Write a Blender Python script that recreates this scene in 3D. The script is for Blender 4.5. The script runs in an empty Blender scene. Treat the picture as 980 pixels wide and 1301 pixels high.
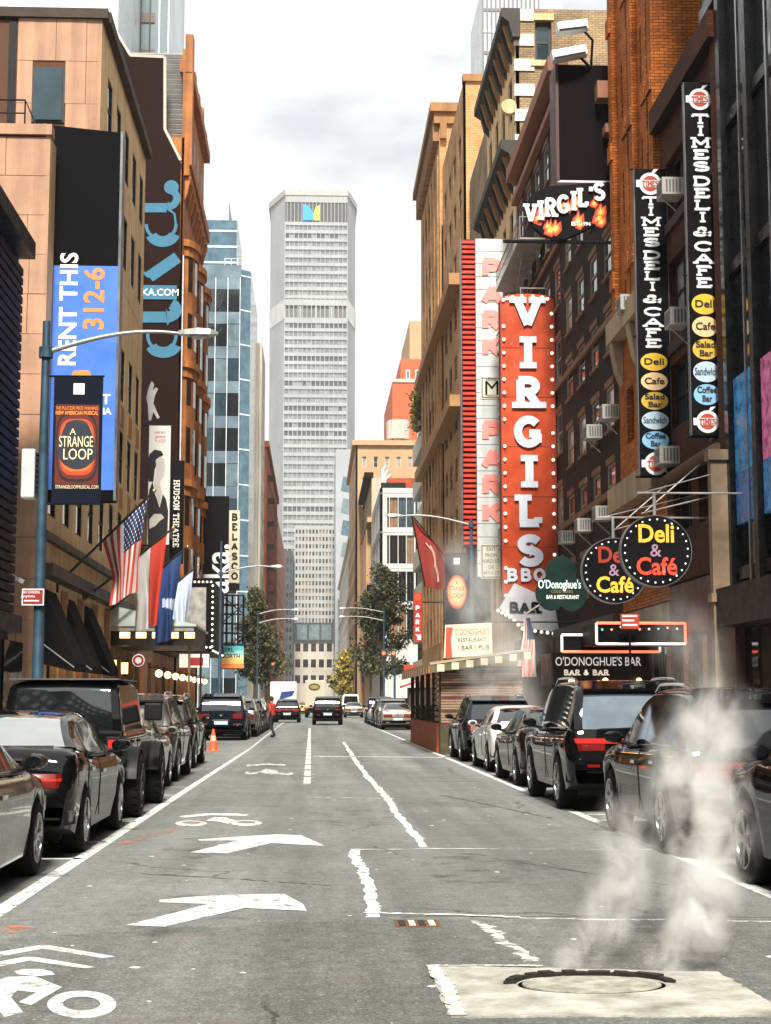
import bpy, bmesh, math, random
from mathutils import Vector, Matrix
random.seed(7)
rnd = random.uniform
PI = math.pi
R = math.radians
SC = bpy.context.scene
COL = SC.collection

# ------------------------------------------------------------------ camera
CAM_H, FPX, IW, IH = 1.57, 2000.0, 980.0, 1301.0
YAW, PITCH = math.atan(90 / FPX), math.atan(240 / FPX)
cd = bpy.data.cameras.new('camera')
cam = bpy.data.objects.new('camera', cd)
COL.objects.link(cam)
cam.location = (0, 0, CAM_H)
cam.rotation_euler = (PI / 2 + PITCH, 0, -YAW)
cd.sensor_fit = 'VERTICAL'
cd.sensor_height = 36
cd.lens = FPX / IH * 36
cd.clip_end = 6000
SC.camera = cam
RM = cam.rotation_euler.to_matrix()


def ray(px, py):
    return RM @ Vector(((px - IW / 2) / FPX, (IH / 2 - py) / FPX, -1))


def gnd(px, py, z=0.0):
    d = ray(px, py)
    t = (z - CAM_H) / d.z
    return (d.x * t, d.y * t)


HX, HY = 490, 650      # pixel row / column assumed where a caller gives only the other one


def aty(px, py, Y):
    px, py = px or HX, py or HY
    d = ray(px, py)
    t = Y / d.y
    return (d.x * t, CAM_H + d.z * t)          # X, Z


def atx(px, py, X):
    d = ray(px, py)
    t = X / d.x
    return (d.y * t, CAM_H + d.z * t)          # Y, Z


# ------------------------------------------------------------------ sky, sun, exposure
SUN_EL, SUN_AZ = 49, 181.5       # azimuth measured from +Y clockwise: behind the camera, to the right
w = bpy.data.worlds.new('World')
SC.world = w
w.use_nodes = True
nt = w.node_tree
nt.nodes.clear()
N = nt.nodes.new
out = N('ShaderNodeOutputWorld')
bg = N('ShaderNodeBackground')
sky = N('ShaderNodeTexSky')
sky.sky_type = 'NISHITA'
sky.sun_disc = False
sky.sun_elevation = R(SUN_EL)
sky.sun_rotation = R(SUN_AZ)
sky.dust_density = 3.0
bg.inputs[1].default_value = 0.058
tc = N('ShaderNodeTexCoord')
mp = N('ShaderNodeMapping')
mp.inputs['Scale'].default_value = (1, 1, 2.6)
mp.inputs['Location'].default_value = (11 * 1.37, 11 * .61, 11 * .29)
no = N('ShaderNodeTexNoise')
no.inputs['Scale'].default_value = 3.4
no.inputs['Detail'].default_value = 9
no.inputs['Roughness'].default_value = 0.55
cr = N('ShaderNodeValToRGB')
cr.color_ramp.elements[0].position = 0.32
cr.color_ramp.elements[0].color = (0.58, 0.58, 0.58, 1)
cr.color_ramp.elements[1].position = 0.44
cr.color_ramp.elements[1].color = (1.0, 1.0, 1.0, 1)
cl = N('ShaderNodeMix')
cl.data_type = 'RGBA'
cl.inputs[7].default_value = (10.6, 10.85, 10.7, 1)
L = nt.links.new
L(tc.outputs['Generated'], mp.inputs['Vector'])
L(mp.outputs[0], no.inputs['Vector'])
L(no.outputs['Fac'], cr.inputs['Fac'])
L(cr.outputs[0], cl.inputs[0])
L(sky.outputs[0], cl.inputs[6])
L(cl.outputs[2], bg.inputs[0])
L(bg.outputs[0], out.inputs[0])

sd = bpy.data.lights.new('sun', 'SUN')
sd.energy = 5.0
sd.angle = R(9)
sd.color = (1.0, 0.93, 0.83)
sun = bpy.data.objects.new('sun', sd)
COL.objects.link(sun)
sv = Vector((math.sin(R(SUN_AZ)) * math.cos(R(SUN_EL)), math.cos(R(SUN_AZ)) * math.cos(R(SUN_EL)), math.sin(R(SUN_EL))))
sun.rotation_euler = sv.to_track_quat('Z', 'Y').to_euler()
sun.location = (20, -30, 60)

SC.view_settings.view_transform = 'Standard'
SC.view_settings.look = 'None'
SC.view_settings.gamma = 1
SC.view_settings.use_curve_mapping = False
SC.view_settings.exposure = 0.75
SC.cycles.use_denoising = True
SC.cycles.max_bounces = 6
SC.cycles.diffuse_bounces = 3
SC.cycles.glossy_bounces = 3
SC.cycles.transmission_bounces = 4
SC.cycles.transparent_max_bounces = 12
SC.cycles.volume_bounces = 3
SC.cycles.volume_step_rate = 2.0
SC.cycles.sample_clamp_indirect = 8

# ------------------------------------------------------------------ materials
MATS = {}


def s2l(h, k=1.0):
    h = h.lstrip('#')
    o = []
    for i in (0, 2, 4):
        c = int(h[i:i + 2], 16) / 255
        o.append((c / 12.92 if c <= .04045 else ((c + .055) / 1.055) ** 2.4) * k)
    return tuple(o)


def mat(name, col, rough=.6, metal=0., var=.18, scale=1.5, bump=.0, bscale=40., spec=.5, coat=0., emit=0., world=True, trans=0., alpha=1., dirt=0., streak=0.):
    if name in MATS:
        return MATS[name]
    m = bpy.data.materials.new(name)
    MATS[name] = m
    m.use_nodes = True
    t = m.node_tree
    p = t.nodes['Principled BSDF']
    if isinstance(col, str):
        col = s2l(col)
    p.inputs['Roughness'].default_value = rough
    p.inputs['Metallic'].default_value = metal
    p.inputs['Specular IOR Level'].default_value = spec
    p.inputs['Coat Weight'].default_value = coat
    p.inputs['Coat Roughness'].default_value = .03
    p.inputs['Transmission Weight'].default_value = trans
    p.inputs['Alpha'].default_value = alpha
    p.inputs['Base Color'].default_value = (*col, 1)
    if emit:
        p.inputs['Emission Color'].default_value = (*col, 1)
        p.inputs['Emission Strength'].default_value = emit
    if world:
        g = t.nodes.new('ShaderNodeNewGeometry').outputs['Position']
    else:
        g = t.nodes.new('ShaderNodeTexCoord').outputs['Object']
    if var or dirt or streak:
        n1 = t.nodes.new('ShaderNodeTexNoise')
        n1.inputs['Scale'].default_value = scale
        n1.inputs['Detail'].default_value = 7
        n1.inputs['Roughness'].default_value = .62
        t.links.new(g, n1.inputs['Vector'])
        mr = t.nodes.new('ShaderNodeMapRange')
        mr.inputs[1].default_value, mr.inputs[2].default_value = .3, .7
        mr.inputs[3].default_value, mr.inputs[4].default_value = 1 - var, 1 + var
        t.links.new(n1.outputs[0], mr.inputs[0])
        hs = t.nodes.new('ShaderNodeHueSaturation')
        hs.inputs['Color'].default_value = (*col, 1)
        t.links.new(mr.outputs[0], hs.inputs['Value'])
        src = hs.outputs[0]
        if streak:      # vertical rain streaks / soot with a shape of their own
            mpn = t.nodes.new('ShaderNodeMapping')
            mpn.inputs['Scale'].default_value = (1.6, 1.6, .09)
            t.links.new(g, mpn.inputs[0])
            n3 = t.nodes.new('ShaderNodeTexNoise')
            n3.inputs['Scale'].default_value = 1.3
            n3.inputs['Detail'].default_value = 6
            t.links.new(mpn.outputs[0], n3.inputs['Vector'])
            m3 = t.nodes.new('ShaderNodeMapRange')
            m3.inputs[1].default_value, m3.inputs[2].default_value = .42, .68
            m3.inputs[3].default_value, m3.inputs[4].default_value = 0, streak
            t.links.new(n3.outputs[0], m3.inputs[0])
            mx = t.nodes.new('ShaderNodeMix')
            mx.data_type = 'RGBA'
            mx.inputs[7].default_value = (*[c * .25 for c in col], 1)
            t.links.new(m3.outputs[0], mx.inputs[0])
            t.links.new(src, mx.inputs[6])
            src = mx.outputs[2]
        t.links.new(src, p.inputs['Base Color'])
        if rough > .12:
            mr2 = t.nodes.new('ShaderNodeMapRange')
            mr2.inputs[1].default_value, mr2.inputs[2].default_value = .3, .7
            mr2.inputs[3].default_value, mr2.inputs[4].default_value = max(.02, rough - .12), min(1, rough + .12)
            t.links.new(n1.outputs[0], mr2.inputs[0])
            t.links.new(mr2.outputs[0], p.inputs['Roughness'])
    if bump:
        n2 = t.nodes.new('ShaderNodeTexNoise')
        n2.inputs['Scale'].default_value = bscale
        n2.inputs['Detail'].default_value = 4
        t.links.new(g, n2.inputs['Vector'])
        b = t.nodes.new('ShaderNodeBump')
        b.inputs['Strength'].default_value = bump
        b.inputs['Distance'].default_value = .02
        t.links.new(n2.outputs[0], b.inputs['Height'])
        t.links.new(b.outputs[0], p.inputs['Normal'])
    return m


def brick(name, c1, c2, mortar, sc=1.0, rough=.85, streak=.0):
    if name in MATS:
        return MATS[name]
    m = bpy.data.materials.new(name)
    MATS[name] = m
    m.use_nodes = True
    t = m.node_tree
    p = t.nodes['Principled BSDF']
    p.inputs['Roughness'].default_value = rough
    p.inputs['Specular IOR Level'].default_value = .25
    g = t.nodes.new('ShaderNodeNewGeometry')
    sx = t.nodes.new('ShaderNodeSeparateXYZ')
    ad = t.nodes.new('ShaderNodeMath')
    cb = t.nodes.new('ShaderNodeCombineXYZ')
    t.links.new(g.outputs['Position'], sx.inputs[0])
    t.links.new(sx.outputs[0], ad.inputs[0])
    t.links.new(sx.outputs[1], ad.inputs[1])
    t.links.new(ad.outputs[0], cb.inputs[0])
    t.links.new(sx.outputs[2], cb.inputs[1])
    bt = t.nodes.new('ShaderNodeTexBrick')
    bt.inputs['Scale'].default_value = 1
    bt.inputs['Brick Width'].default_value = .22 * sc
    bt.inputs['Row Height'].default_value = .075 * sc
    bt.inputs['Mortar Size'].default_value = .008 * sc
    bt.inputs['Color1'].default_value = (*s2l(c1), 1)
    bt.inputs['Color2'].default_value = (*s2l(c2), 1)
    bt.inputs['Mortar'].default_value = (*s2l(mortar), 1)
    t.links.new(cb.outputs[0], bt.inputs['Vector'])
    n1 = t.nodes.new('ShaderNodeTexNoise')
    n1.inputs['Scale'].default_value = .45
    n1.inputs['Detail'].default_value = 8
    n1.inputs['Roughness'].default_value = .65
    t.links.new(g.outputs['Position'], n1.inputs['Vector'])
    mr = t.nodes.new('ShaderNodeMapRange')
    mr.inputs[1].default_value, mr.inputs[2].default_value = .3, .7
    mr.inputs[3].default_value, mr.inputs[4].default_value = .55, 1.4
    t.links.new(n1.outputs[0], mr.inputs[0])
    hs = t.nodes.new('ShaderNodeHueSaturation')
    t.links.new(bt.outputs['Color'], hs.inputs['Color'])
    t.links.new(mr.outputs[0], hs.inputs['Value'])
    t.links.new(hs.outputs[0], p.inputs['Base Color'])
    b = t.nodes.new('ShaderNodeBump')
    b.inputs['Strength'].default_value = .6
    b.inputs['Distance'].default_value = .01
    t.links.new(bt.outputs['Fac'], b.inputs['Height'])
    b.invert = True
    t.links.new(b.outputs[0], p.inputs['Normal'])
    return m


def pane_mat(name, col, rough=.06, spec=.9, wave=.15):
    """window glass over a dark room: glossy, slightly wavy"""
    if name in MATS:
        return MATS[name]
    m = mat(name, col, rough=rough, spec=spec, var=.35, scale=.8)
    t = m.node_tree
    p = t.nodes['Principled BSDF']
    g = t.nodes.new('ShaderNodeNewGeometry')
    n2 = t.nodes.new('ShaderNodeTexNoise')
    n2.inputs['Scale'].default_value = .9
    n2.inputs['Detail'].default_value = 1
    t.links.new(g.outputs['Position'], n2.inputs['Vector'])
    b = t.nodes.new('ShaderNodeBump')
    b.inputs['Strength'].default_value = wave
    b.inputs['Distance'].default_value = .08
    t.links.new(n2.outputs[0], b.inputs['Height'])
    t.links.new(b.outputs[0], p.inputs['Normal'])
    return m


def paint(name, col, metal=.0, rough=.4, spec=.0):
    return mat(name, col, rough=rough, metal=metal, var=.06, scale=2, coat=1.0, spec=spec, world=False)


# ------------------------------------------------------------------ mesh helpers
W0 = {}


def put(o, parent=None, loc=(0, 0, 0)):
    COL.objects.link(o)
    loc = Vector(loc)
    if parent is not None:
        o.parent = parent
        o.location = loc - W0.get(parent.name, Vector())
    else:
        o.location = loc
    W0[o.name] = loc
    return o


def tag(o, label, cat, group=None, kind=None):
    if label:
        o['label'] = label
    if cat:
        o['category'] = cat
    if group:
        o['group'] = group
    if kind:
        o['kind'] = kind
    return o


def thing(name, label, cat, loc=(0, 0, 0), group=None, rz=0.):
    o = bpy.data.objects.new(name, None)
    o.empty_display_size = .3
    put(o, None, loc)
    o.rotation_euler = (0, 0, rz)
    return tag(o, label, cat, group)


class MB:
    def __init__(s):
        s.v, s.f, s.m = [], [], []

    def add(s, vs, fs, mi=0):
        b = len(s.v)
        s.v += [tuple(v) for v in vs]
        s.f += [tuple(b + i for i in f) for f in fs]
        s.m += [mi] * len(fs)
        return s

    def box(s, x0, x1, y0, y1, z0, z1, mi=0):
        return s.add([(x0, y0, z0), (x1, y0, z0), (x1, y1, z0), (x0, y1, z0), (x0, y0, z1), (x1, y0, z1), (x1, y1, z1), (x0, y1, z1)],
                     [(0, 3, 2, 1), (4, 5, 6, 7), (0, 1, 5, 4), (1, 2, 6, 5), (2, 3, 7, 6), (3, 0, 4, 7)], mi)

    def obox(s, c, size, M=None, mi=0):
        """box of given size about centre c, turned by matrix M"""
        hx, hy, hz = [k / 2 for k in size]
        vs = [Vector(q) for q in ((-hx, -hy, -hz), (hx, -hy, -hz), (hx, hy, -hz), (-hx, hy, -hz), (-hx, -hy, hz), (hx, -hy, hz), (hx, hy, hz), (-hx, hy, hz))]
        if M is not None:
            vs = [M @ q for q in vs]
        c = Vector(c)
        return s.add([q + c for q in vs], [(0, 3, 2, 1), (4, 5, 6, 7), (0, 1, 5, 4), (1, 2, 6, 5), (2, 3, 7, 6), (3, 0, 4, 7)], mi)

    def prism(s, poly, ax, a, b, mi=0):
        def q(u, v, d):
            return (d, u, v) if ax == 'x' else ((u, d, v) if ax == 'y' else (u, v, d))
        n = len(poly)
        vs = [q(u, v, a) for u, v in poly] + [q(u, v, b) for u, v in poly]
        fs = [tuple(range(n)), tuple(range(2 * n - 1, n - 1, -1))] + [(i, (i + 1) % n, n + (i + 1) % n, n + i) for i in range(n)]
        return s.add(vs, fs, mi)

    def flat(s, poly, z, mi=0):
        return s.add([(x, y, z) for x, y in poly], [tuple(range(len(poly)))], mi)

    def tube(s, pts, r, n=8, mi=0, cap=True):
        pts = [Vector(p) for p in pts]
        rs = r if isinstance(r, (list, tuple)) else [r] * len(pts)
        vs, fs = [], []
        up = None
        for i, p in enumerate(pts):
            d = (pts[min(i + 1, len(pts) - 1)] - pts[max(i - 1, 0)])
            d = d.normalized() if d.length > 1e-9 else Vector((0, 0, 1))
            if up is None:
                up = d.orthogonal().normalized()
            up = (up - d * up.dot(d))
            up = up.normalized() if up.length > 1e-6 else d.orthogonal().normalized()
            sd_ = d.cross(up)
            for k in range(n):
                a = 2 * PI * k / n
                vs.append(p + (up * math.cos(a) + sd_ * math.sin(a)) * rs[i])
        for i in range(len(pts) - 1):
            for k in range(n):
                fs.append((i * n + k, i * n + (k + 1) % n, (i + 1) * n + (k + 1) % n, (i + 1) * n + k))
        if cap:
            fs.append(tuple(range(n - 1, -1, -1)))
            fs.append(tuple((len(pts) - 1) * n + k for k in range(n)))
        return s.add(vs, fs, mi)

    def lathe(s, prof, c=(0, 0, 0), ax='z', n=24, mi=0, close=False):
        vs, fs = [], []
        for r, h in prof:
            for k in range(n):
                a = 2 * PI * k / n
                u, v = r * math.cos(a), r * math.sin(a)
                q = (u, v, h) if ax == 'z' else ((h, u, v) if ax == 'x' else (u, h, v))
                vs.append((q[0] + c[0], q[1] + c[1], q[2] + c[2]))
        m = len(prof)
        for i in range(m if close else m - 1):
            j = (i + 1) % m
            for k in range(n):
                fs.append((i * n + k, i * n + (k + 1) % n, j * n + (k + 1) % n, j * n + k))
        return s.add(vs, fs, mi)

    def disc(s, c, r, ax='y', n=24, mi=0, rz=None):
        rz = rz or r
        vs = []
        for k in range(n):
            a = 2 * PI * k / n
            u, v = r * math.cos(a), rz * math.sin(a)
            vs.append((c[0] + u, c[1], c[2] + v) if ax == 'y' else ((c[0] + u, c[1] + v, c[2]) if ax == 'z' else (c[0], c[1] + u, c[2] + v)))
        return s.add(vs, [tuple(range(n))], mi)

    def sphere(s, c, r, n=8, m=6, mi=0):
        rr = r if isinstance(r, (tuple, list)) else (r, r, r)
        vs, fs = [], []
        for i in range(1, m):
            t = PI * i / m
            for k in range(n):
                a = 2 * PI * k / n
                vs.append((c[0] + rr[0] * math.sin(t) * math.cos(a), c[1] + rr[1] * math.sin(t) * math.sin(a), c[2] + rr[2] * math.cos(t)))
        vs.append((c[0], c[1], c[2] + rr[2]))
        vs.append((c[0], c[1], c[2] - rr[2]))
        a, b = len(vs) - 2, len(vs) - 1
        for i in range(m - 2):
            for k in range(n):
                fs.append((i * n + k, (i + 1) * n + k, (i + 1) * n + (k + 1) % n, i * n + (k + 1) % n))
        for k in range(n):
            fs.append((a, k, (k + 1) % n))
            fs.append((b, (m - 2) * n + (k + 1) % n, (m - 2) * n + k))
        return s.add(vs, fs, mi)

    def grid(s, fn, nu, nv, mi=0):
        vs = [fn(i / nu, j / nv) for j in range(nv + 1) for i in range(nu + 1)]
        b = len(s.v)
        s.v += [tuple(v) for v in vs]
        for j in range(nv):
            for i in range(nu):
                s.f.append((b + j * (nu + 1) + i, b + j * (nu + 1) + i + 1, b + (j + 1) * (nu + 1) + i + 1, b + (j + 1) * (nu + 1) + i))
                s.m.append(mi((i + .5) / nu, (j + .5) / nv) if callable(mi) else mi)
        return s

    def mesh(s, name, mats, smooth=None, fix=True, bevel=0):
        me = bpy.data.meshes.new(name)
        me.from_pydata(s.v, [], s.f)
        for m in (mats if isinstance(mats, (list, tuple)) else [mats]):
            me.materials.append(m)
        if any(s.m):
            me.polygons.foreach_set('material_index', s.m)
        if fix or bevel:
            bm = bmesh.new()
            bm.from_mesh(me)
            if bevel:
                bmesh.ops.remove_doubles(bm, verts=bm.verts, dist=1e-5)
                bmesh.ops.bevel(bm, geom=[e for e in bm.edges if len(e.link_faces) == 2 and e.calc_face_angle(0) > .6], offset=bevel, segments=2, profile=.6, affect='EDGES', clamp_overlap=True)
            bmesh.ops.recalc_face_normals(bm, faces=bm.faces)
            bm.to_mesh(me)
            bm.free()
        if smooth:
            me.polygons.foreach_set('use_smooth', [True] * len(me.polygons))
            me.set_sharp_from_angle(angle=R(smooth))
        me.update()
        return me

    def build(s, name, mats, parent=None, smooth=None, loc=(0, 0, 0), fix=True, bevel=0):
        o = bpy.data.objects.new(name, s.mesh(name, mats, smooth, fix, bevel))
        return put(o, parent, loc)


def inst(name, me, parent, loc, scale=None, rot=None):
    o = bpy.data.objects.new(name, me)
    put(o, parent, loc)
    if scale:
        o.scale = scale
    if rot:
        o.rotation_euler = rot
    return o


def struct(o):
    o['kind'] = 'structure'
    return o


# ------------------------------------------------------------------ lettering
def arc(cx, cy, rx, ry, a0, a1, n=9):
    return [(cx + rx * math.cos(R(a0 + (a1 - a0) * i / n)), cy + ry * math.sin(R(a0 + (a1 - a0) * i / n))) for i in range(n + 1)]


GL = {
    'V': (.86, [[(.1, 1), (.43, 0)], [(.76, 1), (.43, 0)]], [(.1, 1), (.76, 1)]),
    'I': (.46, [[(.23, 0), (.23, 1)]], [(.23, 0), (.23, 1)]),
    'R': (.86, [[(.16, 0), (.16, 1)], [(.1, 1)] + arc(.44, .75, .24, .25, 90, -90) + [(.16, .5)], [(.42, .5), (.7, 0)]], [(.16, 0), (.74, 0)]),
    'G': (.9, [arc(.44, .5, .36, .5, 42, 330, 18), [(.46, .42), (.84, .42)], [(.74, .42), (.74, .04)]], []),
    'L': (.76, [[(.16, 0), (.16, 1)], [(.04, 0), (.68, 0)], [(.66, 0), (.66, .24)]], [(.16, 1)]),
    'S': (.78, [arc(.39, .755, .29, .245, 25, 270, 12) + arc(.39, .255, .3, .255, 90, -155, 12)], []),
    'P': (.8, [[(.16, 0), (.16, 1)], [(.1, 1)] + arc(.44, .73, .26, .27, 90, -90) + [(.16, .46)]], [(.16, 0)]),
    'A': (.9, [[(.1, 0), (.45, 1)], [(.8, 0), (.45, 1)], [(.25, .32), (.65, .32)]], [(.1, 0), (.8, 0)]),
    'K': (.9, [[(.16, 0), (.16, 1)], [(.2, .42), (.72, 1)], [(.36, .6), (.76, 0)]], [(.16, 0), (.16, 1), (.74, 1), (.78, 0)]),
    'B': (.82, [[(.16, 0), (.16, 1)], [(.06, 1)] + arc(.44, .765, .22, .235, 90, -90) + [(.16, .53)], [(.16, .53)] + arc(.46, .265, .26, .265, 90, -90) + [(.06, 0)]], []),
    'Q': (.9, [arc(.43, .5, .35, .5, 0, 360, 22), [(.5, .25), (.8, -.06)]], []),
    'O': (.88, [arc(.44, .5, .35, .5, 0, 360, 22)], []),
    'C': (.84, [arc(.44, .5, .36, .5, 42, 318, 18), [(.72, .98), (.72, .68)]], []),
    'D': (.86, [[(.16, 0), (.16, 1)], [(.06, 1)] + arc(.4, .5, .34, .5, 90, -90, 12) + [(.06, 0)]], []),
    'E': (.76, [[(.16, 0), (.16, 1)], [(.04, 1), (.66, 1)], [(.04, 0), (.68, 0)], [(.16, .52), (.5, .52)], [(.65, 1), (.65, .78)], [(.67, 0), (.67, .24)]], []),
    'F': (.74, [[(.16, 0), (.16, 1)], [(.04, 1), (.66, 1)], [(.16, .52), (.5, .52)], [(.65, 1), (.65, .78)]], [(.16, 0)]),
    'T': (.84, [[(.42, 0), (.42, 1)], [(.08, 1), (.76, 1)], [(.09, 1), (.09, .74)], [(.75, 1), (.75, .74)]], [(.42, 0)]),
    'M': (1.02, [[(.16, 0), (.16, 1)], [(.86, 0), (.86, 1)], [(.16, 1), (.51, .28)], [(.86, 1), (.51, .28)]], [(.16, 0), (.86, 0), (.12, 1), (.9, 1)]),
    'N': (.9, [[(.16, 0), (.16, 1)], [(.74, 0), (.74, 1)], [(.16, 1), (.74, 0)]], [(.16, 0), (.74, 1), (.12, 1)]),
    'H': (.9, [[(.16, 0), (.16, 1)], [(.74, 0), (.74, 1)], [(.16, .5), (.74, .5)]], [(.16, 0), (.74, 0), (.16, 1), (.74, 1)]),
    'U': (.9, [[(.14, 1), (.14, .36)] + arc(.45, .36, .31, .36, 180, 360, 10) + [(.76, 1)]], [(.14, 1), (.76, 1)]),
    '&': (.92, [[(.8, 0), (.3, .66)] + arc(.42, .82, .15, .18, 200, -60, 10) + [(.2, .4)] + arc(.34, .24, .26, .24, 150, 330, 8) + [(.82, .48)]], []),
    "'": (.3, [[(.15, 1), (.12, .72)]], []),
    '.': (.3, [[(.12, .04), (.18, .04)]], []),
    ' ': (.4, [], []),
}


def stroke(mb, pts, t, y0, y1, mi=0):
    n = len(pts)
    closed = n > 3 and abs(pts[0][0] - pts[-1][0]) < 1e-6 and abs(pts[0][1] - pts[-1][1]) < 1e-6
    Lp, Rp = [], []
    for i in range(n):
        a = pts[i - 1] if i else (pts[-2] if closed else pts[0])
        c = pts[i + 1] if i < n - 1 else (pts[1] if closed else pts[-1])
        dx, dy = c[0] - a[0], c[1] - a[1]
        d = math.hypot(dx, dy) or 1
        nx, ny = -dy / d * t / 2, dx / d * t / 2
        k = 1.0
        if 0 < i < n - 1:
            e = (pts[i][0] - a[0], pts[i][1] - a[1])
            el = math.hypot(*e) or 1
            k = min(1.6, 1 / max(.5, (e[0] * dx + e[1] * dy) / (el * d)))
        Lp.append((pts[i][0] + nx * k, pts[i][1] + ny * k))
        Rp.append((pts[i][0] - nx * k, pts[i][1] - ny * k))
    vs, fs = [], []
    for p, q in zip(Lp, Rp):
        vs += [(p[0], y0, p[1]), (q[0], y0, q[1]), (p[0], y1, p[1]), (q[0], y1, q[1])]
    for i in range(n - 1):
        b, c = 4 * i, 4 * i + 4
        fs += [(b, b + 1, c + 1, c), (b + 2, c + 2, c + 3, b + 3), (b, c, c + 2, b + 2), (b + 1, b + 3, c + 3, c + 1)]
    if not closed:
        fs += [(0, 2, 3, 1), (4 * n - 4, 4 * n - 3, 4 * n - 1, 4 * n - 2)]
    mb.add(vs, fs, mi)


def glyph(mb, ch, x, z, h, y, depth, t=.2, sx=1., serif=True, mi=0):
    """one slab letter, left edge x, base z, standing proud of plane y towards -y"""
    w_, sts, ser = GL[ch]
    k = 0
    for st in sts:
        P = [(x + (q[0] * sx) * h, z + (t / 2 + q[1] * (1 - t)) * h) for q in st]
        stroke(mb, P, t * h, y, y - depth - .0012 * k, mi)
        k += 1
    if serif:
        for (u, v) in ser:
            c = x + u * sx * h
            zz = z if v < .5 else z + h * (1 - t * .75)
            mb.box(c - t * 1.05 * h * min(1, sx + .1), c + t * 1.05 * h * min(1, sx + .1), y - depth - .0012 * k, y, zz, zz + t * .75 * h, mi)
            k += 1
    return w_ * sx * h


def slab(mb, txt, x, z, h, y, depth, t=.2, sx=1., serif=True, gap=.04, centre=False, rise=0., mi=0):
    tot = sum(GL[c][0] * sx * h + gap * h for c in txt)
    if centre:
        x -= tot / 2
    for c in txt:
        x += glyph(mb, c, x, z, h, y, depth, t, sx, serif, mi) + gap * h
        z += rise * h
    return tot


def ftext(s, x, z, size, y, m, parent, name='lettering', align='CENTER', depth=.008, bold=.0, rot=0., sx=1., face='-y', shear=0., fit=None):
    """flat lettering with the built-in face, on a plane y = const, read from -y (or on x = const, face '+x' / '-x')"""
    cu = bpy.data.curves.new('lettering', 'FONT')
    cu.body = s
    cu.size = size
    cu.align_x = align
    cu.align_y = 'CENTER'
    cu.offset = bold
    cu.extrude = 0
    cu.shear = shear
    cu.resolution_u = 3
    ob = bpy.data.objects.new('tmp', cu)
    me = bpy.data.meshes.new_from_object(ob)
    bpy.data.objects.remove(ob)
    bpy.data.curves.remove(cu)
    if fit and len(me.vertices):
        xs = [v.co.x for v in me.vertices]
        sx = fit / max(1e-6, max(xs) - min(xs))
    c_, s_ = math.cos(rot), math.sin(rot)
    for v in me.vertices:
        u, q = v.co.x * sx, v.co.y
        u, q = u * c_ - q * s_, u * s_ + q * c_
        if face == '-y':
            v.co = (x + u, y - depth, z + q)
        elif face == '-x':
            v.co = (y - depth, x - u, z + q)
        else:
            v.co = (y + depth, x + u, z + q)
    me.materials.append(m)
    return put(bpy.data.objects.new(name, me), parent)


# ------------------------------------------------------------------ wall with window openings
def frame_T(ax, pl):
    if ax == '+x':
        return lambda u, v, d: (pl + d, u, v)
    if ax == '-x':
        return lambda u, v, d: (pl - d, u, v)
    return lambda u, v, d: (u, pl - d, v)


def tbox(mb, T, u0, u1, v0, v1, d0, d1, mi=0):
    a, b = T(u0, v0, d0), T(u1, v1, d1)
    lo = [min(p, q) for p, q in zip(a, b)]
    hi = [max(p, q) for p, q in zip(a, b)]
    return mb.box(lo[0], hi[0], lo[1], hi[1], lo[2], hi[2], mi)


def wall_holes(T, u0, u1, v0, v1, us, vs, th):
    """wall sheet between d=0 and -th with rectangular holes us x vs"""
    mb = MB()
    gu = [u0] + [k for a, b in us for k in (a, b)] + [u1]
    gv = [v0] + [k for a, b in vs for k in (a, b)] + [v1]
    for i in range(len(gu) - 1):
        for j in range(len(gv) - 1):
            a, b, c, d = gu[i], gu[i + 1], gv[j], gv[j + 1]
            if i % 2 and j % 2:
                mb.add([T(a, c, 0), T(b, c, 0), T(b, d, 0), T(a, d, 0), T(a, c, -th), T(b, c, -th), T(b, d, -th), T(a, d, -th)],
                       [(0, 1, 5, 4), (1, 2, 6, 5), (2, 3, 7, 6), (3, 0, 4, 7)])
            elif b - a > 1e-4 and d - c > 1e-4:
                mb.add([T(a, c, 0), T(b, c, 0), T(b, d, 0), T(a, d, 0)], [(0, 1, 2, 3)])
    mb.add([T(u0, v0, 0), T(u1, v0, 0), T(u1, v1, 0), T(u0, v1, 0), T(u0, v0, -th), T(u1, v0, -th), T(u1, v1, -th), T(u0, v1, -th)],
           [(0, 1, 5, 4), (1, 2, 6, 5), (2, 3, 7, 6), (3, 0, 4, 7)])
    return mb


def spans(a, b, n, frac, off=0.):
    p = (b - a) / n
    return [(a + p * (i + .5 + off - frac / 2), a + p * (i + .5 + off + frac / 2)) for i in range(n)]


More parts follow.
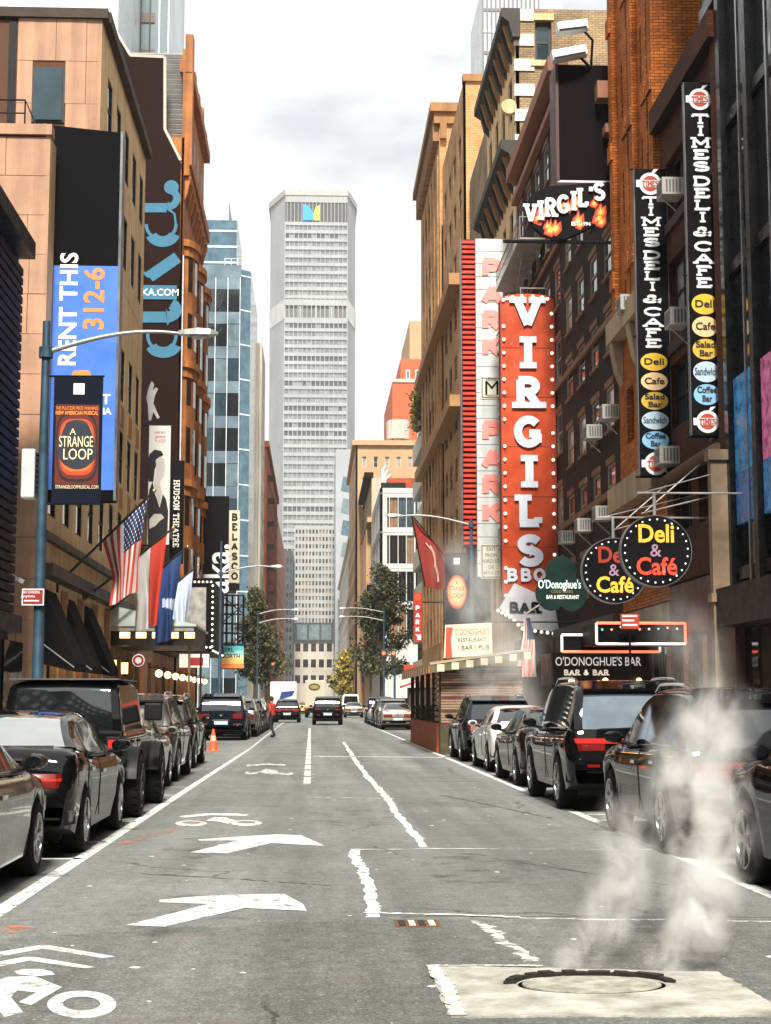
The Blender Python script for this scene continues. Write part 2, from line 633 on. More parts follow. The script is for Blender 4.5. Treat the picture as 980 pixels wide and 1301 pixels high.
def windows(par, ax, pl, us, vs, fm, pms, th=.25, mull=1, rail=True, fw=.07, sill=None, skip=None):
    """one window object (frame) with its pane for every hole"""
    T = frame_T(ax, pl)
    cache = {}
    for j, (v0, v1) in enumerate(vs):
        for i, (u0, u1) in enumerate(us):
            if skip and skip(i, j):
                continue
            key = (round(u1 - u0, 3), round(v1 - v0, 3))
            if key not in cache:
                a, b = key[0] / 2, key[1] / 2
                T0 = frame_T(ax, 0)
                mb = MB()
                d0, d1 = -th + .03, -th + .11
                tbox(mb, T0, -a, a, -b, -b + fw, d0, d1)
                tbox(mb, T0, -a, a, b - fw, b, d0, d1)
                tbox(mb, T0, -a, -a + fw, -b + fw, b - fw, d0, d1)
                tbox(mb, T0, a - fw, a, -b + fw, b - fw, d0, d1)
                for k in range(1, mull):
                    c = -a + 2 * a * k / mull
                    tbox(mb, T0, c - fw * .4, c + fw * .4, -b + fw, b - fw, d0, d1 - .01)
                if rail:
                    tbox(mb, T0, -a + fw, a - fw, -fw * .4, fw * .4, d0, d1 - .02)
                if sill:
                    tbox(mb, T0, -a - .08, a + .08, b + .001, b + .22, -th + .1, .05, 1)
                    tbox(mb, T0, -a - .05, a + .05, -b - .1, -b - .001, -th + .1, .09, 1)
                pn = []
                for pm in pms:
                    q = MB()
                    tbox(q, T0, -a + fw * .5, a - fw * .5, -b + fw * .5, b - fw * .5, d0 - .02, d0 + .02)
                    pn.append(q.mesh('pane', pm))
                cache[key] = (mb.mesh('window', [fm] if not sill else [fm, sill]), pn)
            wm, pn = cache[key]
            wo = inst('window', wm, par, T((u0 + u1) / 2, (v0 + v1) / 2, 0))
            inst('pane', random.choice(pn), wo, T((u0 + u1) / 2, (v0 + v1) / 2, 0))


def facade(par, ax, pl, u0, u1, z0, z1, us, vs, wm, fm, pms, th=.25, **kw):
    T = frame_T(ax, pl)
    wall_holes(T, u0, u1, z0, z1, us, vs, th).build('wall', wm, par)
    windows(par, ax, pl, us, vs, fm, pms, th, **kw)


def far_panes(par, ax, pl, us, vs, m, d=-.1, name='window_panes'):
    """many tiny panes too far away to pick apart: one part"""
    T = frame_T(ax, pl)
    mb = MB()
    ms = m if isinstance(m, (list, tuple)) else [m]
    for v in vs:
        for u in us:
            k = random.randrange(len(ms))
            a, b = T(u[0], v[0], d), T(u[1], v[1], d)
            mb.add([T(u[0], v[0], d), T(u[1], v[0], d), T(u[1], v[1], d), T(u[0], v[1], d)], [(0, 1, 2, 3)], k)
    o = mb.build(name, ms, par, fix=False)
    o['kind'] = 'stuff'
    return o

# ================================================================== SETTING: ground, road, pavements, markings
HX = 150
XL, XR = -8.7, 10.0          # building lines
KL, KR = -4.75, 6.1          # kerbs


def asphalt(nm='asphalt', base=(.160, .170, .163), grain=1.0, stain=.5):
    m = bpy.data.materials.new(nm)
    m.use_nodes = True
    t = m.node_tree
    p = t.nodes['Principled BSDF']
    g = t.nodes.new('ShaderNodeNewGeometry').outputs['Position']

    def noise(sc, det=6, ro=.6, vec=g):
        n = t.nodes.new('ShaderNodeTexNoise')
        n.inputs['Scale'].default_value = sc
        n.inputs['Detail'].default_value = det
        n.inputs['Roughness'].default_value = ro
        t.links.new(vec, n.inputs['Vector'])
        return n.outputs[0]

    def rng(src, a, b, c, d):
        r = t.nodes.new('ShaderNodeMapRange')
        for i, k in enumerate((a, b, c, d)):
            r.inputs[i + 1].default_value = k
        t.links.new(src, r.inputs[0])
        return r.outputs[0]

    def mul(a, b):
        q = t.nodes.new('ShaderNodeMath')
        q.operation = 'MULTIPLY'
        t.links.new(a, q.inputs[0])
        t.links.new(b, q.inputs[1])
        return q.outputs[0]
    st = t.nodes.new('ShaderNodeMapping')
    st.inputs['Scale'].default_value = (1, .035, 1)
    t.links.new(g, st.inputs[0])
    v = mul(rng(noise(.5), .3, .7, .82, 1.15), rng(noise(7, 8, .8), .3, .7, 1 - .38 * grain, 1 + .38 * grain))
    v = mul(v, rng(noise(1.0, 4, .6, st.outputs[0]), .35, .65, .70, 1.22))
    v = mul(v, rng(noise(42, 5, .9), .32, .70, 1 - .72 * grain, 1 + .85 * grain))
    # light flecks: pale aggregate and worn paint specks
    fl = rng(noise(30, 3, .7), .63, .69, 0, .9)
    # cracks
    dist = t.nodes.new('ShaderNodeTexNoise')
    dist.inputs['Scale'].default_value = 2.2
    dist.inputs['Detail'].default_value = 5
    t.links.new(g, dist.inputs['Vector'])
    wp = t.nodes.new('ShaderNodeMix')
    wp.data_type = 'VECTOR'
    wp.inputs[0].default_value = .25
    t.links.new(g, wp.inputs[4])
    t.links.new(dist.outputs['Color'], wp.inputs[5])
    vo = t.nodes.new('ShaderNodeTexVoronoi')
    vo.feature = 'DISTANCE_TO_EDGE'
    vo.inputs['Scale'].default_value = .42
    t.links.new(wp.outputs[1], vo.inputs['Vector'])
    ck = rng(vo.outputs['Distance'], .002, .007, .45, 1)
    gate = rng(noise(.23, 2), .5, .56, 0, 1)
    cm = t.nodes.new('ShaderNodeMix')
    cm.data_type = 'FLOAT'
    cm.inputs[2].default_value = 1
    t.links.new(gate, cm.inputs[0])
    t.links.new(ck, cm.inputs[3])
    v = mul(v, cm.outputs[0])
    hs = t.nodes.new('ShaderNodeHueSaturation')
    hs.inputs['Color'].default_value = (*base, 1)
    t.links.new(v, hs.inputs['Value'])
    mx = t.nodes.new('ShaderNodeMix')
    mx.data_type = 'RGBA'
    mx.inputs[7].default_value = (.42, .43, .41, 1)
    t.links.new(fl, mx.inputs[0])
    t.links.new(hs.outputs[0], mx.inputs[6])
    # faded orange survey paint and rust-brown stains
    sp = rng(noise(.85, 5, .75), .60, .72, 0, stain)
    m2 = t.nodes.new('ShaderNodeMix')
    m2.data_type = 'RGBA'
    m2.inputs[7].default_value = (.17, .10, .075, 1)
    t.links.new(sp, m2.inputs[0])
    t.links.new(mx.outputs[2], m2.inputs[6])
    t.links.new(m2.outputs[2], p.inputs['Base Color'])
    t.links.new(rng(noise(.9), .3, .7, .55, .85), p.inputs['Roughness'])
    p.inputs['Specular IOR Level'].default_value = .35
    b = t.nodes.new('ShaderNodeBump')
    b.inputs['Strength'].default_value = .55
    b.inputs['Distance'].default_value = .012
    t.links.new(noise(60, 5, .75), b.inputs['Height'])
    t.links.new(b.outputs[0], p.inputs['Normal'])
    return m


def worn_paint(name, col, lo=.40, hi=.47, sc=5.):
    """road paint with worn holes: alpha from noise, so the asphalt shows through"""
    m = mat(name, col, rough=.7, var=.12, scale=4)
    t = m.node_tree
    p = t.nodes['Principled BSDF']
    g = t.nodes.new('ShaderNodeNewGeometry')
    n = t.nodes.new('ShaderNodeTexNoise')
    n.inputs['Scale'].default_value = sc
    n.inputs['Detail'].default_value = 9
    n.inputs['Roughness'].default_value = .72
    t.links.new(g.outputs['Position'], n.inputs['Vector'])
    r = t.nodes.new('ShaderNodeMapRange')
    for i, k in enumerate((lo, hi, .12, 1)):
        r.inputs[i + 1].default_value = k
    t.links.new(n.outputs[0], r.inputs[0])
    t.links.new(r.outputs[0], p.inputs['Alpha'])
    return m


M_ASPH = asphalt()
M_ASPH_DARK = asphalt('asphalt_coarse', (.135, .142, .134), 1.15, .6)
M_ASPH_PATCH = asphalt('asphalt_patch', (.150, .160, .154), .8, .4)
M_WHITE_PAINT = worn_paint('road_paint', (.58, .60, .57), .36, .47, 6)
M_FADED_PAINT = worn_paint('faded_road_paint', (.62, .64, .61), .42, .55, 7)
M_SMEAR = worn_paint('sealant_paint', (.60, .61, .58), .34, .48, 6)
M_CONC = mat('pavement_concrete', (.33, .31, .28), .85, var=.3, scale=1.3, bump=.4, bscale=60, streak=.0)
M_KERB = mat('kerb_granite', (.30, .30, .29), .8, var=.3, scale=3, bump=.3)
M_PAD = mat('concrete_pad', (.36, .35, .31), .85, var=.5, scale=3.2, bump=.7, bscale=35)
M_IRON = mat('cast_iron', (.035, .03, .027), .55, .6, var=.3, scale=20, bump=.3)
M_PADRIM = mat('sealant_band', (.50, .51, .47), .8, var=.25, scale=6, bump=.3)

struct(MB().flat([(-900, -60), (900, -60), (900, 2500), (-900, 2500)], -.06).build('ground', mat('ground_soil', (.16, .155, .15), .9, var=.2)))
struct(MB().flat([(KL, -12), (KR, -12), (KR, 716), (KL, 716)], 0).build('road', M_ASPH))
ROAD = bpy.data.objects['road']
for nm, a, b, k0, k1 in (('pavement_left', XL - .3, KL - .16, KL - .16, KL), ('pavement_right', KR + .16, XR + .3, KR, KR + .16)):
    p = struct(MB().box(a, b, -12, 716, -.05, .15).build(nm, M_CONC))
    struct(MB().box(k0 + .001, k1 - .001, -12, 716, -.05, .146).build('kerb', M_KERB, p))
    # flagstone joints scored in the near pavement: each slab is a piece of its own
    me = MB().box(-.74, .74, -.74, .74, 0, .006).mesh('paving_slab', M_CONC)
    n = max(1, int((b - a) / 1.5))
    for i in range(n):
        for j in range(14):
            inst('paving_slab', me, p, (a + .3 + (i + .5) * 1.5 * (b - a - .3) / (1.5 * n), 10 + j * 1.5, .15), (min(1, (b - a - .3) / (1.5 * n)), 1, 1))


def marking(name, poly_px, m, z=.004, px=True):
    pl_ = [gnd(*q) for q in poly_px] if px else poly_px
    o = MB().flat(pl_, z).build(name, m)
    return struct(o)


def jag(a, b, w0, n, k, seed):
    """ragged strip from pixel a to pixel b (ground), uneven edges"""
    rr = random.Random(seed)
    A, B = Vector(gnd(*a)), Vector(gnd(*b))
    d = (B - A)
    nn = Vector((-d.y, d.x)).normalized()
    lt, rt = [], []
    off = 0
    for i in range(n + 1):
        off += rr.uniform(-k, k) * .5
        q = A + d * i / n + nn * off
        lt.append(q + nn * (w0 / 2 + rr.uniform(-k, k)))
        rt.append(q - nn * (w0 / 2 + rr.uniform(-k, k)))
    return [tuple(q) for q in lt] + [tuple(q) for q in reversed(rt)]


# resurfaced strips and the coarser near surface
struct(MB().flat([(KL, -12), (KR, -12), (KR, gnd(900, 1169)[1]), (gnd(664, 1169)), (gnd(470, 1168)), (-2.1, gnd(300, 1160)[1] - 1.2), (KL, 8.6)], .0022).build('coarse_surface', M_ASPH_DARK))
struct(MB().flat([gnd(449, 1081), gnd(905, 1081), gnd(985, 1166), gnd(478, 1164)], .0024).build('trench_patch', M_ASPH_PATCH))
struct(MB().flat([(-1.9, 24.2), (-.5, 24.0), (-.45, 27.6), (-1.95, 27.9)], .0024).build('trench_patch', M_ASPH_DARK))
struct(MB().flat([(1.2, 31), (3.3, 31.2), (3.3, 38), (1.1, 37.6)], .0024).build('trench_patch', M_ASPH_PATCH))
# edge lines of the parking lanes
marking('edge_line_left', [(-2.47, 6), (-2.31, 6), (-2.06, 52), (-2.16, 52)], M_WHITE_PAINT, px=False)
marking('edge_line_left', [(-2.16, 52.4), (-2.06, 52.4), (-2.2, 120), (-2.32, 120)], M_FADED_PAINT, px=False)
marking('edge_line_right', [(3.66, 6), (3.80, 6), (3.66, 90), (3.54, 90)], M_WHITE_PAINT, px=False)
for y, x1 in ((18.0, -2.9), (21.0, -3.3), (25.2, -3.4), (26.8, -3.4), (29.3, -3.6), (16.1, -2.75)):
    marking('parking_tick', [(x1, y), (-2.32, y), (-2.32, y + .13), (x1, y + .13)], M_WHITE_PAINT, px=False)
for y in (20.9, 22.0, 28.4, 32.3, 34.2, 39.5):
    marking('parking_tick', [(3.8, y), (4.8, y), (4.8, y + .14), (3.8, y + .14)], M_WHITE_PAINT, px=False)
# lane line with cross ticks
for i in range(20):
    y = 30.5 + i * 3.1
    marking('lane_dash', [(-.20 - i * .006, y), (-.06 - i * .006, y), (-.06 - i * .006, y + 2.6), (-.20 - i * .006, y + 2.6)], M_WHITE_PAINT, px=False)
for i in range(7):
    y = 30 + i * 1.35
    marking('lane_tick', [(-.27, y), (.01, y), (.01, y + .1), (-.27, y + .1)], M_FADED_PAINT, z=.0085, px=False)
# ghost merge arrows
marking('road_arrow', [(160, 1176), (209, 1178), (312, 1154), (390, 1158), (385, 1149), (361, 1136), (267, 1138), (202, 1144), (203, 1147), (266, 1149)], M_WHITE_PAINT)
marking('road_arrow', [(241, 1083.5), (288, 1084.5), (345, 1071.5), (413, 1075), (383, 1061.5), (350, 1060.5), (252, 1066.5), (253, 1068.5), (304, 1068)], M_WHITE_PAINT)
# shared-lane cyclist symbols
marking('sharrow_chevron', [(-60, 1220), (50, 1201.5), (62, 1201.5), (147, 1216), (130, 1218), (55, 1206), (-60, 1227)], M_WHITE_PAINT)
marking('sharrow_chevron', [(-60, 1234), (30, 1216.5), (44, 1216.5), (126, 1230), (108, 1231), (36, 1221.5), (-60, 1241)], M_WHITE_PAINT)


def px_ring(name, cx, cy, rx, ry, ix, iy, m, n=30):
    mb = MB()
    vs = [(*gnd(cx + rx * math.cos(2 * PI * k / n), cy + ry * math.sin(2 * PI * k / n)), .004) for k in range(n)]
    vs += [(*gnd(cx + ix * math.cos(2 * PI * k / n), cy - 1 + iy * math.sin(2 * PI * k / n)), .004) for k in range(n)]
    mb.add(vs, [(k, (k + 1) % n, n + (k + 1) % n, n + k) for k in range(n)])
    return struct(mb.build(name, m))


px_ring('cycle_symbol_wheel', 104, 1277, 44, 17.5, 24, 9, M_WHITE_PAINT)
px_ring('cycle_symbol_wheel', -60, 1277, 44, 17.5, 24, 9, M_WHITE_PAINT)
marking('cycle_symbol_head', [(18, 1235), (30, 1232), (52, 1232), (66, 1235), (70, 1239), (48, 1241), (24, 1239)], M_WHITE_PAINT)
marking('cycle_symbol_rider', [(-20, 1252), (10, 1242), (44, 1241), (79, 1255), (40, 1278), (24, 1274), (46, 1262), (22, 1259), (14, 1268), (30, 1287), (6, 1293), (-14, 1272)], M_WHITE_PAINT)
marking('sharrow_chevron', [(225, 1037.5), (262, 1033.6), (300, 1033.8), (317, 1035.3), (312, 1037), (268, 1036), (236, 1039)], M_WHITE_PAINT)
px_ring('cycle_symbol_wheel', 243, 1046.5, 20, 3.6, 12, 1.6, M_WHITE_PAINT)
px_ring('cycle_symbol_wheel', 313, 1046, 20, 3.6, 12, 1.6, M_WHITE_PAINT)
marking('cycle_symbol_rider', [(262, 1043), (272, 1038.5), (286, 1038.5), (300, 1043), (290, 1047), (276, 1044)], M_WHITE_PAINT)
marking('sharrow_chevron', [(313, 972), (340, 970), (364, 971.5), (362, 973), (338, 972), (314, 974)], M_FADED_PAINT)
px_ring('cycle_symbol_wheel', 320, 982, 9, 2, 5, .9, M_FADED_PAINT)
px_ring('cycle_symbol_wheel', 364, 983, 9, 2, 5, .9, M_FADED_PAINT)
marking('cycle_symbol_rider', [(328, 981), (338, 977), (352, 979), (356, 983), (344, 984)], M_FADED_PAINT)
# pale utility-trench seals and cuts
marking('trench_seal', jag((437, 943), (470, 990), .12, 40, .026, 1), M_SMEAR, px=False)
marking('trench_seal', jag((470, 990), (540, 1077), .11, 60, .022, 2), M_SMEAR, z=.0045, px=False)
marking('trench_seal', jag((451, 1079), (478, 1166), .10, 60, .018, 3), M_SMEAR, px=False)
marking('trench_seal', jag((463, 1160), (660, 1167), .07, 24, .022, 4), M_SMEAR, z=.008, px=False)
marking('trench_seal', jag((447, 1080), (620, 1079), .05, 20, .02, 5), M_SMEAR, z=.006, px=False)
marking('trench_seal', jag((604, 1170), (672, 1222), .08, 40, .03, 6), M_FADED_PAINT, px=False)
marking('trench_seal', jag((540, 1078), (900, 1080), .03, 30, .015, 7), M_FADED_PAINT, px=False)
marking('trench_seal', jag((660, 1167), (1010, 1172), .05, 30, .02, 8), M_FADED_PAINT, px=False)
marking('trench_seal', jag((390, 1013), (500, 1015), .10, 14, .03, 9), M_FADED_PAINT, px=False)
marking('trench_seal', jag((400, 961), (600, 963), .5, 14, .1, 10), M_FADED_PAINT, px=False)
marking('orange_survey_mark', jag((150, 1074), (250, 1044), .10, 10, .05, 11), worn_paint('survey_paint', (.55, .16, .07), .5, .62, 4), z=.007, px=False)
marking('orange_survey_mark', jag((-5, 1185), (30, 1178), .25, 8, .08, 12), MATS['survey_paint'], z=.007, px=False)
TAR = worn_paint('crack_tar', (.022, .022, .023), .36, .46, 7)
for k, (a_, c_) in enumerate((((180, 1110), (420, 1125)), ((560, 1010), (700, 1040)), ((620, 1090), (880, 1130)))):
    marking('crack_seal', jag(a_, c_, .022, 46, .016, 50 + k), TAR, z=.0032 + .0001 * k, px=False)
OIL = worn_paint('oil_stain', (.03, .03, .03), .50, .66, 2.2)
for n_ in OIL.node_tree.nodes:
    if n_.type == 'MAP_RANGE' and abs(n_.inputs[3].default_value - .12) < 1e-4:
        n_.inputs[3].default_value, n_.inputs[4].default_value = 0, .35
for k, (x, y, r_) in enumerate(((-.9, 12, .8), (1.6, 15, 1.0), (.6, 22, 1.2), (-1.1, 17.5, .9), (2.4, 25, 1.1), (-3.4, 15.2, .8), (4.6, 21.0, .8))):
    marking('oil_stain', [(x + r_ * .6 * math.cos(t_ * .4488), y + r_ * 1.6 * math.sin(t_ * .4488)) for t_ in range(14)], OIL, z=.0028 + .0001 * k, px=False)
rr = random.Random(4)
for k in range(70):   # bits of litter and gum on the asphalt
    x, y = rr.uniform(-2, 3.5), rr.uniform(7.2, 30)
    a = rr.uniform(0, PI)
    s_ = rr.uniform(.012, .04)
    struct(MB().flat([(x + s_ * q * math.cos(a + t_), y + 1.4 * s_ * q * math.sin(a + t_)) for t_, q in ((0, 1), (1.2, .8), (2.4, 1.1), (3.6, .7), (4.9, 1))], .005)
           .build('asphalt_fleck', mat('pale_fleck', (.6, .6, .56), .8), ROAD))
# gas valve box in the road
vb = thing('valve_box', 'small rusty rectangular iron utility box set in the asphalt by the pale trench seal', 'utility cover', (*gnd(530, 1174), 0))
c = gnd(530, 1174)
MB().box(c[0] - .16, c[0] + .16, c[1] - .17, c[1] + .17, -.02, .006).build('lid_frame', mat('rusty_iron', (.14, .075, .04), .8, .3, var=.4, scale=18), vb)
for k in range(4):
    MB().box(c[0] - .13 + k * .07, c[0] - .085 + k * .07, c[1] - .12, c[1] + .12, .0065, .012).build('lid_bar', M_PADRIM if k % 2 else M_IRON, vb)

# concrete pad with the steaming manhole
rp = random.Random(21)
P4 = []
cp = ((543, 1228), (912, 1237), (1010, 1292), (572, 1294))
for i in range(4):
    a_, c_ = Vector(gnd(*cp[i])), Vector(gnd(*cp[(i + 1) % 4]))
    for j in range(22):
        q_ = a_.lerp(c_, j / 22)
        P4.append((q_.x + rp.uniform(-.012, .012), q_.y + rp.uniform(-.016, .016)))
pad = struct(MB().prism(P4, 'z', -.03, .010).build('concrete_pad', M_PAD))
E = jag((550, 1229), (582, 1293), .08, 40, .012, 31)
struct(MB().flat(E, .0145).build('seal_band', M_PADRIM, pad))
struct(MB().flat(jag((546, 1229), (690, 1230), .035, 40, .01, 32), .0150).build('seal_band', M_PADRIM, pad))
mc = gnd(752, 1254)
mh = thing('manhole', 'steaming round iron manhole in the pale concrete pad', 'manhole', (*mc, 0))
FLATY = .66      # the oval cover is shorter along the street


def oval(mb):
    mb.v = [(x, mc[1] + (y - mc[1]) * FLATY, z) for x, y, z in mb.v]
    return mb


oval(MB().lathe([(.47, .0103), (.45, .013), (.43, .015), (.415, .013), (.41, .0103)], (*mc, 0), 'z', 40)).build('manhole_rim', M_PAD, mh, smooth=30)
oval(MB().lathe([(.41, .0115), (.385, .0115)], (*mc, 0), 'z', 40)).build('gap_ring', mat('deep_black', (.004, .004, .004), 1, var=0, spec=0), mh)
mb = MB().lathe([(.0, .018), (.385, .018), (.387, .011)], (*mc, 0), 'z', 40)
cov = oval(mb).build('manhole_cover', mat('dusty_iron', (.33, .32, .27), .8, .1, var=.45, scale=9, bump=.5), mh)
# the lifted back edge that lets the steam out: dark broken tar
mb = MB()
pts = [(mc[0] + .45 * math.cos(a), mc[1] + .29 * math.sin(a) + .02) for a in [R(8 + 164 * i / 26) for i in range(27)]]
for i, (x, y) in enumerate(pts[:-1]):
    x2, y2 = pts[i + 1]
    h = rr.uniform(.012, .03)
    mb.obox(((x + x2) / 2, (y + y2) / 2, .012 + h / 2), (.075, .05 + rr.uniform(0, .02), h), Matrix.Rotation(math.atan2(y2 - y, x2 - x), 3, 'Z'))
o = mb.build('broken_tar_edge', mat('burnt_tar', (.012, .009, .007), .95, var=.5, scale=25, bump=.5), mh)

# ================================================================== MATERIALS FOR BUILDINGS
STONE = mat('tan_sandstone', s2l('#c0967a', .85), .85, var=.2, scale=.7, bump=.25, bscale=18, streak=.45)
CREAM = mat('cream_stone', s2l('#f2cc98', .85), .85, var=.18, scale=.6, bump=.15, bscale=14, streak=.4)
BROWNW = mat('dark_brown_render', s2l('#22130f'), .9, var=.15, scale=.3, spec=.1)
ORANGE = mat('orange_terracotta', s2l('#b06c34', .95), .8, var=.4, scale=.8, bump=.4, bscale=6, streak=.6)
TAN = brick('tan_brick', '#d2a474', '#c09262', '#9a7854', 1.6)
BRICKO = brick('orange_brick', '#c06c2c', '#98521e', '#4a2c18', 1.3)
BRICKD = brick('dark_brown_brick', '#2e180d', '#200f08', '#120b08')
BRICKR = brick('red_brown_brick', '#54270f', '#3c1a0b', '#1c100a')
BRICKT = brick('buff_brick', '#8f7a5e', '#a58c6a', '#5e5040', 1.6)
RED = brick('red_brick', '#b0512e', '#a0452a', '#7a4a38', 1.2)
DARKM = mat('black_metal', (.009, .010, .012), .5, .3, var=.25, scale=2, spec=.25)
BLACK = mat('matte_black', (.004, .004, .005), .7, var=.1, scale=1, spec=.04)
FRAME_D = mat('dark_window_frame', (.012, .011, .011), .5, var=.1)
FRAME_T = mat('tan_window_frame', s2l('#8a6a48'), .6)
FRAME_W = mat('white_window_frame', (.6, .6, .57), .5)
P_DARK = pane_mat('dark_glass', (.006, .007, .009))
P_BLUE = pane_mat('blue_grey_glass', (.02, .045, .06))
P_PALE = pane_mat('glass_with_blind', (.30, .28, .24), .2)
P_SKY = pane_mat('pale_glass', (.12, .17, .19), .08)
ROOFING = mat('roof_gravel', (.12, .115, .11), .95)

# ================================================================== LEFT SIDE
# --- dark louvred building at the left frame edge
b = thing('louvred_building', 'dark building clad in horizontal blue-black metal slats beside the stone hotel', 'building', (-12, 40, 0))
MB().box(-22, XL - .12, 24, 45.9, 0, 14.6).build('core', DARKM, b)
sl = MB().box(-.045, .13, -10.95, 10.95, -.1, .1).mesh('slat', mat('blue_black_slat', (.010, .010, .012), .6, 0., var=.5, scale=.8, spec=.12))
for k in range(36):
    inst('slat', sl, b, (XL - .11, 35.0, 4.2 + k * .285))
MB().box(XL - .2, XL + .35, 24, 46, 14.6, 15.1).box(XL - .2, XL + .25, 24, 46, 3.5, 4.0).build('cornice', DARKM, b)
for k in range(6):
    MB().box(XL - .1, XL - .04, 25 + k * 4, 27.8 + k * 4, .5, 3.3).build('shop_window', P_DARK, b)

# --- stone hotel
b = thing('stone_hotel', 'tan stone hotel with dark awnings, flags and a tall blade billboard', 'hotel', (-12, 62, 0))
MB().box(-24, XL - .3, 50.3, 77.8, 0, 19.9).box(-24, XL - .3, 61.5, 77.8, 19.9, 28.9).build('core', ROOFING, b)
rs = random.Random(3)


def stones(par, ax, pl, u0, u1, z0, z1, rows, wmin, wmax, m, th=.3, gapx=.02, skip=None, rr=rs):
    """ashlar: each block its own piece with a recessed joint"""
    T = frame_T(ax, pl)
    h = (z1 - z0) / rows
    for j in range(rows):
        u = u0
        first = True
        while u < u1 - .05:
            wd = rr.uniform(wmin, wmax) * (.55 if first and j % 2 else 1)
            first = False
            e = min(u1, u + wd)
            if u1 - e < .5:
                e = u1
            v0, v1 = z0 + j * h, z0 + (j + 1) * h
            parts = [(u, e)]
            if skip:
                parts = skip(u, e, v0, v1)
            for a, c in parts:
                if c - a > .08:
                    mb = MB()
                    tbox(mb, T, a + gapx / 2, c - gapx / 2, v0 + gapx / 2, v1 - gapx / 2, -th, rr.uniform(-.012, .012))
                    mb.build('stone', m, par)
            u = e


MB().box(-24, XL - .03, 50.04, 50.32, 0, 19.9).build('joint_backing', mat('dark_mortar', s2l('#6a4630', .6), .95), b)
stones(b, '-y', 50, -13.4, XL, 0.15, 19.85, 15, 1.2, 2.3, STONE)
MB().box(-13.6, XL + .06, 49.9, 50.5, 19.9, 20.25).build('coping', STONE, b)
mb = MB()
for x in (-13.2, -11.9, -10.6, -9.6):
    mb.tube([(x, 50.3, 20.25), (x, 50.3, 21.2)], .03, 6)
mb.tube([(-13.4, 50.3, 21.2), (-9.6, 50.3, 21.2), (-9.2, 50.3, 20.3)], .03, 6).tube([(-13.4, 50.3, 20.75), (-9.6, 50.3, 20.75)], .025, 6)
mb.build('roof_railing', DARKM, b)
# upper block: front with a big dark window, stone blocks round it
wx0, wz0 = aty(40, 155, 61.2)
wx1, wz1 = aty(83, 86, 61.2)


def around(u, e, v0, v1):
    if v1 <= wz0 + .2 or v0 >= wz1 - .2 or e <= wx0 or u >= wx1:
        return [(u, e)]
    r_ = []
    if u < wx0:
        r_.append((u, wx0))
    if e > wx1:
        r_.append((wx1, e))
    return r_


MB().box(-13.5, XL - .02, 61.24, 61.51, 19.9, 28.8).build('joint_backing', MATS['dark_mortar'], b)
stones(b, '-y', 61.2, -12.05, XL, 20.0, 28.9, 5, 1.2, 2.0, STONE, skip=around)
MB().box(wx0, wx1, 61.18, 61.3, wz0, wz1).build('window', FRAME_D, b)
MB().box(wx0 + .08, wx1 - .08, 61.1, 61.17, wz0 + .08, wz1 - .08).build('pane', P_BLUE, b.children[-1])
MB().box(-12.4, -12.1, 61.2, 61.6, 19.9, 28.8).build('downpipe', DARKM, b)
MB().box(-13, XL + .25, 61.05, 61.5, 28.9, 29.3).box(XL - .3, XL + .32, 61.5, 77.8, 28.9, 29.35).build('parapet_coping', mat('dark_coping', s2l('#3a2a20'), .8), b)
# long street front
WL = [(a, c) for a, c in spans(50.6, 77.6, 9, .50)]
VL = [(7.6, 9.9), (11.2, 13.6), (14.9, 17.3)]
facade(b, '+x', XL, 50.02, 77.8, 5.9, 19.9, WL, VL, CREAM, FRAME_D, [P_DARK, P_DARK, P_BLUE], th=.14)
facade(b, '+x', XL, 61.22, 77.8, 19.95, 28.9, [q for q in WL if q[0] > 61.5], [(21.0, 23.4), (25.0, 27.4)], CREAM, FRAME_D, [P_DARK, P_DARK, P_BLUE], th=.14)
for q in WL:
    MB().box(XL + .0, XL + .04, q[0] + .1, q[1] - .1, 10.1, 11.0).build('spandrel_panel', mat('tan_panel', s2l('#b07a4c', .8), .8), b)
    MB().box(XL + .0, XL + .04, q[0] + .1, q[1] - .1, 13.8, 14.7).build('spandrel_panel', MATS['tan_panel'], b)
MB().box(XL - .2, XL + .45, 50, 77.8, 5.5, 5.9).build('band_course', mat('dark_bronze', (.02, .015, .012), .5, .3), b)
MB().box(XL - .2, XL + .22, 50, 77.8, 6.7, 6.95).build('band_course', MATS['dark_bronze'], b)
GW = spans(51.0, 77.5, 7, .55)
facade(b, '+x', XL, 50.02, 77.8, .15, 5.5, GW, [(.9, 4.6)], CREAM, FRAME_D, [P_DARK, P_DARK, pane_mat('amber_lit_glass', (.28, .14, .04), .15)], th=.35, mull=2)
for q in GW[:8]:
    u = (q[0] + q[1]) / 2
    MB().box(XL + .02, XL + .22, q[1] + .5, q[1] + .75, .3, 5.3).build('pilaster', STONE, b)

# --- window awnings on the hotel
for k, u in enumerate((51.6, 55.6, 60.2)):
    o = thing('window_awning', ['steep black awning over the hotel window, first from the stone corner', 'steep black awning over the hotel window, second from the stone corner',
                                'steep black awning over the hotel window, third from the stone corner'][k], 'awning', (XL, u, 3), 'black awnings on the hotel')
    prof = [(XL + .01, 5.1), (XL + .12, 5.1), (XL + 1.15, 2.75), (XL + 1.15, 2.5), (XL + 1.05, 2.5), (XL + .01, 2.75)]
    MB().prism(prof, 'y', u - 1.15, u + 1.15).build('canopy', mat('awning_canvas', (.008, .008, .009), .9, var=.3, scale=3, spec=.08), o)
    MB().tube([(XL + .05, u + 1.17, 3.4), (XL + 1.1, u + 1.17, 2.62)], .025, 6).build('strut', mat('steel', (.5, .5, .5), .35, .8), o)
    MB().tube([(XL + .05, u - 1.17, 3.4), (XL + 1.1, u - 1.17, 2.62)], .025, 6).build('strut', MATS['steel'], o)

ORD = ('first', 'second', 'third', 'fourth', 'fifth', 'sixth', 'seventh', 'eighth', 'ninth')
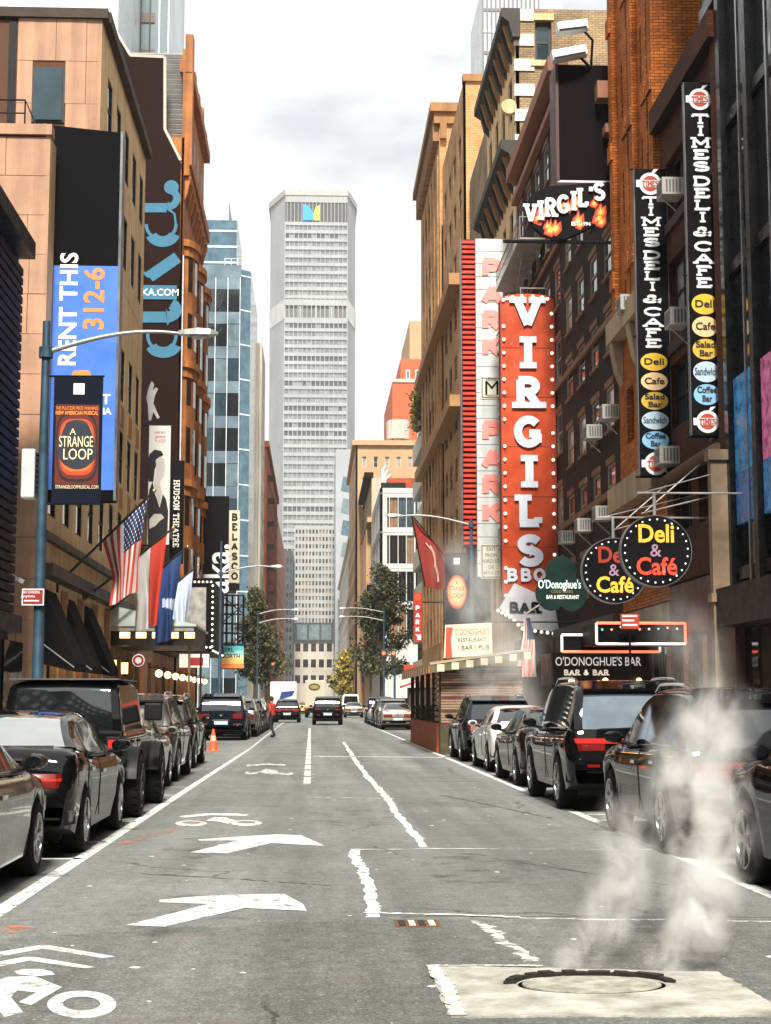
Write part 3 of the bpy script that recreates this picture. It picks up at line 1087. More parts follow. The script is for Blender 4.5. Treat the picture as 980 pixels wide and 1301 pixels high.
# --- small amber wall lanterns
for k in range(5):
    y = 53.6 + k * 4.1
    o = thing('wall_lantern', 'amber wall lantern under the hotel awnings, %s from the stone corner' % ORD[k], 'lantern', (XL, y, 2.9), 'amber lanterns along the hotel')
    MB().box(XL + .24, XL + .5, y - .12, y + .12, 2.75, 3.25).build('glass', mat('lantern_amber', (1, .55, .2), .5, emit=2.2, var=0), o)
    MB().box(XL + .2, XL + .54, y - .16, y + .16, 3.25, 3.33).box(XL + .3, XL + .44, y - .06, y + .06, 2.65, 2.75).box(XL, XL + .24, y - .03, y + .03, 3.26, 3.31).build('bracket', DARKM, o)

# --- blade billboard
x0, zt = aty(57, 158, 51.2)
x1, _ = aty(156, 172, 51.2)
_, zb = aty(100, 640, 51.2)
bb = thing('blade_billboard', 'tall black and blue rental billboard fixed to the hotel corner', 'billboard', ((x0 + x1) / 2, 51.5, zb))
MB().prism([(x0, zb), (x1, zb + .1), (x1, zt - .25), (x0, zt)], 'y', 51.2, 51.75).build('panel', BLACK, bb)
sx0, sz0 = aty(61, 622, 51.15)
sx1, sz1 = aty(152, 338, 51.15)
SCRB = mat('blue_vinyl', s2l('#3f6cc4'), .4, var=.12, scale=.9, emit=.2)
MB().box(sx0, sx1, 51.17, 51.199, sz0, sz1).build('poster', SCRB, bb)
WHITE = mat('sign_white', (.82, .84, .86), .5, var=.04)
OLET = mat('orange_lettering', s2l('#f08a3c'), .5, var=.05)
mpx = (sx1 - sx0) / 91.
ax_, az_ = aty(87, 448, 51.17)
ftext('RENT THIS', *[aty(88, 393, 51.17)[i] for i in (0, 1)], .80, 51.165, WHITE, bb, rot=PI / 2, bold=.02, fit=None)
ftext('312-6', *[aty(121, 380, 51.17)[i] for i in (0, 1)], .92, 51.165, OLET, bb, rot=PI / 2, bold=.02)
ftext('T', *aty(135, 508, 51.17), .46, 51.165, WHITE, bb, bold=.012)
ftext('IA', *aty(136, 523, 51.17), .3, 51.165, WHITE, bb, bold=.01)
MB().prism([(q[0], q[1]) for q in (aty(88, 480, 51), aty(93, 470, 51), aty(108, 469, 51), aty(113, 470, 51), aty(117, 482, 51))], 'y', 51.15, 51.169).build('logo_shape', OLET, bb)
MB().box(x0 - .03, x0 + .05, 51.1, 51.8, zb, zt).box(x1 - .05, x1 + .03, 51.1, 51.8, zb + .1, zt - .25).build('edge_trim', mat('sign_trim', (.16, .17, .18), .4, .6), bb)

# --- glass tower peeping over the hotel roof
b = thing('pale_glass_tower', 'pale ribbed glass tower rising behind the stone hotel roof', 'tower', (-22, 130, 0))
MB().box(-45, aty(137, 0, 120)[0], 120, 150, 0, 70).build('core', mat('pale_cladding', (.55, .62, .64), .3, var=.1, scale=.2), b)
xa, xb = aty(140, 0, 135)[0], aty(205, 0, 135)[0]
MB().box(xa, xb, 135, 150, 0, 76).build('core', mat('grey_tower_glass', (.20, .25, .27), .15, spec=.8, var=.2, scale=.15), b)
for k in range(13):
    x = -26 + k * .82
    if x < aty(134, 0, 120)[0]:
        MB().box(x, x + .18, 119.85, 120.02, 40, 70).build('fin', mat('white_fin', (.72, .76, .77), .4), b)
for k in range(6):
    xk = xa + (xb - xa) * (.02 + k * .19)
    MB().box(xk, xk + .12, 134.85, 135.0, 45, 76).build('mullion', FRAME_D if k < 4 else MATS['white_fin'], b)
for k in range(8):
    MB().box(xa, xb - 1.3, 134.88, 134.98, 48 + k * 3.4, 48.9 + k * 3.4).build('spandrel', mat('brown_spandrel', (.12, .085, .065), .5), b)

# --- low theatre
b = thing('low_theatre', 'low ornate theatre between the hotel and the brown painted wall', 'theatre', (-12, 91, 0))
MB().box(-22, XL - .4, 78.0, 98.6, 0, 11).build('core', ROOFING, b)
facade(b, '+x', XL - .02, 77.9, 98.7, .15, 11, spans(78.2, 98.4, 5, .5), [(.6, 3.6), (6.2, 9.4)], STONE, FRAME_D, [P_DARK, mat('lit_amber_pane', (.8, .45, .15), .4, emit=.8)], th=.3, mull=2)
MB().box(XL - .1, XL + .25, 77.9, 98.7, 11, 11.5).box(XL - .1, XL + .2, 77.9, 98.7, 5.0, 5.35).build('cornice', STONE, b)

# --- brown painted party wall with lettering + orange terracotta apartment house
b = thing('terracotta_building', 'tall orange terracotta building with curved bays and a brown painted side wall', 'apartment house', (-12, 118, 0))
YW = 99.0


def A(px, py, Y=YW):
    return aty(px, py, Y)


MB().box(-30, XL + .05, 99.4, 117, 0, 38).build('core', ORANGE, b)
poly = [(-30, 0), (A(229, 600)[0], 0), A(229, 204), A(209, 164), A(209, 72), A(165, 70), A(140, 28), (-30, A(140, 28)[1])]
MB().prism(poly, 'y', YW, 99.38).build('party_wall', BROWNW, b)
mb = MB()
ed = [A(229, 204), A(209, 164), A(209, 72), A(165, 70), A(140, 28)]
for p, q in zip(ed[:-1], ed[1:]):
    mb.tube([(p[0], YW + .1, p[1]), (q[0], YW + .1, q[1])], .14, 5)
mb.build('flashing', mat('pale_flashing', (.5, .45, .38), .6), b)
# louvred plant screen
lx0, lx1 = A(205, 100, 101)[0], A(238, 100, 101)[0]
lz0, lz1 = A(220, 206, 101)[1], A(220, 66, 101)[1]
MB().box(lx0 - 4, lx1, 101.2, 116, 30, lz1).build('plant_screen', mat('grey_screen', (.28, .28, .27), .6), b)
lv = MB().obox((0, 0, 0), (lx1 - lx0 + 2, .08, .26), Matrix.Rotation(R(35), 3, 'X')).mesh('louvre', mat('louvre_grey', (.5, .51, .5), .5, .2))
for k in range(22):
    inst('louvre', lv, b, ((lx0 + lx1) / 2 - 1, 101.1, lz0 + .1 + (lz1 - lz0) * k / 22))
MB().box(lx1 - .02, lx1 + .5, 99.5, 100.5, lz0 - .3, lz1 + .6).build('corner_pier', ORANGE, b)
# lettering on the wall
BLU = mat('sign_blue', s2l('#2c6a86'), .7, var=.2, scale=1.2)
lt = MB()
yy = YW - .02
# big rotated word, read from bottom to top: bold didone-like strokes
def wl(pts, t_, k=0):
    stroke(lt, [A(*q) for q in pts], t_, YW - .004 - .003 * k, YW - .02 - .003 * k)


def parc(cx, cy, rx, ry, a0, a1, n=12):
    return [(cx + rx * math.cos(R(a0 + (a1 - a0) * i / n)), cy - ry * math.sin(R(a0 + (a1 - a0) * i / n))) for i in range(n + 1)]


u = .051
wl([(100, 262.5), (214, 262.5)] + parc(214, 252, 11, 10.5, -90, 75), 15 * u * .6, 1)
wl([(100, 264), (212, 264)], 12 * u, 2)
wl(parc(205, 285, 19, 19, 180, 360, 14), 4 * u, 3)
wl(parc(207, 296, 15, 11, 195, 350, 14), 14 * u, 4)
wl([(224, 288), (222, 272), (212, 264)], 2.5 * u, 5)
wl([(190, 352), (226, 327)], 15 * u, 6)
wl([(182, 346), (190, 352)], 4 * u, 7)
wl([(150, 403), (212, 403)] + parc(212, 394, 12, 9, -90, 60), 14 * u, 8)
wl([(150, 404), (205, 404)], 12 * u, 9)
wl(parc(206, 426, 18, 20, 170, 360, 14), 4 * u, 10)
wl(parc(208, 437, 16, 11, 195, 350, 14), 14 * u, 11)
lt.build('painted_lettering', BLU, b)
o = MB().disc((A(218, 238)[0], YW - .025, A(218, 238)[1]), 9.3 * u, 'y', 24)
o.build('painted_dot', BLU, b)
p0, p1 = A(150, 380), A(225, 363)
MB().box(p0[0], p1[0], YW - .06, YW - .045, p0[1], p1[1]).build('painted_band', BLU, b)
ftext('AKA.COM', *A(200, 372), .62, YW - .062, WHITE, b, bold=.008)
MB().box(A(227.6, 0)[0], A(229, 0)[0], YW - .12, YW - .01, 2, 30).build('neon_edge', mat('pale_edge', (.5, .55, .62), .4), b)
# facade: flat wall with windows, three curved bays, cornices
facade(b, '+x', XL + .06, 99.4, 117, .15, 42.5, spans(99.8, 116.6, 5, .5), spans(5, 41.5, 11, .6), ORANGE, FRAME_D, [P_DARK, P_DARK, P_BLUE], th=.15)
MB().box(XL - .3, XL + .55, 99.45, 117.2, 36.2, 37.0).box(XL - .3, XL + .4, 99.45, 117.2, 35.5, 36.2).build('cornice', ORANGE, b)
MB().box(XL - .3, XL + .5, 99.45, 117.2, 42.5, 43.3).build('cornice', ORANGE, b)
MB().box(XL - .3, XL + .5, 99.45, 117.2, 5.2, 6.0).build('cornice', ORANGE, b)
for c_y in (102.4, 108.0, 113.6):
    mb = MB()
    seg = 8
    pr = [(XL + .05 + .75 * math.sin(PI * i / seg), c_y - 2.1 * math.cos(PI * i / seg)) for i in range(seg + 1)]
    mb.prism(pr, 'z', 8, 31)
    bay = mb.build('bay', ORANGE, b, smooth=30)
    for zz in (7.3, 14.9, 22.6, 30.6):
        mb = MB()
        big = [(XL + .05 + 1.0 * math.sin(PI * i / seg), c_y - 2.45 * math.cos(PI * i / seg)) for i in range(seg + 1)]
        mid = [(XL + .05 + .86 * math.sin(PI * i / seg), c_y - 2.25 * math.cos(PI * i / seg)) for i in range(seg + 1)]
        mb.prism(big, 'z', zz + .35, zz + .8).prism(mid, 'z', zz - .25, zz + .349)
        mb.build('bay_cornice', ORANGE, bay)
    for fl in range(6):
        z0 = 9.0 + fl * 3.75
        if fl >= 2:
            z0 += .3
        for s_ in (1.6, 3.2, 4.8, 6.4):
            a0, a1 = PI * (s_ - .5) / seg, PI * (s_ + .5) / seg
            q0 = (XL + .05 + .765 * math.sin(a0), c_y - 2.12 * math.cos(a0))
            q1 = (XL + .05 + .765 * math.sin(a1), c_y - 2.12 * math.cos(a1))
            mb = MB()
            mb.add([(*q0, z0), (*q1, z0), (*q1, z0 + 2.3), (*q0, z0 + 2.3)], [(0, 1, 2, 3)])
            mb.build('bay_pane', P_DARK, bay)
# carved brackets breaking the silhouette
rb = random.Random(9)
for k in range(9):
    y = 99.7 + k * 1.95
    mb = MB().prism([(XL + .1, 35.5), (XL + .5, 35.5), (XL + .25, 34.3), (XL + .1, 33.9)], 'y', y, y + .5)
    mb.build('bracket', ORANGE, b)
for k in range(5):
    y = 100 + k * 3.6
    MB().box(XL - .2, XL + .4, y, y + 1.0, 43.3, 44.0 + rb.uniform(0, .6)).build('merlon', ORANGE, b)

# --- blue glass office block
b = thing('glass_office_block', 'blue mirrored glass office block with wavy reflections behind the orange building', 'office block', (-12, 225, 0))
GY = 217.0
gx0, gx1 = -18.0, aty(306, 400, GY)[0]
gx2 = aty(318, 400, GY)[0]
gz = aty(300, 342, GY)[1]
MB().box(gx0, gx1, GY + .3, 245, 0, gz).build('core', DARKM, b)
MIRROR = pane_mat('mirror_glass', (.14, .24, .30), .04, 1, .9)
MIRROR.node_tree.nodes['Principled BSDF'].inputs['Metallic'].default_value = .75
for k in range(13):
    z0 = gz - 1.2 - k * 4.95
    MB().box(gx0, gx1 - .03, GY + .02, GY + .3, z0 - 1.7, z0).build('spandrel_band', mat('blue_spandrel', (.15, .21, .25), .2, .3, var=.3, scale=.3), b)
    for c_ in range(4):
        xx = gx1 - .1 - (c_ + 1) * 1.72
        MB().box(xx + .06, xx + 1.66, GY + .1, GY + .3, z0 - 4.9, z0 - 1.72).build('pane', [P_DARK, P_DARK, P_BLUE, P_SKY][(k * 3 + c_) % 4], b)
MB().box(gx0, gx1, GY + .0, GY + .3, gz - 1.2, gz + .6).build('parapet', MATS['blue_spandrel'], b)
MB().prism([(gx1, GY), (gx2, GY + 1.2), (gx2, 244), (gx1, 244)], 'z', 0, gz).build('mirror_corner', MIRROR, b)
for k in range(13):
    MB().prism([(gx1 - .02, GY - .06), (gx2 + .05, GY + 1.14), (gx2 + .05, GY + 1.3), (gx1 - .02, GY + .02)], 'z', gz - 1 - k * 4.95, gz - .8 - k * 4.95).build('transom', mat('pale_transom', (.6, .64, .65), .4), b)
for k in range(5):
    MB().box(gx1 - .1 - k * 1.72 - .05, gx1 - .1 - k * 1.72 + .05, GY - .03, GY + .12, 0, gz - 1.2).build('mullion', MATS['pale_transom'], b)
ux1 = aty(301, 300, 228)[0]
uz = aty(300, 280, 228)[1]
MB().box(gx0, ux1, 228, 244, gz, uz).build('upper_storeys', MIRROR, b)
for k in range(4):
    MB().box(gx0, ux1 + .05, 227.9, 228.0, gz + 1.5 + k * 2.4, gz + 1.8 + k * 2.4).build('transom', MATS['pale_transom'], b)
MB().box(-16, aty(291, 270, 230)[0], 230, 240, uz, aty(291, 256, 230)[1]).build('plant_room', mat('pale_grey_panel', (.42, .43, .43), .6), b)
mb = MB()
for k in range(5):
    x = gx2 - .1 - k * .9
    mb.tube([(x, GY + 1.4, gz), (x, GY + 1.4, gz + 1.9)], .06, 5)
mb.tube([(gx2 - .1, GY + 1.4, gz + 1.9), (gx2 - 3.8, GY + 1.4, gz + 1.9)], .06, 5)
mb.build('roof_railing', MATS['pale_transom'], b)

PALEF = mat('pale_far_stone', (.48, .44, .37), .85, var=.2, scale=.1, streak=.25)
b = thing('pale_gridded_building', 'narrow pale gridded building just beyond the blue glass block', 'office building', (-10, 246, 0))
facade(b, '+x', XL + .15, 245.5, 262, .15, 58, spans(246, 261.6, 4, .5), spans(3, 57, 15, .55), PALEF, FRAME_T, [P_SKY, P_PALE], th=.4, rail=False)
MB().box(-18, XL - .3, 245.6, 262, 0, 58).build('core', PALEF, b)

b = thing('red_brick_house', 'red brown brick house with iron balconies beyond the glass block', 'building', (-12, 300, 0))
REDB = brick('far_red_brick', '#a4573a', '#8c4630', '#6a4434', 3)
MB().box(-22, XL - .4, 262.4, 340, 0, 44).build('core', REDB, b)
facade(b, '+x', XL + .5, 262.5, 340, .15, 44, spans(264, 339, 12, .4), spans(4, 42, 9, .55), REDB, FRAME_D, [P_DARK, P_SKY], th=.5, rail=False)
fy = 262.4
facade(b, '-y', fy, -16, XL + .48, .15, 44, spans(-15.6, XL + .3, 3, .45), spans(4, 42, 9, .55), REDB, FRAME_W, [P_DARK, P_PALE], th=.4)
for k in range(10):
    MB().box(XL + .4, XL + 1.7, 270, 276, 4 + k * 4, 4.3 + k * 4).build('balcony_slab', DARKM, b)
MB().box(-17, XL + .9, 262, 340, 44, 45).build('cornice', REDB, b)

b = thing('pink_far_building', 'plain pinkish building far down on the left beyond the brick house', 'building', (-12, 380, 0))
PINK = mat('pink_render', s2l('#d8a898', .75), .9, var=.12, scale=.1)
MB().box(-26, XL - .3, 350, 470, 0, 44).build('core', PINK, b)
u_, v_ = spans(351, 469, 14, .45), spans(3, 42, 10, .55)
wall_holes(frame_T('+x', XL), 350, 470, .15, 44, u_, v_, .4).build('wall', PINK, b)
far_panes(b, '+x', XL, u_, v_, [P_DARK, P_SKY], -.3)
MB().box(XL - 4, XL + .4, 349.6, 351, 40, 41).box(-12, XL - 1, 352, 356, 44, 47.5).build('cornice', BROWNW, b)

b = thing('dark_far_building', 'dark slate coloured building far down on the left beside the end block', 'building', (-14, 690, 0))
MB().box(-30, XL - .2, 640, 700, 0, aty(365, 700, 640)[1]).build('core', mat('slate_cladding', (.035, .045, .055), .5, var=.2, scale=.1), b)
u_, v_ = spans(-20, XL - .4, 8, .5), spans(4, 60, 16, .5)
far_panes(b, '-y', 639.9, u_, v_, [P_DARK, P_BLUE], .05)

# --- skyscraper closing the view
b = thing('slab_skyscraper', 'pale octagonal concrete skyscraper closing the far end of the street', 'skyscraper', (0, 760, 0))
TC = mat('pale_precast', (.34, .355, .355), .85, var=.14, scale=.06, streak=.3)
TY = 760.0


def B(px, py, Y=TY):
    return aty(px, py, Y)


tx0, tx1 = B(361, 500)[0], B(441, 500)[0]
ox0, ox1 = B(340.5, 500)[0], B(452.5, 500)[0]
tt = B(397, 241)[1]
plan = [(tx0, TY), (tx1, TY), (ox1, TY + 22), (ox1, TY + 95), (tx1, TY + 117), (tx0, TY + 117), (ox0, TY + 95), (ox0, TY + 22)]
inner = [(x, y + .0) for x, y in plan]
side_h = tt - 3
core = [(tx0 + .5, TY + 1.2), (tx1 - .5, TY + 1.2), (tx1 - .5, TY + 110), (tx0 + .5, TY + 110)]
MB().prism(core, 'z', 0, side_h).build('core', mat('tower_dark_core', (.10, .11, .11), .5, var=.1, scale=.1), b)
zc = B(397, 393)[1]     # mechanical storey
for s0, a_, c_ in (('wing', (tx1 - .02, TY), (ox1, TY + 22)), ('wing', (tx0 + .02, TY), (ox0, TY + 22))):
    back = [(ox1, TY + 95), (tx1 - .02, TY + 110)] if a_[0] > 0 else [(ox0, TY + 95), (tx0 + .02, TY + 110)]
    MB().prism([a_, c_] + back, 'z', 0, zc - 5).prism([a_, c_] + back, 'z', zc + 5, side_h).build('wing', TC, b)
    ins = [(a_[0] * .99 + c_[0] * .01, a_[1] + 1.2), (c_[0] * .97, c_[1] + 1), (back[0][0] * .97, back[0][1])]
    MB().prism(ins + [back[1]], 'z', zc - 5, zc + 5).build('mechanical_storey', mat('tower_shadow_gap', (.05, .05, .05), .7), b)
    for i in range(9):
        f = (i + .5) / 9
        x, y = a_[0] + (c_[0] - a_[0]) * f, a_[1] + (c_[1] - a_[1]) * f
        MB().box(x - .55, x + .55, y - .1, y + 1.6, zc - 5, zc + 5).build('fin', TC, b)
# floors: pale spandrels and rows of panes
zt_, zb_ = B(397, 282)[1], B(397, 660)[1]
fl = (B(397, 390)[1] - B(397, 660)[1]) / 25.5
rows = []
z = zt_
BL1 = pane_mat('tower_pane', (.05, .065, .08), .1)
BL2 = pane_mat('tower_pane_grey', (.16, .18, .19), .12)
BL3 = pane_mat('tower_pane_pale', (.22, .24, .245), .2)
tw = random.Random(12)
spd, pns = MB(), MB()
kk = 0
while z > 4:
    if abs(z - fl / 2 - zc) < fl * .8:
        z -= fl
        continue
    MB().box(tx0 + .02, tx1 - .02, TY, TY + 1.3, z - fl * .40, z).build('spandrel', TC, b)
    dark = tw.random()
    cols = 14 if z < zc else 14
    for c_ in range(cols):
        xa = tx0 + (tx1 - tx0) * (c_ + .14) / cols
        xb_ = tx0 + (tx1 - tx0) * (c_ + .86) / cols
        r_ = tw.random()
        mi = 0 if (dark > .72 and r_ < .8) else (1 if r_ < .55 else 2)
        pns.add([(xa, TY + .6, z - fl), (xb_, TY + .6, z - fl), (xb_, TY + .6, z - fl * .40), (xa, TY + .6, z - fl * .40)], [(0, 1, 2, 3)], mi)
    z -= fl
    kk += 1
o = pns.build('window_panes', [BL1, BL2, BL3], b, fix=False)
o['kind'] = 'stuff'
for c_ in range(15):
    x = tx0 + (tx1 - tx0) * c_ / 14
    MB().box(x - .2, x + .2, TY - .12, TY + 1.1, 0, zt_).build('mullion', TC, b)
for k in range(5):
    x = tx0 + (tx1 - tx0) * k / 4
    MB().box(x - .5, x + .5, TY + .02, TY + 1.25, zc - 4.5, zc + 1.5).build('mechanical_column', TC, b)
MB().box(tx0, tx1, TY + .05, TY + 1.3, zc - 5.5, zc - 4.2).box(tx0, tx1, TY + .05, TY + 1.3, zc + 2, zc + 5).build('mechanical_band', TC, b)
# crown: open slotted top with the coloured emblem
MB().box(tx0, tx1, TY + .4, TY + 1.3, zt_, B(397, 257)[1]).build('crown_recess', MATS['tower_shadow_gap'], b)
for k in range(17):
    x = tx0 + (tx1 - tx0) * (k + .5) / 17
    MB().box(x - .14, x + .14, TY + .02, TY + .42, zt_, B(397, 257)[1]).build('crown_fin', TC, b)
MB().prism([(x * 1.02 + .0, y) for x, y in [(tx0, TY - .4), (tx1, TY - .4), (ox1 + .5, TY + 22), (ox1, TY + 95), (ox0, TY + 95), (ox0 - .5, TY + 22)]], 'z', side_h, tt).build('roof_slab', mat('tower_roof_edge', (.34, .34, .32), .7), b)
MB().box(tx0, tx1, TY, TY + 1.3, B(397, 257)[1], side_h).build('crown_lintel', TC, b)
for k, (px_, hh) in enumerate(((365, 7), (383, 4), (396, 8), (415, 6), (427, 9), (396, 3))):
    x = B(px_, 240)[0]
    MB().tube([(x, TY + 12 + k, tt), (x, TY + 12 + k, tt + hh * .45)], .28, 5).build('aerial', DARKM, b)
MB().box(B(391, 240)[0], B(403, 240)[0], TY + 14, TY + 16, tt + .5, tt + 1.2).build('roof_frame', DARKM, b)
EBLUE = mat('emblem_blue', s2l('#1888d0'), .4, emit=.3, var=0)
EYEL = mat('emblem_lime', s2l('#d8d83a'), .4, emit=.3, var=0)
MB().prism([B(385, 280), B(399, 280), B(398.5, 272), B(393, 262), B(385, 259.5)], 'y', TY - .5, TY + .0).build('emblem', EBLUE, b)
MB().prism([B(399.3, 280), B(406.5, 280), B(406.5, 261), B(401, 264), B(398.8, 272)], 'y', TY - .55, TY + .0).build('emblem', EYEL, b)

# --- street end block in front of the skyscraper
b = thing('street_end_block', 'pale office block with rows of dark windows below the skyscraper', 'office block', (0, 722, 0))
EY = 722.0
ex0, ex1 = aty(374, 700, EY)[0], aty(427, 700, EY)[0]
ez = aty(397, 668, EY)[1]
EB = mat('end_block_stone', (.34, .345, .33), .85, var=.12, scale=.08, streak=.15)
MB().box(ex0 + .1, ex1 - .1, EY + .6, 752, 0, ez).build('core', EB, b)
u_, v_ = spans(ex0 + .3, ex1 - .3, 12, .55), spans(16, ez - 1, 19, .55)
wall_holes(frame_T('-y', EY), ex0, ex1, 16, ez, u_, v_, .5).build('wall', EB, b)
far_panes(b, '-y', EY, u_, v_, [P_DARK, P_DARK, P_SKY, pane_mat('warm_pane', (.22, .13, .07), .2)], -.4)
zz0, zz1 = aty(397, 815, EY)[1], aty(397, 795, EY)[1]
MB().box(ex0 - .5, ex1 + .5, EY - 1.2, EY + .3, zz0, zz1 + 1.4).build('dark_band', mat('slate_band', (.04, .05, .055), .5), b)
for k in range(3):
    x = ex0 + 1.5 + k * (ex1 - ex0 - 2.4) / 3
    MB().box(x, x + 4.6, EY - 1.26, EY - 1.21, zz0 + .8, zz1 + .4).build('wide_pane', P_SKY, b)
MB().box(ex0, ex1, EY - .3, EY + .5, 0, zz0).build('base_wall', PALEF, b)
for r_ in range(3):
    for k in range(5):
        x = ex0 + .8 + k * (ex1 - ex0 - 1.2) / 5
        z_ = aty(397, 868, EY)[1] + r_ * 7.2
        MB().box(x, x + 2.3, EY - .36, EY - .31, z_, z_ + 3.6).build('base_pane', P_DARK, b)

b = thing('grey_slab_block', 'plain grey glass slab right of the skyscraper base', 'office block', (14, 640, 0))
gxa, gxb = aty(426.5, 600, 640)[0], aty(452.5, 600, 640)[0]
gzz = aty(440, 571, 640)[1]
GREYS = mat('grey_slab_cladding', (.30, .32, .345), .35, var=.12, scale=.08)
MB().box(max(gxa, 8.4), gxb + 5, 640, 700, 0, gzz).build('core', GREYS, b)
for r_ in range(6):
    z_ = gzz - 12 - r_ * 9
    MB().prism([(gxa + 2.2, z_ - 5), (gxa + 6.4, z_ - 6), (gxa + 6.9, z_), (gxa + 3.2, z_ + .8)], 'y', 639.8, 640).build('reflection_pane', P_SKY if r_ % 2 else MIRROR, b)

# ================================================================== RIGHT SIDE, far to near
HX = 520
b = thing('cream_far_block', 'row of cream stone buildings far down on the right', 'building', (14, 450, 0))
MB().box(XR + .4, 26, 380, 636, 0, 46).build('core', PALEF, b)
u_, v_ = spans(381, 635, 26, .45), spans(4, 44, 9, .55)
wall_holes(frame_T('-x', XR), 380, 636, .15, 46, u_, v_, .5).build('wall', PALEF, b)
far_panes(b, '-x', XR, u_, v_, [P_DARK, P_SKY], -.35)
MB().box(XR - .8, XR + 1, 380, 636, 46, 47.2).box(XR - .6, XR + 1, 380, 636, 30, 30.8).build('cornice', PALEF, b)

b = thing('tan_stone_block', 'tan stone block with roof cornice behind the white gridded building', 'apartment block', (16, 330, 0))
FY = 318.0
TANF = mat('warm_far_stone', s2l('#e0b88c', .6), .85, var=.12, scale=.1, streak=.12)
bx0 = aty(452, 600, FY)[0]
bx1 = aty(560, 600, FY)[0]
bz = aty(480, 566, FY)[1]
MB().box(bx0 + .4, bx1, FY + .4, 378, 0, bz).build('core', TANF, b)
facade(b, '-y', FY, bx0, bx1, .15, bz, spans(bx0 + .6, bx1 - .4, 7, .36), spans(4, bz - 1.2, 11, .5), TANF, FRAME_W, [P_DARK, P_PALE], th=.4)
facade(b, '-x', bx0, FY, 378, .15, bz, spans(FY + 1, 377, 9, .4), spans(3, bz - 1, 11, .5), TANF, FRAME_D, [P_DARK, P_SKY], th=.4, rail=False)
MB().box(bx0 - .7, bx1, FY - .7, 378, bz, bz + 1.0).build('cornice', TANF, b)
b = thing('ornate_cream_house', 'narrow cream house with dark stepped cornices before the tan stone block', 'building', (14, 295, 0))
MB().box(XR + .4, 13.5, 277, 317, 0, 41).build('core', PALEF, b)
facade(b, '-x', XR, 276.8, 317.2, .15, 41, spans(277.5, 316.5, 7, .45), spans(4, 40, 10, .55), mat('cream_far', s2l('#e6c8a0', .75), .85, var=.2, scale=.2, streak=.3), FRAME_D, [P_DARK, P_SKY], th=.4, rail=False)
for z_, d_ in ((41, 1.3), (33, .8), (21, .8), (9, .9)):
    MB().box(XR - d_, XR + .3, 276.6, 317.3, z_, z_ + .9).build('cornice', BROWNW if z_ in (41, 21) else TANF, b)
for k in range(4):
    MB().box(XR - .9, XR, 280 + k * 9, 282.5 + k * 9, 12, 32).build('oriel', TANF, b)
tkx, tkz = aty(506, 558, 330)
o = thing('water_tank', 'round pale rooftop water tank on the tan stone block', 'water tank', (tkx, 330, bz + 1))
MB().lathe([(0, bz + 7.6), (2.3, bz + 7.2), (2.5, bz + 7), (2.5, bz + 3.2), (0, bz + 3.2)], (tkx, 330, 0), 'z', 24).build('tank', mat('tank_staves', (.50, .47, .42), .8, streak=.4), o, smooth=30)
mb = MB()
for k in range(4):
    mb.tube([(tkx + 1.6 * math.cos(k * PI / 2 + .7), 330 + 1.6 * math.sin(k * PI / 2 + .7), bz + 1.0), (tkx + 1.6 * math.cos(k * PI / 2 + .7), 330 + 1.6 * math.sin(k * PI / 2 + .7), bz + 3.3)], .15, 6)
mb.build('stand', DARKM, o)

b = thing('orange_red_block', 'orange red brick block stepped above the tan stone building', 'apartment block', (26, 415, 0))
ORR = mat('orange_red_render', s2l('#cf6238', .8), .85, var=.12, scale=.15)
q = lambda px, py: aty(px, py, 400)
MB().box(q(499, 0)[0], q(560, 0)[0], 400, 450, 0, q(0, 484)[1]).build('lower_block', ORR, b)
MB().box(q(510, 0)[0], q(560, 0)[0], 402, 450, q(0, 484)[1], q(0, 454)[1]).build('upper_block', ORR, b)
MB().box(q(524, 0)[0], q(560, 0)[0], 410, 450, q(0, 454)[1], aty(0, 408, 410)[1]).build('cream_penthouse', TANF, b)
for px_ in (519, 531):
    a_, c_ = q(px_ - 2.6, 480), q(px_ + 2.6, 468)
    MB().box(a_[0], c_[0], 401.8, 402, a_[1], c_[1]).build('window', FRAME_W, b)
    MB().box(a_[0] + .25, c_[0] - .25, 401.7, 401.8, a_[1] + .3, c_[1] - .3).build('pane', P_SKY, b.children[-1])
a_, c_ = q(512, 466), q(540, 463)
MB().box(q(499, 0)[0] - .3, q(560, 0)[0], 399.7, 400, q(0, 484)[1] - .4, q(0, 484)[1] + .5).build('coping', PALEF, b)

b = thing('white_gridded_building', 'modern white gridded building with large dark panes right of the street', 'office building', (14, 240, 0))
FY = 241.0
wz = aty(500, 620, FY)[1]
wx0 = XR
WPAN = mat('white_panel', (.46, .47, .45), .4, var=.1, scale=.3)
MB().box(wx0 + .3, 28, FY + .4, 275, 0, wz).build('core', DARKM, b)
vs_ = [aty(500, p_, FY)[1] for p_ in (632, 670, 680, 716, 726, 764, 774, 812)]
VV = [(vs_[1], vs_[0]), (vs_[3], vs_[2]), (vs_[5], vs_[4]), (vs_[7], vs_[6])][::-1]
UU = [(aty(a_, 0, FY)[0], aty(c_, 0, FY)[0]) for a_, c_ in ((492, 494.5), (495.5, 505.5), (506.5, 516), (517, 526), (528, 540))]
facade(b, '-y', FY, wx0, 28, 2, wz, UU, VV, WPAN, FRAME_D, [P_DARK, P_BLUE, pane_mat('warm_pane', (.2, .1, .05))], th=.4, mull=2, rail=False)
facade(b, '-x', wx0, FY, 275, 2, wz, spans(FY + 1, 274, 5, .6), VV, WPAN, FRAME_D, [P_SKY, P_PALE], th=.4, mull=2, rail=False)
for z_ in (vs_[0] + .6, vs_[2] + .4, vs_[4] + .4, vs_[6] + .4):
    MB().box(wx0 - .02, 28, FY - .03, FY, z_, z_ + .12).build('joint', mat('joint_grey', (.3, .3, .3), .6), b)
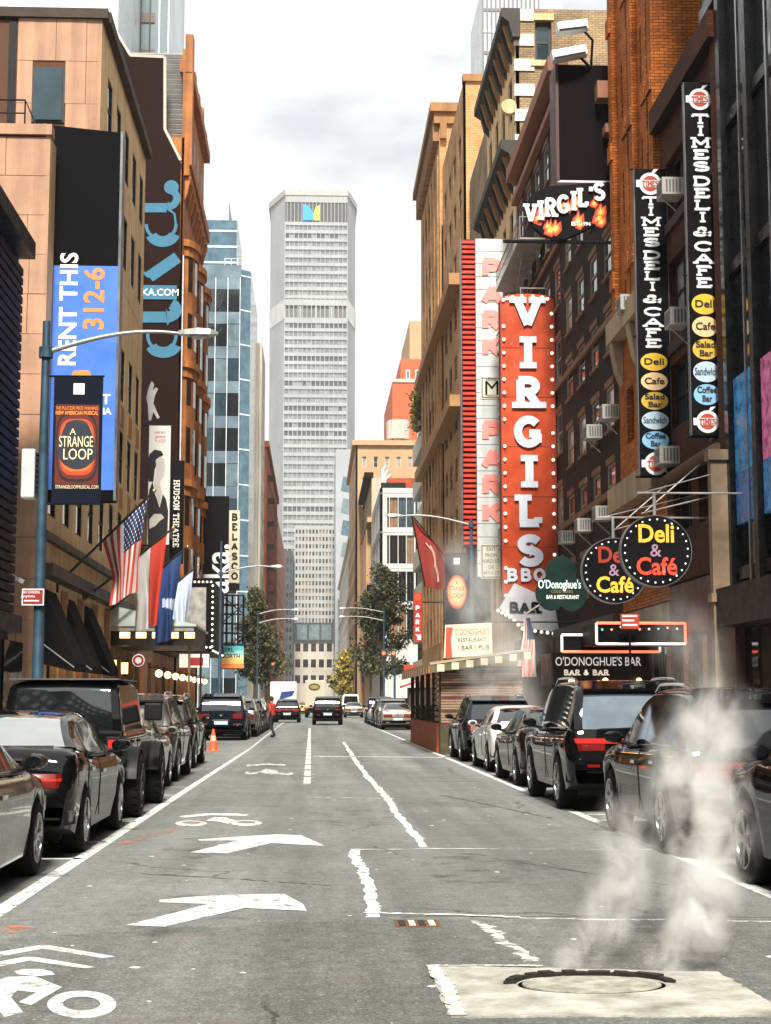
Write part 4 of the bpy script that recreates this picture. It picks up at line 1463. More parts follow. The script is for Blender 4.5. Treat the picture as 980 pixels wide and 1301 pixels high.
MB().box(wx0 + 1.2, 28, FY + 3, 270, wz, aty(500, 604, FY)[1]).build('brick_penthouse', RED, b)
MB().box(wx0 + .2, 14, FY + .5, FY + .7, wz, wz + .9).build('roof_railing', DARKM, b)
for k in range(3):
    x = aty(486 + 3 * k, 600, 246)[0]
    MB().tube([(x, 246, wz), (x, 246, wz + 3.5 - k * .7), (x + .6, 246, wz + 4.2 - k * .7)], .25, 6).build('roof_vent', MATS['pale_transom'], b)

b = thing('banded_tan_building', 'brown building with pale horizontal bands on its street front', 'building', (14, 155, 0))
BZ = 30.5
MB().box(XR + .5, 26, 143.3, 158, 0, BZ).build('core', BRICKR, b)
for k in range(8):
    MB().box(XR - .12, XR + .5, 143.4, 158.1, 3.6 + k * 3.6, 5.4 + k * 3.6).build('pale_band', mat('pale_band_stone', (.6, .54, .44), .8, streak=.2), b)
    for j in range(4):
        MB().box(XR + .3, XR + .48, 144 + j * 3.5, 146.9 + j * 3.5, 1.8 + k * 3.6 if k else 1, 3.58 + k * 3.6).build('pane', random.choice([P_DARK, P_SKY, P_BLUE]), b)

# --- tan brick corner tower
b = thing('tan_brick_building', 'tall tan brick building with stone cornice behind the parking sign', 'apartment building', (14, 122, 0))
FY = 103.4
hz = aty(600, 104, FY)[1]
MB().box(XR + .35, 26, FY + .3, 142.8, 0, 40).build('core', TAN, b)
UU = [(aty(598, 260, FY)[0], aty(614, 260, FY)[0])]
facade(b, '-y', FY, XR, 26, .15, hz, UU, [(aty(0, 562, FY)[1], aty(0, 530, FY)[1]), (aty(0, 312, FY)[1], aty(0, 280, FY)[1]), (aty(0, 263, FY)[1], aty(0, 230, FY)[1])], TAN, FRAME_D, [P_DARK, P_BLUE], th=.35, fw=.09)
facade(b, '-x', XR, FY, 121, .15, hz, spans(FY + .8, 120.6, 4, .5), spans(5, hz - 2, 10, .5), TAN, FRAME_T, [P_DARK, P_DARK, P_SKY], th=.15)
h2 = aty(556, 150, 122)[1]
facade(b, '-x', XR - .25, 121.02, 142.8, .15, h2, spans(121.6, 142.4, 5, .5), spans(5, h2 - 3, 9, .5), TAN, FRAME_T, [P_DARK, P_DARK, P_SKY], th=.15)
MB().box(XR - .2, XR + 6, 121.0, 142.8, 39, h2).build('upper_wall', TAN, b)
MB().box(XR - 1.0, XR + 5, 120.4, 143.2, h2, h2 + .7).box(XR - .7, XR + 5, 120.7, 143, h2 - .9, h2).build('cornice', mat('brown_stone', s2l('#a97c50', .8), .85, streak=.3), b)
for k in range(16):
    MB().box(XR - .75, XR - .25, 121.2 + k * 1.36, 121.75 + k * 1.36, h2 - 2.2, h2 - .9).build('bracket', MATS['brown_stone'], b)
for k in range(5):
    MB().box(XR - .2 + k * 1.2, XR + .3 + k * 1.2, 120.5, 120.98, h2 - 2.2, h2 - .9).build('bracket', MATS['brown_stone'], b)
for zc_ in (21.5, 30.0):
    MB().box(XR - .9, XR + .3, 105.2, 142.8, zc_, zc_ + .8).build('string_course', mat('sunlit_ledge', s2l('#b98a58', .8), .8), b)
MB().box(XR - .05, XR + 12, FY - .2, FY + .5, hz, hz + .5).build('coping', MATS['brown_stone'], b)
for k in range(6):
    MB().box(XR - .35, XR - .26, 122 + k * 3.5, 122.9 + k * 3.5, 6, h2 - 3).build('pilaster', TAN, b)
o = thing('roof_garden_shrub', 'bushy yellow green shrub on the ledge above the banded building', 'shrub', (XR - .2, 147, 31))

HX = 730
# --- distant ribbed tower top right
b = thing('ribbed_glass_tower', 'slender ribbed glass tower top seen above the tan brick building', 'tower', (30, 260, 0))
xa = aty(613, 50, 260)[0]
MB().box(xa, xa + 14, 260, 280, 0, 125).build('core', mat('ribbed_tower_glass', (.42, .46, .48), .25, var=.08, scale=.2), b)
for k in range(14):
    MB().box(xa + k * .75, xa + k * .75 + .25, 259.8, 260, 60, 125).build('rib', mat('tower_rib', (.14, .13, .14), .5), b)
for k in range(16):
    MB().box(xa, xa + 14, 259.86, 259.98, 62 + k * 3.9, 62.5 + k * 3.9).build('floor_band', MATS['tower_rib'] if k % 2 else MATS['white_fin'], b)

# --- R5 ornate stone house with quoins and big black cornice
b = thing('quoined_house', 'buff brick house with pale corner quoins and heavy dark cornice', 'building', (14, 88, 0))
FY = 76.0
H5 = 36.5
MB().box(XR + .35, 26, FY + .35, 103, 0, H5).build('core', BRICKT, b)
wu = (aty(680, 50, FY)[0], aty(701, 50, FY)[0])
wv = (aty(0, 77, FY)[1], aty(0, 28, FY)[1])
facade(b, '-y', FY, XR, 26, .15, H5, [wu], [wv], BRICKT, FRAME_D, [P_BLUE], th=.35, fw=.14)
MB().box(wu[0] - .25, wu[1] + .25, FY - .14, FY - .002, wv[0] - .35, wv[0] - .05).build('window_sill', CREAM, b)
MB().box(wu[0] - .12, wu[1] + .12, FY - .08, FY - .002, wv[1] + .05, wv[1] + .4).build('window_lintel', CREAM, b)
facade(b, '-x', XR - .01, FY, 89, .15, H5, spans(FY + .6, 88.8, 4, .45), spans(6, H5 - 2.4, 8, .66), CREAM, FRAME_D, [P_DARK, P_DARK, P_BLUE], th=.2)
facade(b, '-x', XR - .01, 89.02, 103, .15, 22, spans(89.4, 102.6, 4, .42), spans(5, 21, 5, .6), BRICKD, FRAME_D, [P_DARK, P_DARK, P_BLUE], th=.4)
for k in range(26):
    z0 = 20.0 + k * .66
    if k % 2 == 0:
        wdt = .95
        MB().box(XR - .06, XR + wdt, FY - .07, FY - .002, z0, z0 + .62).box(XR - .065, XR - .012, FY, FY + .5, z0, z0 + .62).build('quoin', mat('quoin_stone', (.62, .60, .54), .8, var=.15), b)
DKC = mat('dark_cornice', (.03, .024, .02), .7, var=.4, scale=2)
for zc_, d_ in ((H5 - .2, .75), (29.4, .85), (22.4, .5)):
    MB().prism([(XR + .2, zc_ - 1.5), (XR - .25 * d_, zc_ - 1.5), (XR - .5 * d_, zc_ - .7), (XR - d_, zc_ - .45), (XR - d_, zc_), (XR + .2, zc_)], 'y', FY - .5, 89.2).build('cornice', DKC, b)
    for k in range(12):
        MB().prism([(XR - .02, zc_ - 2.2), (XR - .3 * d_, zc_ - 1.9), (XR - .8 * d_, zc_ - .62), (XR - .02, zc_ - .62)], 'y', FY + .2 + k * 1.06, FY + .42 + k * 1.06).build('bracket', DKC if k % 2 else MATS['brown_stone'], b)
MB().lathe([(.0, -.2), (.38, -.2), (.42, 0), (.38, .2), (0, .2)], (XR - .35, FY + .1, 31.3), 'y', 18).build('scroll', CREAM, b, smooth=40)

# --- R4 dark brick houses with fire escapes
WS = spans(50.9, 75.8, 9, .5)
for (nm, lab, y0, y1, hh) in (('dark_brick_house', 'dark brick house with window air conditioners and a fire escape, behind the tall red sign', 61.7, 75.9, 27.3),
                              ('dark_brick_house', 'lower dark brick house below the black hoarding with window air conditioners', 50.72, 61.68, 21.8)):
    b = thing(nm, lab, 'building', (14, (y0 + y1) / 2, 0))
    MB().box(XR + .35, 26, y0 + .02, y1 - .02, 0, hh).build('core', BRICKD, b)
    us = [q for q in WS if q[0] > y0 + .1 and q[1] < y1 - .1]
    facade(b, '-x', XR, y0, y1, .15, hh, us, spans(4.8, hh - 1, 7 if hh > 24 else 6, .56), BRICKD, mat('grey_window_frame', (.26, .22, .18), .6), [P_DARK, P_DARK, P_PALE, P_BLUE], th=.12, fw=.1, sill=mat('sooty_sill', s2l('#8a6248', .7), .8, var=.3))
    MB().box(XR - .55, XR + .3, y0, y1, hh, hh + .6).box(XR - .3, XR, y0, y1, hh - 1.2, hh - .9).build('cornice', mat('sooty_pink_stone', s2l('#a8745c', .7), .8, var=.2), b)
    MB().box(XR - .35, XR, y0, y1, 4.0, 4.4).build('shop_cornice', DKC, b)
    for z_ in (8.4, 14.3, 20.2):
        MB().box(XR - .12, XR - .002, y0, y1, z_, z_ + .22).build('string_course', mat('sooty_sill', s2l('#8a6248', .7), .8, var=.3), b)
    MB().box(XR + .34, 26, y0 - .0, y0 + .02, 0, hh).build('side_wall', BRICKR, b)
b = thing('fire_escape', 'zigzag iron fire escape on the dark brick house beside the tall red sign', 'fire escape', (XR - .6, 71, 5))
IR = mat('painted_iron', (.35, .32, .30), .6, .2, var=.3)
for k in range(6):
    z0 = 5.6 + k * 3.2
    mb = MB().box(XR - 1.15, XR - .02, 66.5, 75.5, z0, z0 + .07)
    mb.build('platform', IR, b)
    mb = MB()
    for j in range(19):
        mb.tube([(XR - 1.13, 66.5 + j * .5, z0 + .07), (XR - 1.13, 66.5 + j * .5, z0 + 1.0)], .02, 4)
    mb.tube([(XR - 1.13, 66.5, z0 + 1.0), (XR - 1.13, 75.5, z0 + 1.0)], .03, 5).tube([(XR - .02, 66.5, z0 + 1.0), (XR - 1.13, 66.5, z0 + 1.0)], .03, 5).tube([(XR - 1.13, 66.5, z0 + .55), (XR - 1.13, 75.5, z0 + .55)], .02, 5)
    mb.build('railing', IR, b)
    if k < 5:
        mb = MB()
        s_ = 1 if k % 2 else -1
        for dx in (-.25, -.75):
            mb.tube([(XR + dx, 71 - 2.4 * s_, z0 + .07), (XR + dx, 71 + 2.4 * s_, z0 + 3.2)], .035, 5)
        for j in range(10):
            f = (j + .5) / 10
            mb.box(XR - .75, XR - .25, 71 - 2.4 * s_ + 4.8 * s_ * f - .1, 71 - 2.4 * s_ + 4.8 * s_ * f + .1, z0 + 3.13 * f, z0 + 3.13 * f + .03)
        mb.build('stair', IR, b)

# --- R3 orange brick pier building
b = thing('orange_brick_building', 'tall orange brick building with deep vertical piers beside the deli signs', 'building', (14, 49.5, 0))
MB().box(XR + .3, 26, 44.02, 50.68, 0, 46).build('core', BRICKO, b)
us = spans(44.5, 50.4, 2, .36)
facade(b, '-x', XR, 44.0, 50.7, 4.4, 46, us, spans(5.2, 45, 11, .5), BRICKO, FRAME_D, [P_DARK, P_DARK, P_PALE], th=.3)
for k, y in enumerate((44.02, 44.8, 46.9, 47.7, 50.1)):
    MB().box(XR - .2, XR - .002, y, y + .55, 14.0, 46).build('pier', BRICKO, b)
    for j in range(7):
        MB().box(XR - .27, XR - .2, y - .02, y + .57, 15 + j * 4.4, 15.6 + j * 4.4).build('pier_band', BRICKO, b)
MB().box(XR - .42, XR, 44.0, 50.7, 13.2, 13.9).build('stone_ledge', mat('ledge_stone', s2l('#c2a98a', .7), .8, streak=.5), b)
MB().box(XR - .45, XR, 44.0, 50.7, 7.6, 8.4).build('stone_ledge', MATS['ledge_stone'], b)
for k in range(3):
    MB().prism([(XR - .01, 11.8), (XR - .2, 12.2), (XR - .38, 13.2), (XR - .01, 13.2)], 'y', 44.3 + k * 2.8, 44.9 + k * 2.8).build('bracket', MATS['ledge_stone'], b)
facade(b, '-x', XR, 44, 50.7, .15, 4.35, spans(44.2, 50.5, 2, .8), [(.5, 3.6)], MATS['ledge_stone'], FRAME_D, [P_DARK], th=.3, mull=3)

# --- R2 red-brown brick deli building
b = thing('deli_building', 'red brown brick building with wide windows behind the deli blade signs', 'building', (14, 42, 0))
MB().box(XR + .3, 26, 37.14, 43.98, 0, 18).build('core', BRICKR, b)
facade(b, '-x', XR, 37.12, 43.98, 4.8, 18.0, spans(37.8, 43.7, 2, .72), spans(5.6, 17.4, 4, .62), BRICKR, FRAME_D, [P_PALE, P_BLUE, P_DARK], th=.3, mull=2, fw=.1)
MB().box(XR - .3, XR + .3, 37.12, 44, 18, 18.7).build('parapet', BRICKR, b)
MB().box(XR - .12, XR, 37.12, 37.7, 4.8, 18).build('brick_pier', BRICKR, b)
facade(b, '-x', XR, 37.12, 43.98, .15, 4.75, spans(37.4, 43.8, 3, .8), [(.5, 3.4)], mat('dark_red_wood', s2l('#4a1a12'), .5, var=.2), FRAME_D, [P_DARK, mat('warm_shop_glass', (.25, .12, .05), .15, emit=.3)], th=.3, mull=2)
for z_ in (7.6, 11.2, 14.7):
    MB().box(XR - .1, XR - .001, 37.12, 44, z_, z_ + .3).build('sill_course', mat('dark_sill', s2l('#2c1a14'), .8), b)

# --- R1 dark glass building at the right frame edge
b = thing('dark_glass_building', 'dark glass building with black fins and bright screens at the right edge', 'building', (14, 28, 0))
MB().box(XR + .3, 26, 16, 37.08, 0, 34).build('core', DARKM, b)
for k in range(9):
    y = 18.5 + k * 2.3
    MB().box(XR - .14, XR + .1, y - .16, y + .16, 4.2, 34).build('fin', mat('black_fin', (.008, .009, .011), .3, .4), b)
    for j in range(8):
        z0 = 4.6 + j * 3.7
        c_ = P_DARK
        MB().box(XR + .08, XR + .28, y + .17, y + 2.13, z0 + .1, z0 + 3.5).build('pane', c_, b)
        MB().box(XR - .02, XR + .2, y + .17, y + 2.13, z0 - .2, z0 + .09).build('transom', MATS['black_fin'], b)
MB().box(XR - .06, XR - .0, 35.4, 35.5, 4.2, 34).box(XR - .06, XR, 33.1, 33.2, 4.2, 34).build('bright_trim', mat('satin_steel', (.4, .42, .45), .3, .8), b)
MB().box(XR - .5, XR + .3, 16, 37.1, 3.3, 4.2).build('fascia', DARKM, b)
MB().box(XR + .2, XR + .3, 16, 37, .15, 3.3).build('shop_glass', P_DARK, b)
for j, (y0, y1) in enumerate(((34.9, 36.6), (32.55, 34.3), (30.2, 32.0))):
    o = thing('window_screen', ['bright blue poster screen behind the dark glass next to the brick pier', 'bright pink and blue poster screen behind the dark glass, between two blue ones', 'pale blue poster screen behind the dark glass at the frame edge'][j], 'screen', (XR, y0, 6.0))
    MB().box(XR - .03, XR + .06, y0, y1, 6.9, 9.2).build('upper_image', mat('screen_%d' % j, s2l(['#2f7ab0', '#c86a94', '#5c98c0'][j]), .3, emit=.1, var=.95, scale=3.5), o)
    MB().box(XR - .03, XR + .06, y0, y1, 5.7, 6.88).build('lower_image', mat('screen_low_%d' % j, s2l(['#245c98', '#3f7ab0', '#2f6aa8'][j]), .3, emit=.1, var=.95, scale=4), o)

# ================================================================== SIGNS, RIGHT
BULB = mat('bulb_glass', (1, .86, .62), .4, emit=2.5, var=0)
BULB_OFF = mat('white_bulb', (.9, .86, .78), .3, emit=.6, var=0)
SRED = mat('sign_red', s2l('#bc441a'), .45, var=.28, scale=.9, streak=.3)
LETW = mat('letter_face', (.66, .72, .84), .35, var=.06)
SBLK = mat('sign_black', (.005, .005, .006), .5, var=.2, spec=.08)

# black hoarding over the bar sign
Y0 = 51.3
x0, z1 = aty(706, 82, Y0)
x1, z0 = aty(776, 230, Y0)
o = thing('black_hoarding', 'blank black box hoarding above the flame bar sign', 'hoarding', ((x0 + x1) / 2, Y0, z0))
MB().box(x0 + .08, x1, Y0, Y0 + 1.2, z0, z1).build('panel', mat('hoarding_black', (.006, .004, .005), .7, var=.15, scale=.3, spec=.04), o)
MB().box(x0 - .02, x0 + .08, Y0 - .05, Y0 + 1.25, z0 - .05, z1 + .05).build('side_trim', mat('maroon_trim', (.06, .02, .018), .5), o)
MB().box(x0, x1, Y0 - .04, Y0 + 1.2, z0 - .08, z0 - .01).build('light_strip', mat('strip_white', (.7, .68, .75), .4), o)
# floodlights on top
for k, (cx_, cy_, wd, rl) in enumerate(((727, 35, 40, 8), (723, 69, 46, 12))):
    c_ = aty(cx_, cy_, 50.9)
    o = thing('floodlight', ['upper white box floodlight above the black hoarding', 'lower tilted white box floodlight above the black hoarding'][k], 'floodlight', (c_[0], 50.9, c_[1]))
    wd_ = wd * 53 / 2000
    MB().obox((c_[0], 50.9, c_[1]), (wd_, .42, .36), Matrix.Rotation(R(-rl), 3, 'Y')).build('housing', mat('floodlight_white', (.7, .72, .72), .35, var=.05), o, bevel=.05)
    MB().obox((c_[0], 50.7, c_[1] - .12), (wd_ * .9, .06, .06), Matrix.Rotation(R(-rl), 3, 'Y')).build('visor', DARKM, o)
    MB().tube([(c_[0] + .3, 50.9, c_[1]), (c_[0] + .75, 51.2, c_[1] - .3), (c_[0] + .75, 51.6, z1)], .05, 6).build('bracket', DARKM, o)
# flame sign
Y0 = 51.0
def Q(px, py):
    return aty(px, py, Y0)


o = thing('flame_bar_sign', 'black sign with painted flames and white slanted barbecue bar name', 'sign', (*[Q(720, 300)[0]], Y0, Q(720, 310)[1]))
cx_, cz_ = Q(722, 270)
out_ = [Q(*k) for k in ((668, 262), (676, 245), (700, 236), (776, 231), (777, 266), (768, 280), (742, 293), (716, 304), (690, 298), (674, 284))]
MB().prism(out_, 'y', Y0, Y0 + .3).build('panel', SBLK, o)
fl = MB()
rf = random.Random(5)
cols_ = [mat('flame_red', s2l('#c8321a'), .5, var=.2), mat('flame_orange', s2l('#f0822a'), .5, var=.2), mat('flame_yellow', s2l('#f8c860'), .5, var=.2)]
for k in range(16):
    ux = rf.uniform(682, 766)
    uy = rf.uniform(255, 292) - (ux - 720) * .12
    s_ = rf.uniform(6, 12)
    for j, kk in enumerate((1, .66, .36)):
        pts = [(ux + kk * s_ * a_, uy + kk * s_ * c_) for a_, c_ in ((-.8, .5), (-.6, -.3), (-.2, -.7), (.1, -1.5), (.25, -.6), (.7, -.9), (.8, .2), (.2, .9))]
        fl.prism([Q(*p_) for p_ in pts], 'y', Y0 - .004 - .004 * j - k * .0006, Y0 + .01, j)
fl.build('painted_flames', cols_, o)
lt = MB()
ang = -.115
xx, yy_ = 667, 284
for ch in "VIRGIL'S":
    P0 = Q(xx, yy_)
    w_ = glyph(lt, ch, P0[0], P0[1], .66, Y0 - .03, .06, t=.2, sx=.69)
    xx += (w_ + .02) / (Y0 / 2000)
    yy_ -= 4.0
lt.build('lettering', WHITE, o)
ftext('EST 1994', *Q(738, 285), .17, Y0 - .03, WHITE, o, bold=.006)
MB().tube([(Q(640, 300)[0], Y0 + .15, Q(0, 306)[1]), (XR + .3, Y0 + .15, Q(0, 306)[1])], .06, 6).build('support_bar', DARKM, o)

# tall red blade sign
Y0 = 64.0
x0, zt = Q0 = aty(636, 380, Y0)
x1 = aty(704, 380, Y0)[0]
zb = aty(670, 760, Y0)[1]
cxm = (x0 + x1) / 2
o = thing('red_blade_sign', 'tall red blade sign with white slab letters and rows of bulbs', 'blade sign', (cxm, Y0, zb))
top = [(x0, zb), (x1, zb), (x1, zt - .05), (x1 - .12, zt + .1)] + [(cxm + (x1 - x0) / 2 * .9 * math.cos(a), zt + .08 + .16 * math.sin(a)) for a in [PI * i / 10 for i in range(11)]] + [(x0 + .1, zt + .1), (x0, zt - .05)]
MB().prism(top, 'y', Y0, Y0 + .5).build('panel', SRED, o)
for k in range(1, 6):
    MB().box(x0 + .01, x1 - .01, Y0 - .006, Y0 - .001, zb + (zt - zb) * k / 6, zb + (zt - zb) * k / 6 + .03).build('panel_seam', mat('seam_dark_red', s2l('#5a160a'), .6), o)
MB().box(x0 - .03, x0 + .0, Y0 - .03, Y0 + .53, zb, zt - .05).box(x1, x1 + .03, Y0 - .03, Y0 + .53, zb, zt - .05).build('edge_trim', mat('trim_rust', s2l('#7a2412'), .6, var=.3), o)
for k, ch in enumerate('VIRGILS'):
    z0 = aty(670, 418 + k * 50.4, Y0)[1]
    h_ = 42 * Y0 / 2000
    sxx = .92 if ch != 'I' else 1.1
    lt = MB()
    wg = GL[ch][0] * sxx * h_
    glyph(lt, ch, cxm - wg / 2, z0, h_, Y0 - .02, .09, t=.25, sx=sxx)
    lt.build('letter', LETW, o)
hb = aty(0, 722, Y0)[1] - aty(0, 739, Y0)[1]
bbx = aty(644, 739, Y0)
for k, ch in enumerate('BBQ'):
    lt = MB()
    glyph(lt, ch, bbx[0] + k * .56, bbx[1], hb, Y0 - .02, .07, t=.24, sx=.95)
    lt.build('letter', LETW, o)
bm_ = MB().sphere((0, 0, 0), .075, 8, 6).mesh('bulb', BULB_OFF, smooth=60)
n_ = 22
for k in range(n_ + 1):
    z_ = zb + .1 + (zt - zb - .15) * k / n_
    for x in (x0 + .12, x1 - .12):
        if (k * 7 + int(x * 10)) % 9:
            inst('bulb', bm_, o, (x, Y0 - .05, z_))
for k in range(6):
    a = PI * (k + .5) / 6
    inst('bulb', bm_, o, (cxm + (x1 - x0) / 2 * .78 * math.cos(a), Y0 - .05, zt - .02 + .14 * math.sin(a)))
for z_ in (zt - .6, (zt + zb) / 2, zb + .7):
    MB().tube([(x1, Y0 + .25, z_), (XR + .2, Y0 + .25, z_)], .06, 6).build('bracket', DARKM, o)

# pale arrow-shaped bar panel under it
Y0 = 63.6
o = thing('bar_arrow_sign', 'tilted white arrow shaped panel with black bar lettering under the red sign', 'sign', (*[aty(672, 790, Y0)[0]], Y0, aty(672, 820, Y0)[1]))
pl_ = [aty(*q_, Y0) for q_ in ((654, 741), (704, 764), (711, 803), (664, 797), (635, 773))]
MB().prism(pl_, 'y', Y0, Y0 + .3).build('panel', mat('sign_pale', (.62, .64, .68), .5, var=.12), o)
lt = MB()
q_ = aty(647, 779, Y0)
slab(lt, 'BAR', q_[0], q_[1], .46, Y0 - .005, .03, t=.24, sx=1.0, gap=.1)
lt.build('lettering', SBLK, o)
e_ = [aty(*q_, Y0) for q_ in ((633, 776), (648, 784), (664, 799), (688, 803), (711, 806))]
for a_, c_ in zip(e_[:-1], e_[1:]):
    for j in range(3):
        f = j / 3
        inst('bulb', bm_, o, (a_[0] + (c_[0] - a_[0]) * f, Y0 - .02, a_[1] + (c_[1] - a_[1]) * f))

# parking sign: white boxes with pink letters + red slatted flank
HX, HY = 620, 500
Y0 = 78.0
o = thing('parking_blade_sign', 'tall faded white parking blade sign with pink letters and a red slatted flank', 'blade sign', (aty(620, 700, Y0)[0], Y0, aty(0, 735, Y0)[1]))
xa, xb_, xc = aty(605.5, 0, Y0)[0], aty(640.5, 0, Y0)[0], aty(587.5, 0, Y0)[0]
zt, zb = aty(0, 303, Y0)[1], aty(0, 733, Y0)[1]
PW = mat('faded_white_sign', (.56, .60, .60), .5, var=.15, scale=.7, streak=.3)
PK = mat('faded_pink', s2l('#f0928a'), .5, var=.12)
npan = 26
for k in range(npan):
    h_ = (zt - zb) / npan
    MB().box(xa, xb_ + .6, Y0, Y0 + .5, zb + k * h_ + .015, zb + (k + 1) * h_ - .015).build('panel', PW, o)
MB().box(xa + .03, xb_ + .55, Y0 + .05, Y0 + .45, zb, zt).build('box', mat('sign_shadow_grey', (.25, .26, .27), .7), o)
for wd_i, (top_, hh_, stp) in enumerate(((326, 28, 33.5), (533, 29, 34.5))):
    for k, ch in enumerate('PARK'):
        lt = MB()
        q_ = aty(612, top_ + k * stp + hh_, Y0)
        glyph(lt, ch, q_[0], q_[1], hh_ * Y0 / 2000, Y0 - .01, .035, t=.3, sx=1.1, serif=False)
        lt.build('letter', PK, o)
for a_, c_, tx in ((aty(611, 507, Y0), aty(640, 479, Y0), 'M'), (aty(611, 735, Y0), aty(640, 692, Y0), '')):
    MB().box(a_[0], c_[0] + .3, Y0 - .03, Y0 - .002, a_[1], c_[1]).build('notice_board', mat('notice_cream', (.6, .58, .48), .6, var=.1), o)
    MB().box(a_[0] + .05, c_[0] + .2, Y0 - .036, Y0 - .031, a_[1] + .05, a_[1] + .09).box(a_[0] + .05, a_[0] + .09, Y0 - .036, Y0 - .031, a_[1] + .1, c_[1] - .05).box(a_[0] + .05, c_[0] + .2, Y0 - .036, Y0 - .031, c_[1] - .09, c_[1] - .05).build('notice_border', SBLK, o)
ftext('M', *aty(625, 494, Y0), 1.05, Y0 - .032, SBLK, o)
ftext('MEYERS', *aty(625, 483, Y0), .17, Y0 - .032, SBLK, o)
ftext('PARKING', *aty(625, 503, Y0), .14, Y0 - .032, SBLK, o)
for k, tx in enumerate(('EXIT', 'FROM', '43RD ST', 'OR', '44TH ST')):
    ftext(tx, *aty(624, 698 + k * 7.6, Y0), .25, Y0 - .032, mat('notice_ink', (.05, .06, .09), .6), o, sx=.9)
for k in range(60):
    z_ = zb + 1.6 + (zt - zb - 1.6) * k / 60
    MB().box(xc + .04, xa - .03, Y0 + .05 + (k % 3) * .03, Y0 + .3, z_ + .03, z_ + .17).build('red_slat', mat('slat_red', s2l('#c8402e'), .4, var=.2), o)
MB().box(xc, xa - .02, Y0 + .22, Y0 + .45, zb + 1.5, zt).build('flank_backing', mat('flank_dark_red', s2l('#4a1410'), .7), o)
MB().box(xc - .06, xc + .0, Y0, Y0 + .5, zb + 1.5, zt).build('flank_edge', MATS['sign_trim'], o)
for z_ in (zt - 1, zt - 7, zb + 3):
    MB().tube([(xb_ + .5, Y0 + .3, z_), (XR + .2, Y0 + .3, z_)], .07, 6).build('bracket', DARKM, o)

HX, HY = 730, 650
# deli blade signs
ASKIN = [mat('disc_' + n_, s2l(c_), .45, var=.05) for n_, c_ in (('yellow', '#f0c23a'), ('peach', '#f4cf9a'), ('gold', '#d8b448'), ('pale', '#c4dcec'), ('blue', '#8cc4ea'))]
INK = mat('disc_ink', (.02, .015, .012), .5, var=0)
APR = mat('apple_red', s2l('#b84632'), .45)
for s_i, (Y0, pl_, pr_, pt_, pb_, la) in enumerate(((38.0, 863, 904, 105, 553, 'taller black deli blade sign whose top reaches the brick parapet'), (43.2, 800, 842, 215, 604, 'black deli blade sign hanging lower, beside the orange brick piers'))):
    x0, zt = aty(pl_ + 6, pt_, Y0)
    x1 = aty(pr_ + 4, pt_, Y0)[0]
    zb = aty(pl_, pb_, Y0)[1]
    cxm = (x0 + x1) / 2
    wd = x1 - x0
    o = thing('deli_blade_sign', la, 'blade sign', (cxm, Y0, zb), 'vertical deli blade signs')
    MB().box(x0, x1, Y0, Y0 + .16, zb, zt).build('panel', SBLK, o)
    MB().box(x0 - .02, x0, Y0 - .01, Y0 + .17, zb, zt).box(x1, x1 + .02, Y0 - .01, Y0 + .17, zb, zt).build('edge_trim', MATS['sign_trim'], o)
    H_ = zt - zb

    def zz(f):
        return zt - H_ * f

    def apple(f):
        c = (cxm, zz(f))
        r_ = wd * .36
        MB().lathe([(r_ * .72, Y0 - .012), (r_, Y0 - .012)], (c[0], 0, c[1]), 'y', 24).build('apple_outline', WHITE, o)
        MB().disc((c[0], Y0 - .009, c[1]), r_ * .84, 'y', 24).build('apple_disc', APR, o)
        MB().box(c[0] - wd * .45, c[0] + wd * .45, Y0 - .018, Y0 - .0125, c[1] - r_ * .32, c[1] + r_ * .32).build('apple_band', WHITE, o)
        lt = MB()
        slab(lt, 'TIMES', c[0], c[1] - r_ * .27, r_ * .54, Y0 - .0185, .004, t=.2, sx=.68, gap=.03, centre=True)
        lt.build('apple_lettering', APR, o)
        MB().prism([(c[0] + r_ * .1, c[1] + r_ * .95), (c[0] + r_ * .3, c[1] + r_ * 1.3), (c[0] + r_ * .75, c[1] + r_ * 1.35), (c[0] + r_ * .4, c[1] + r_ * 1.0)], 'y', Y0 - .014, Y0 - .001).build('apple_leaf', WHITE, o)
    apple(.048)
    y_ = .088
    for ch in 'TIMES DELI & CAFE':
        if ch == ' ':
            y_ += .008
            continue
        hh_ = .0325
        if ch == '&':
            hh_ = .031
        lt = MB()
        h_ = H_ * hh_ * .93
        sxx = 1.02 * wd * .62 / (h_ * .86)
        if ch == 'I':
            sxx *= .8
        if ch == 'M':
            sxx *= .85
        wg = GL[ch][0] * sxx * h_
        glyph(lt, ch, cxm - wg / 2, zz(y_ + hh_), h_, Y0 - .004, .02, t=.25, sx=sxx)
        lt.build('letter', WHITE, o)
        y_ += hh_ + .0018
    for k, tx in enumerate(('Deli', 'Cafe', 'Salad\nBar', 'Sandwich', 'Coffee\nBar')):
        f = .634 + k * .0632
        MB().disc((cxm, Y0 - .006, zz(f)), wd * .42, 'y', 28, rz=H_ * .029).build('menu_disc', ASKIN[k], o)
        ftext(tx, cxm, zz(f), .26 if '\n' not in tx else .22, Y0 - .009, INK if k != 3 else mat('disc_ink_grey', (.06, .10, .14), .5), o, bold=.006, fit=wd * (.62 if k != 3 else .74))
    apple(.962)
    for z_ in (zt + .02, (zt * .45 + zb * .55), zb - .03):
        MB().tube([(x0 - .12, Y0 + .08, z_), (XR + .2, Y0 + .08, z_)], .028, 6).build('bracket', DARKM, o)
    MB().tube([(x1 + .0, Y0 + .1, zt + .0), (XR + .05, Y0 + 1.2, zt + 1.3)], .02, 5).build('guy_wire', DARKM, o)

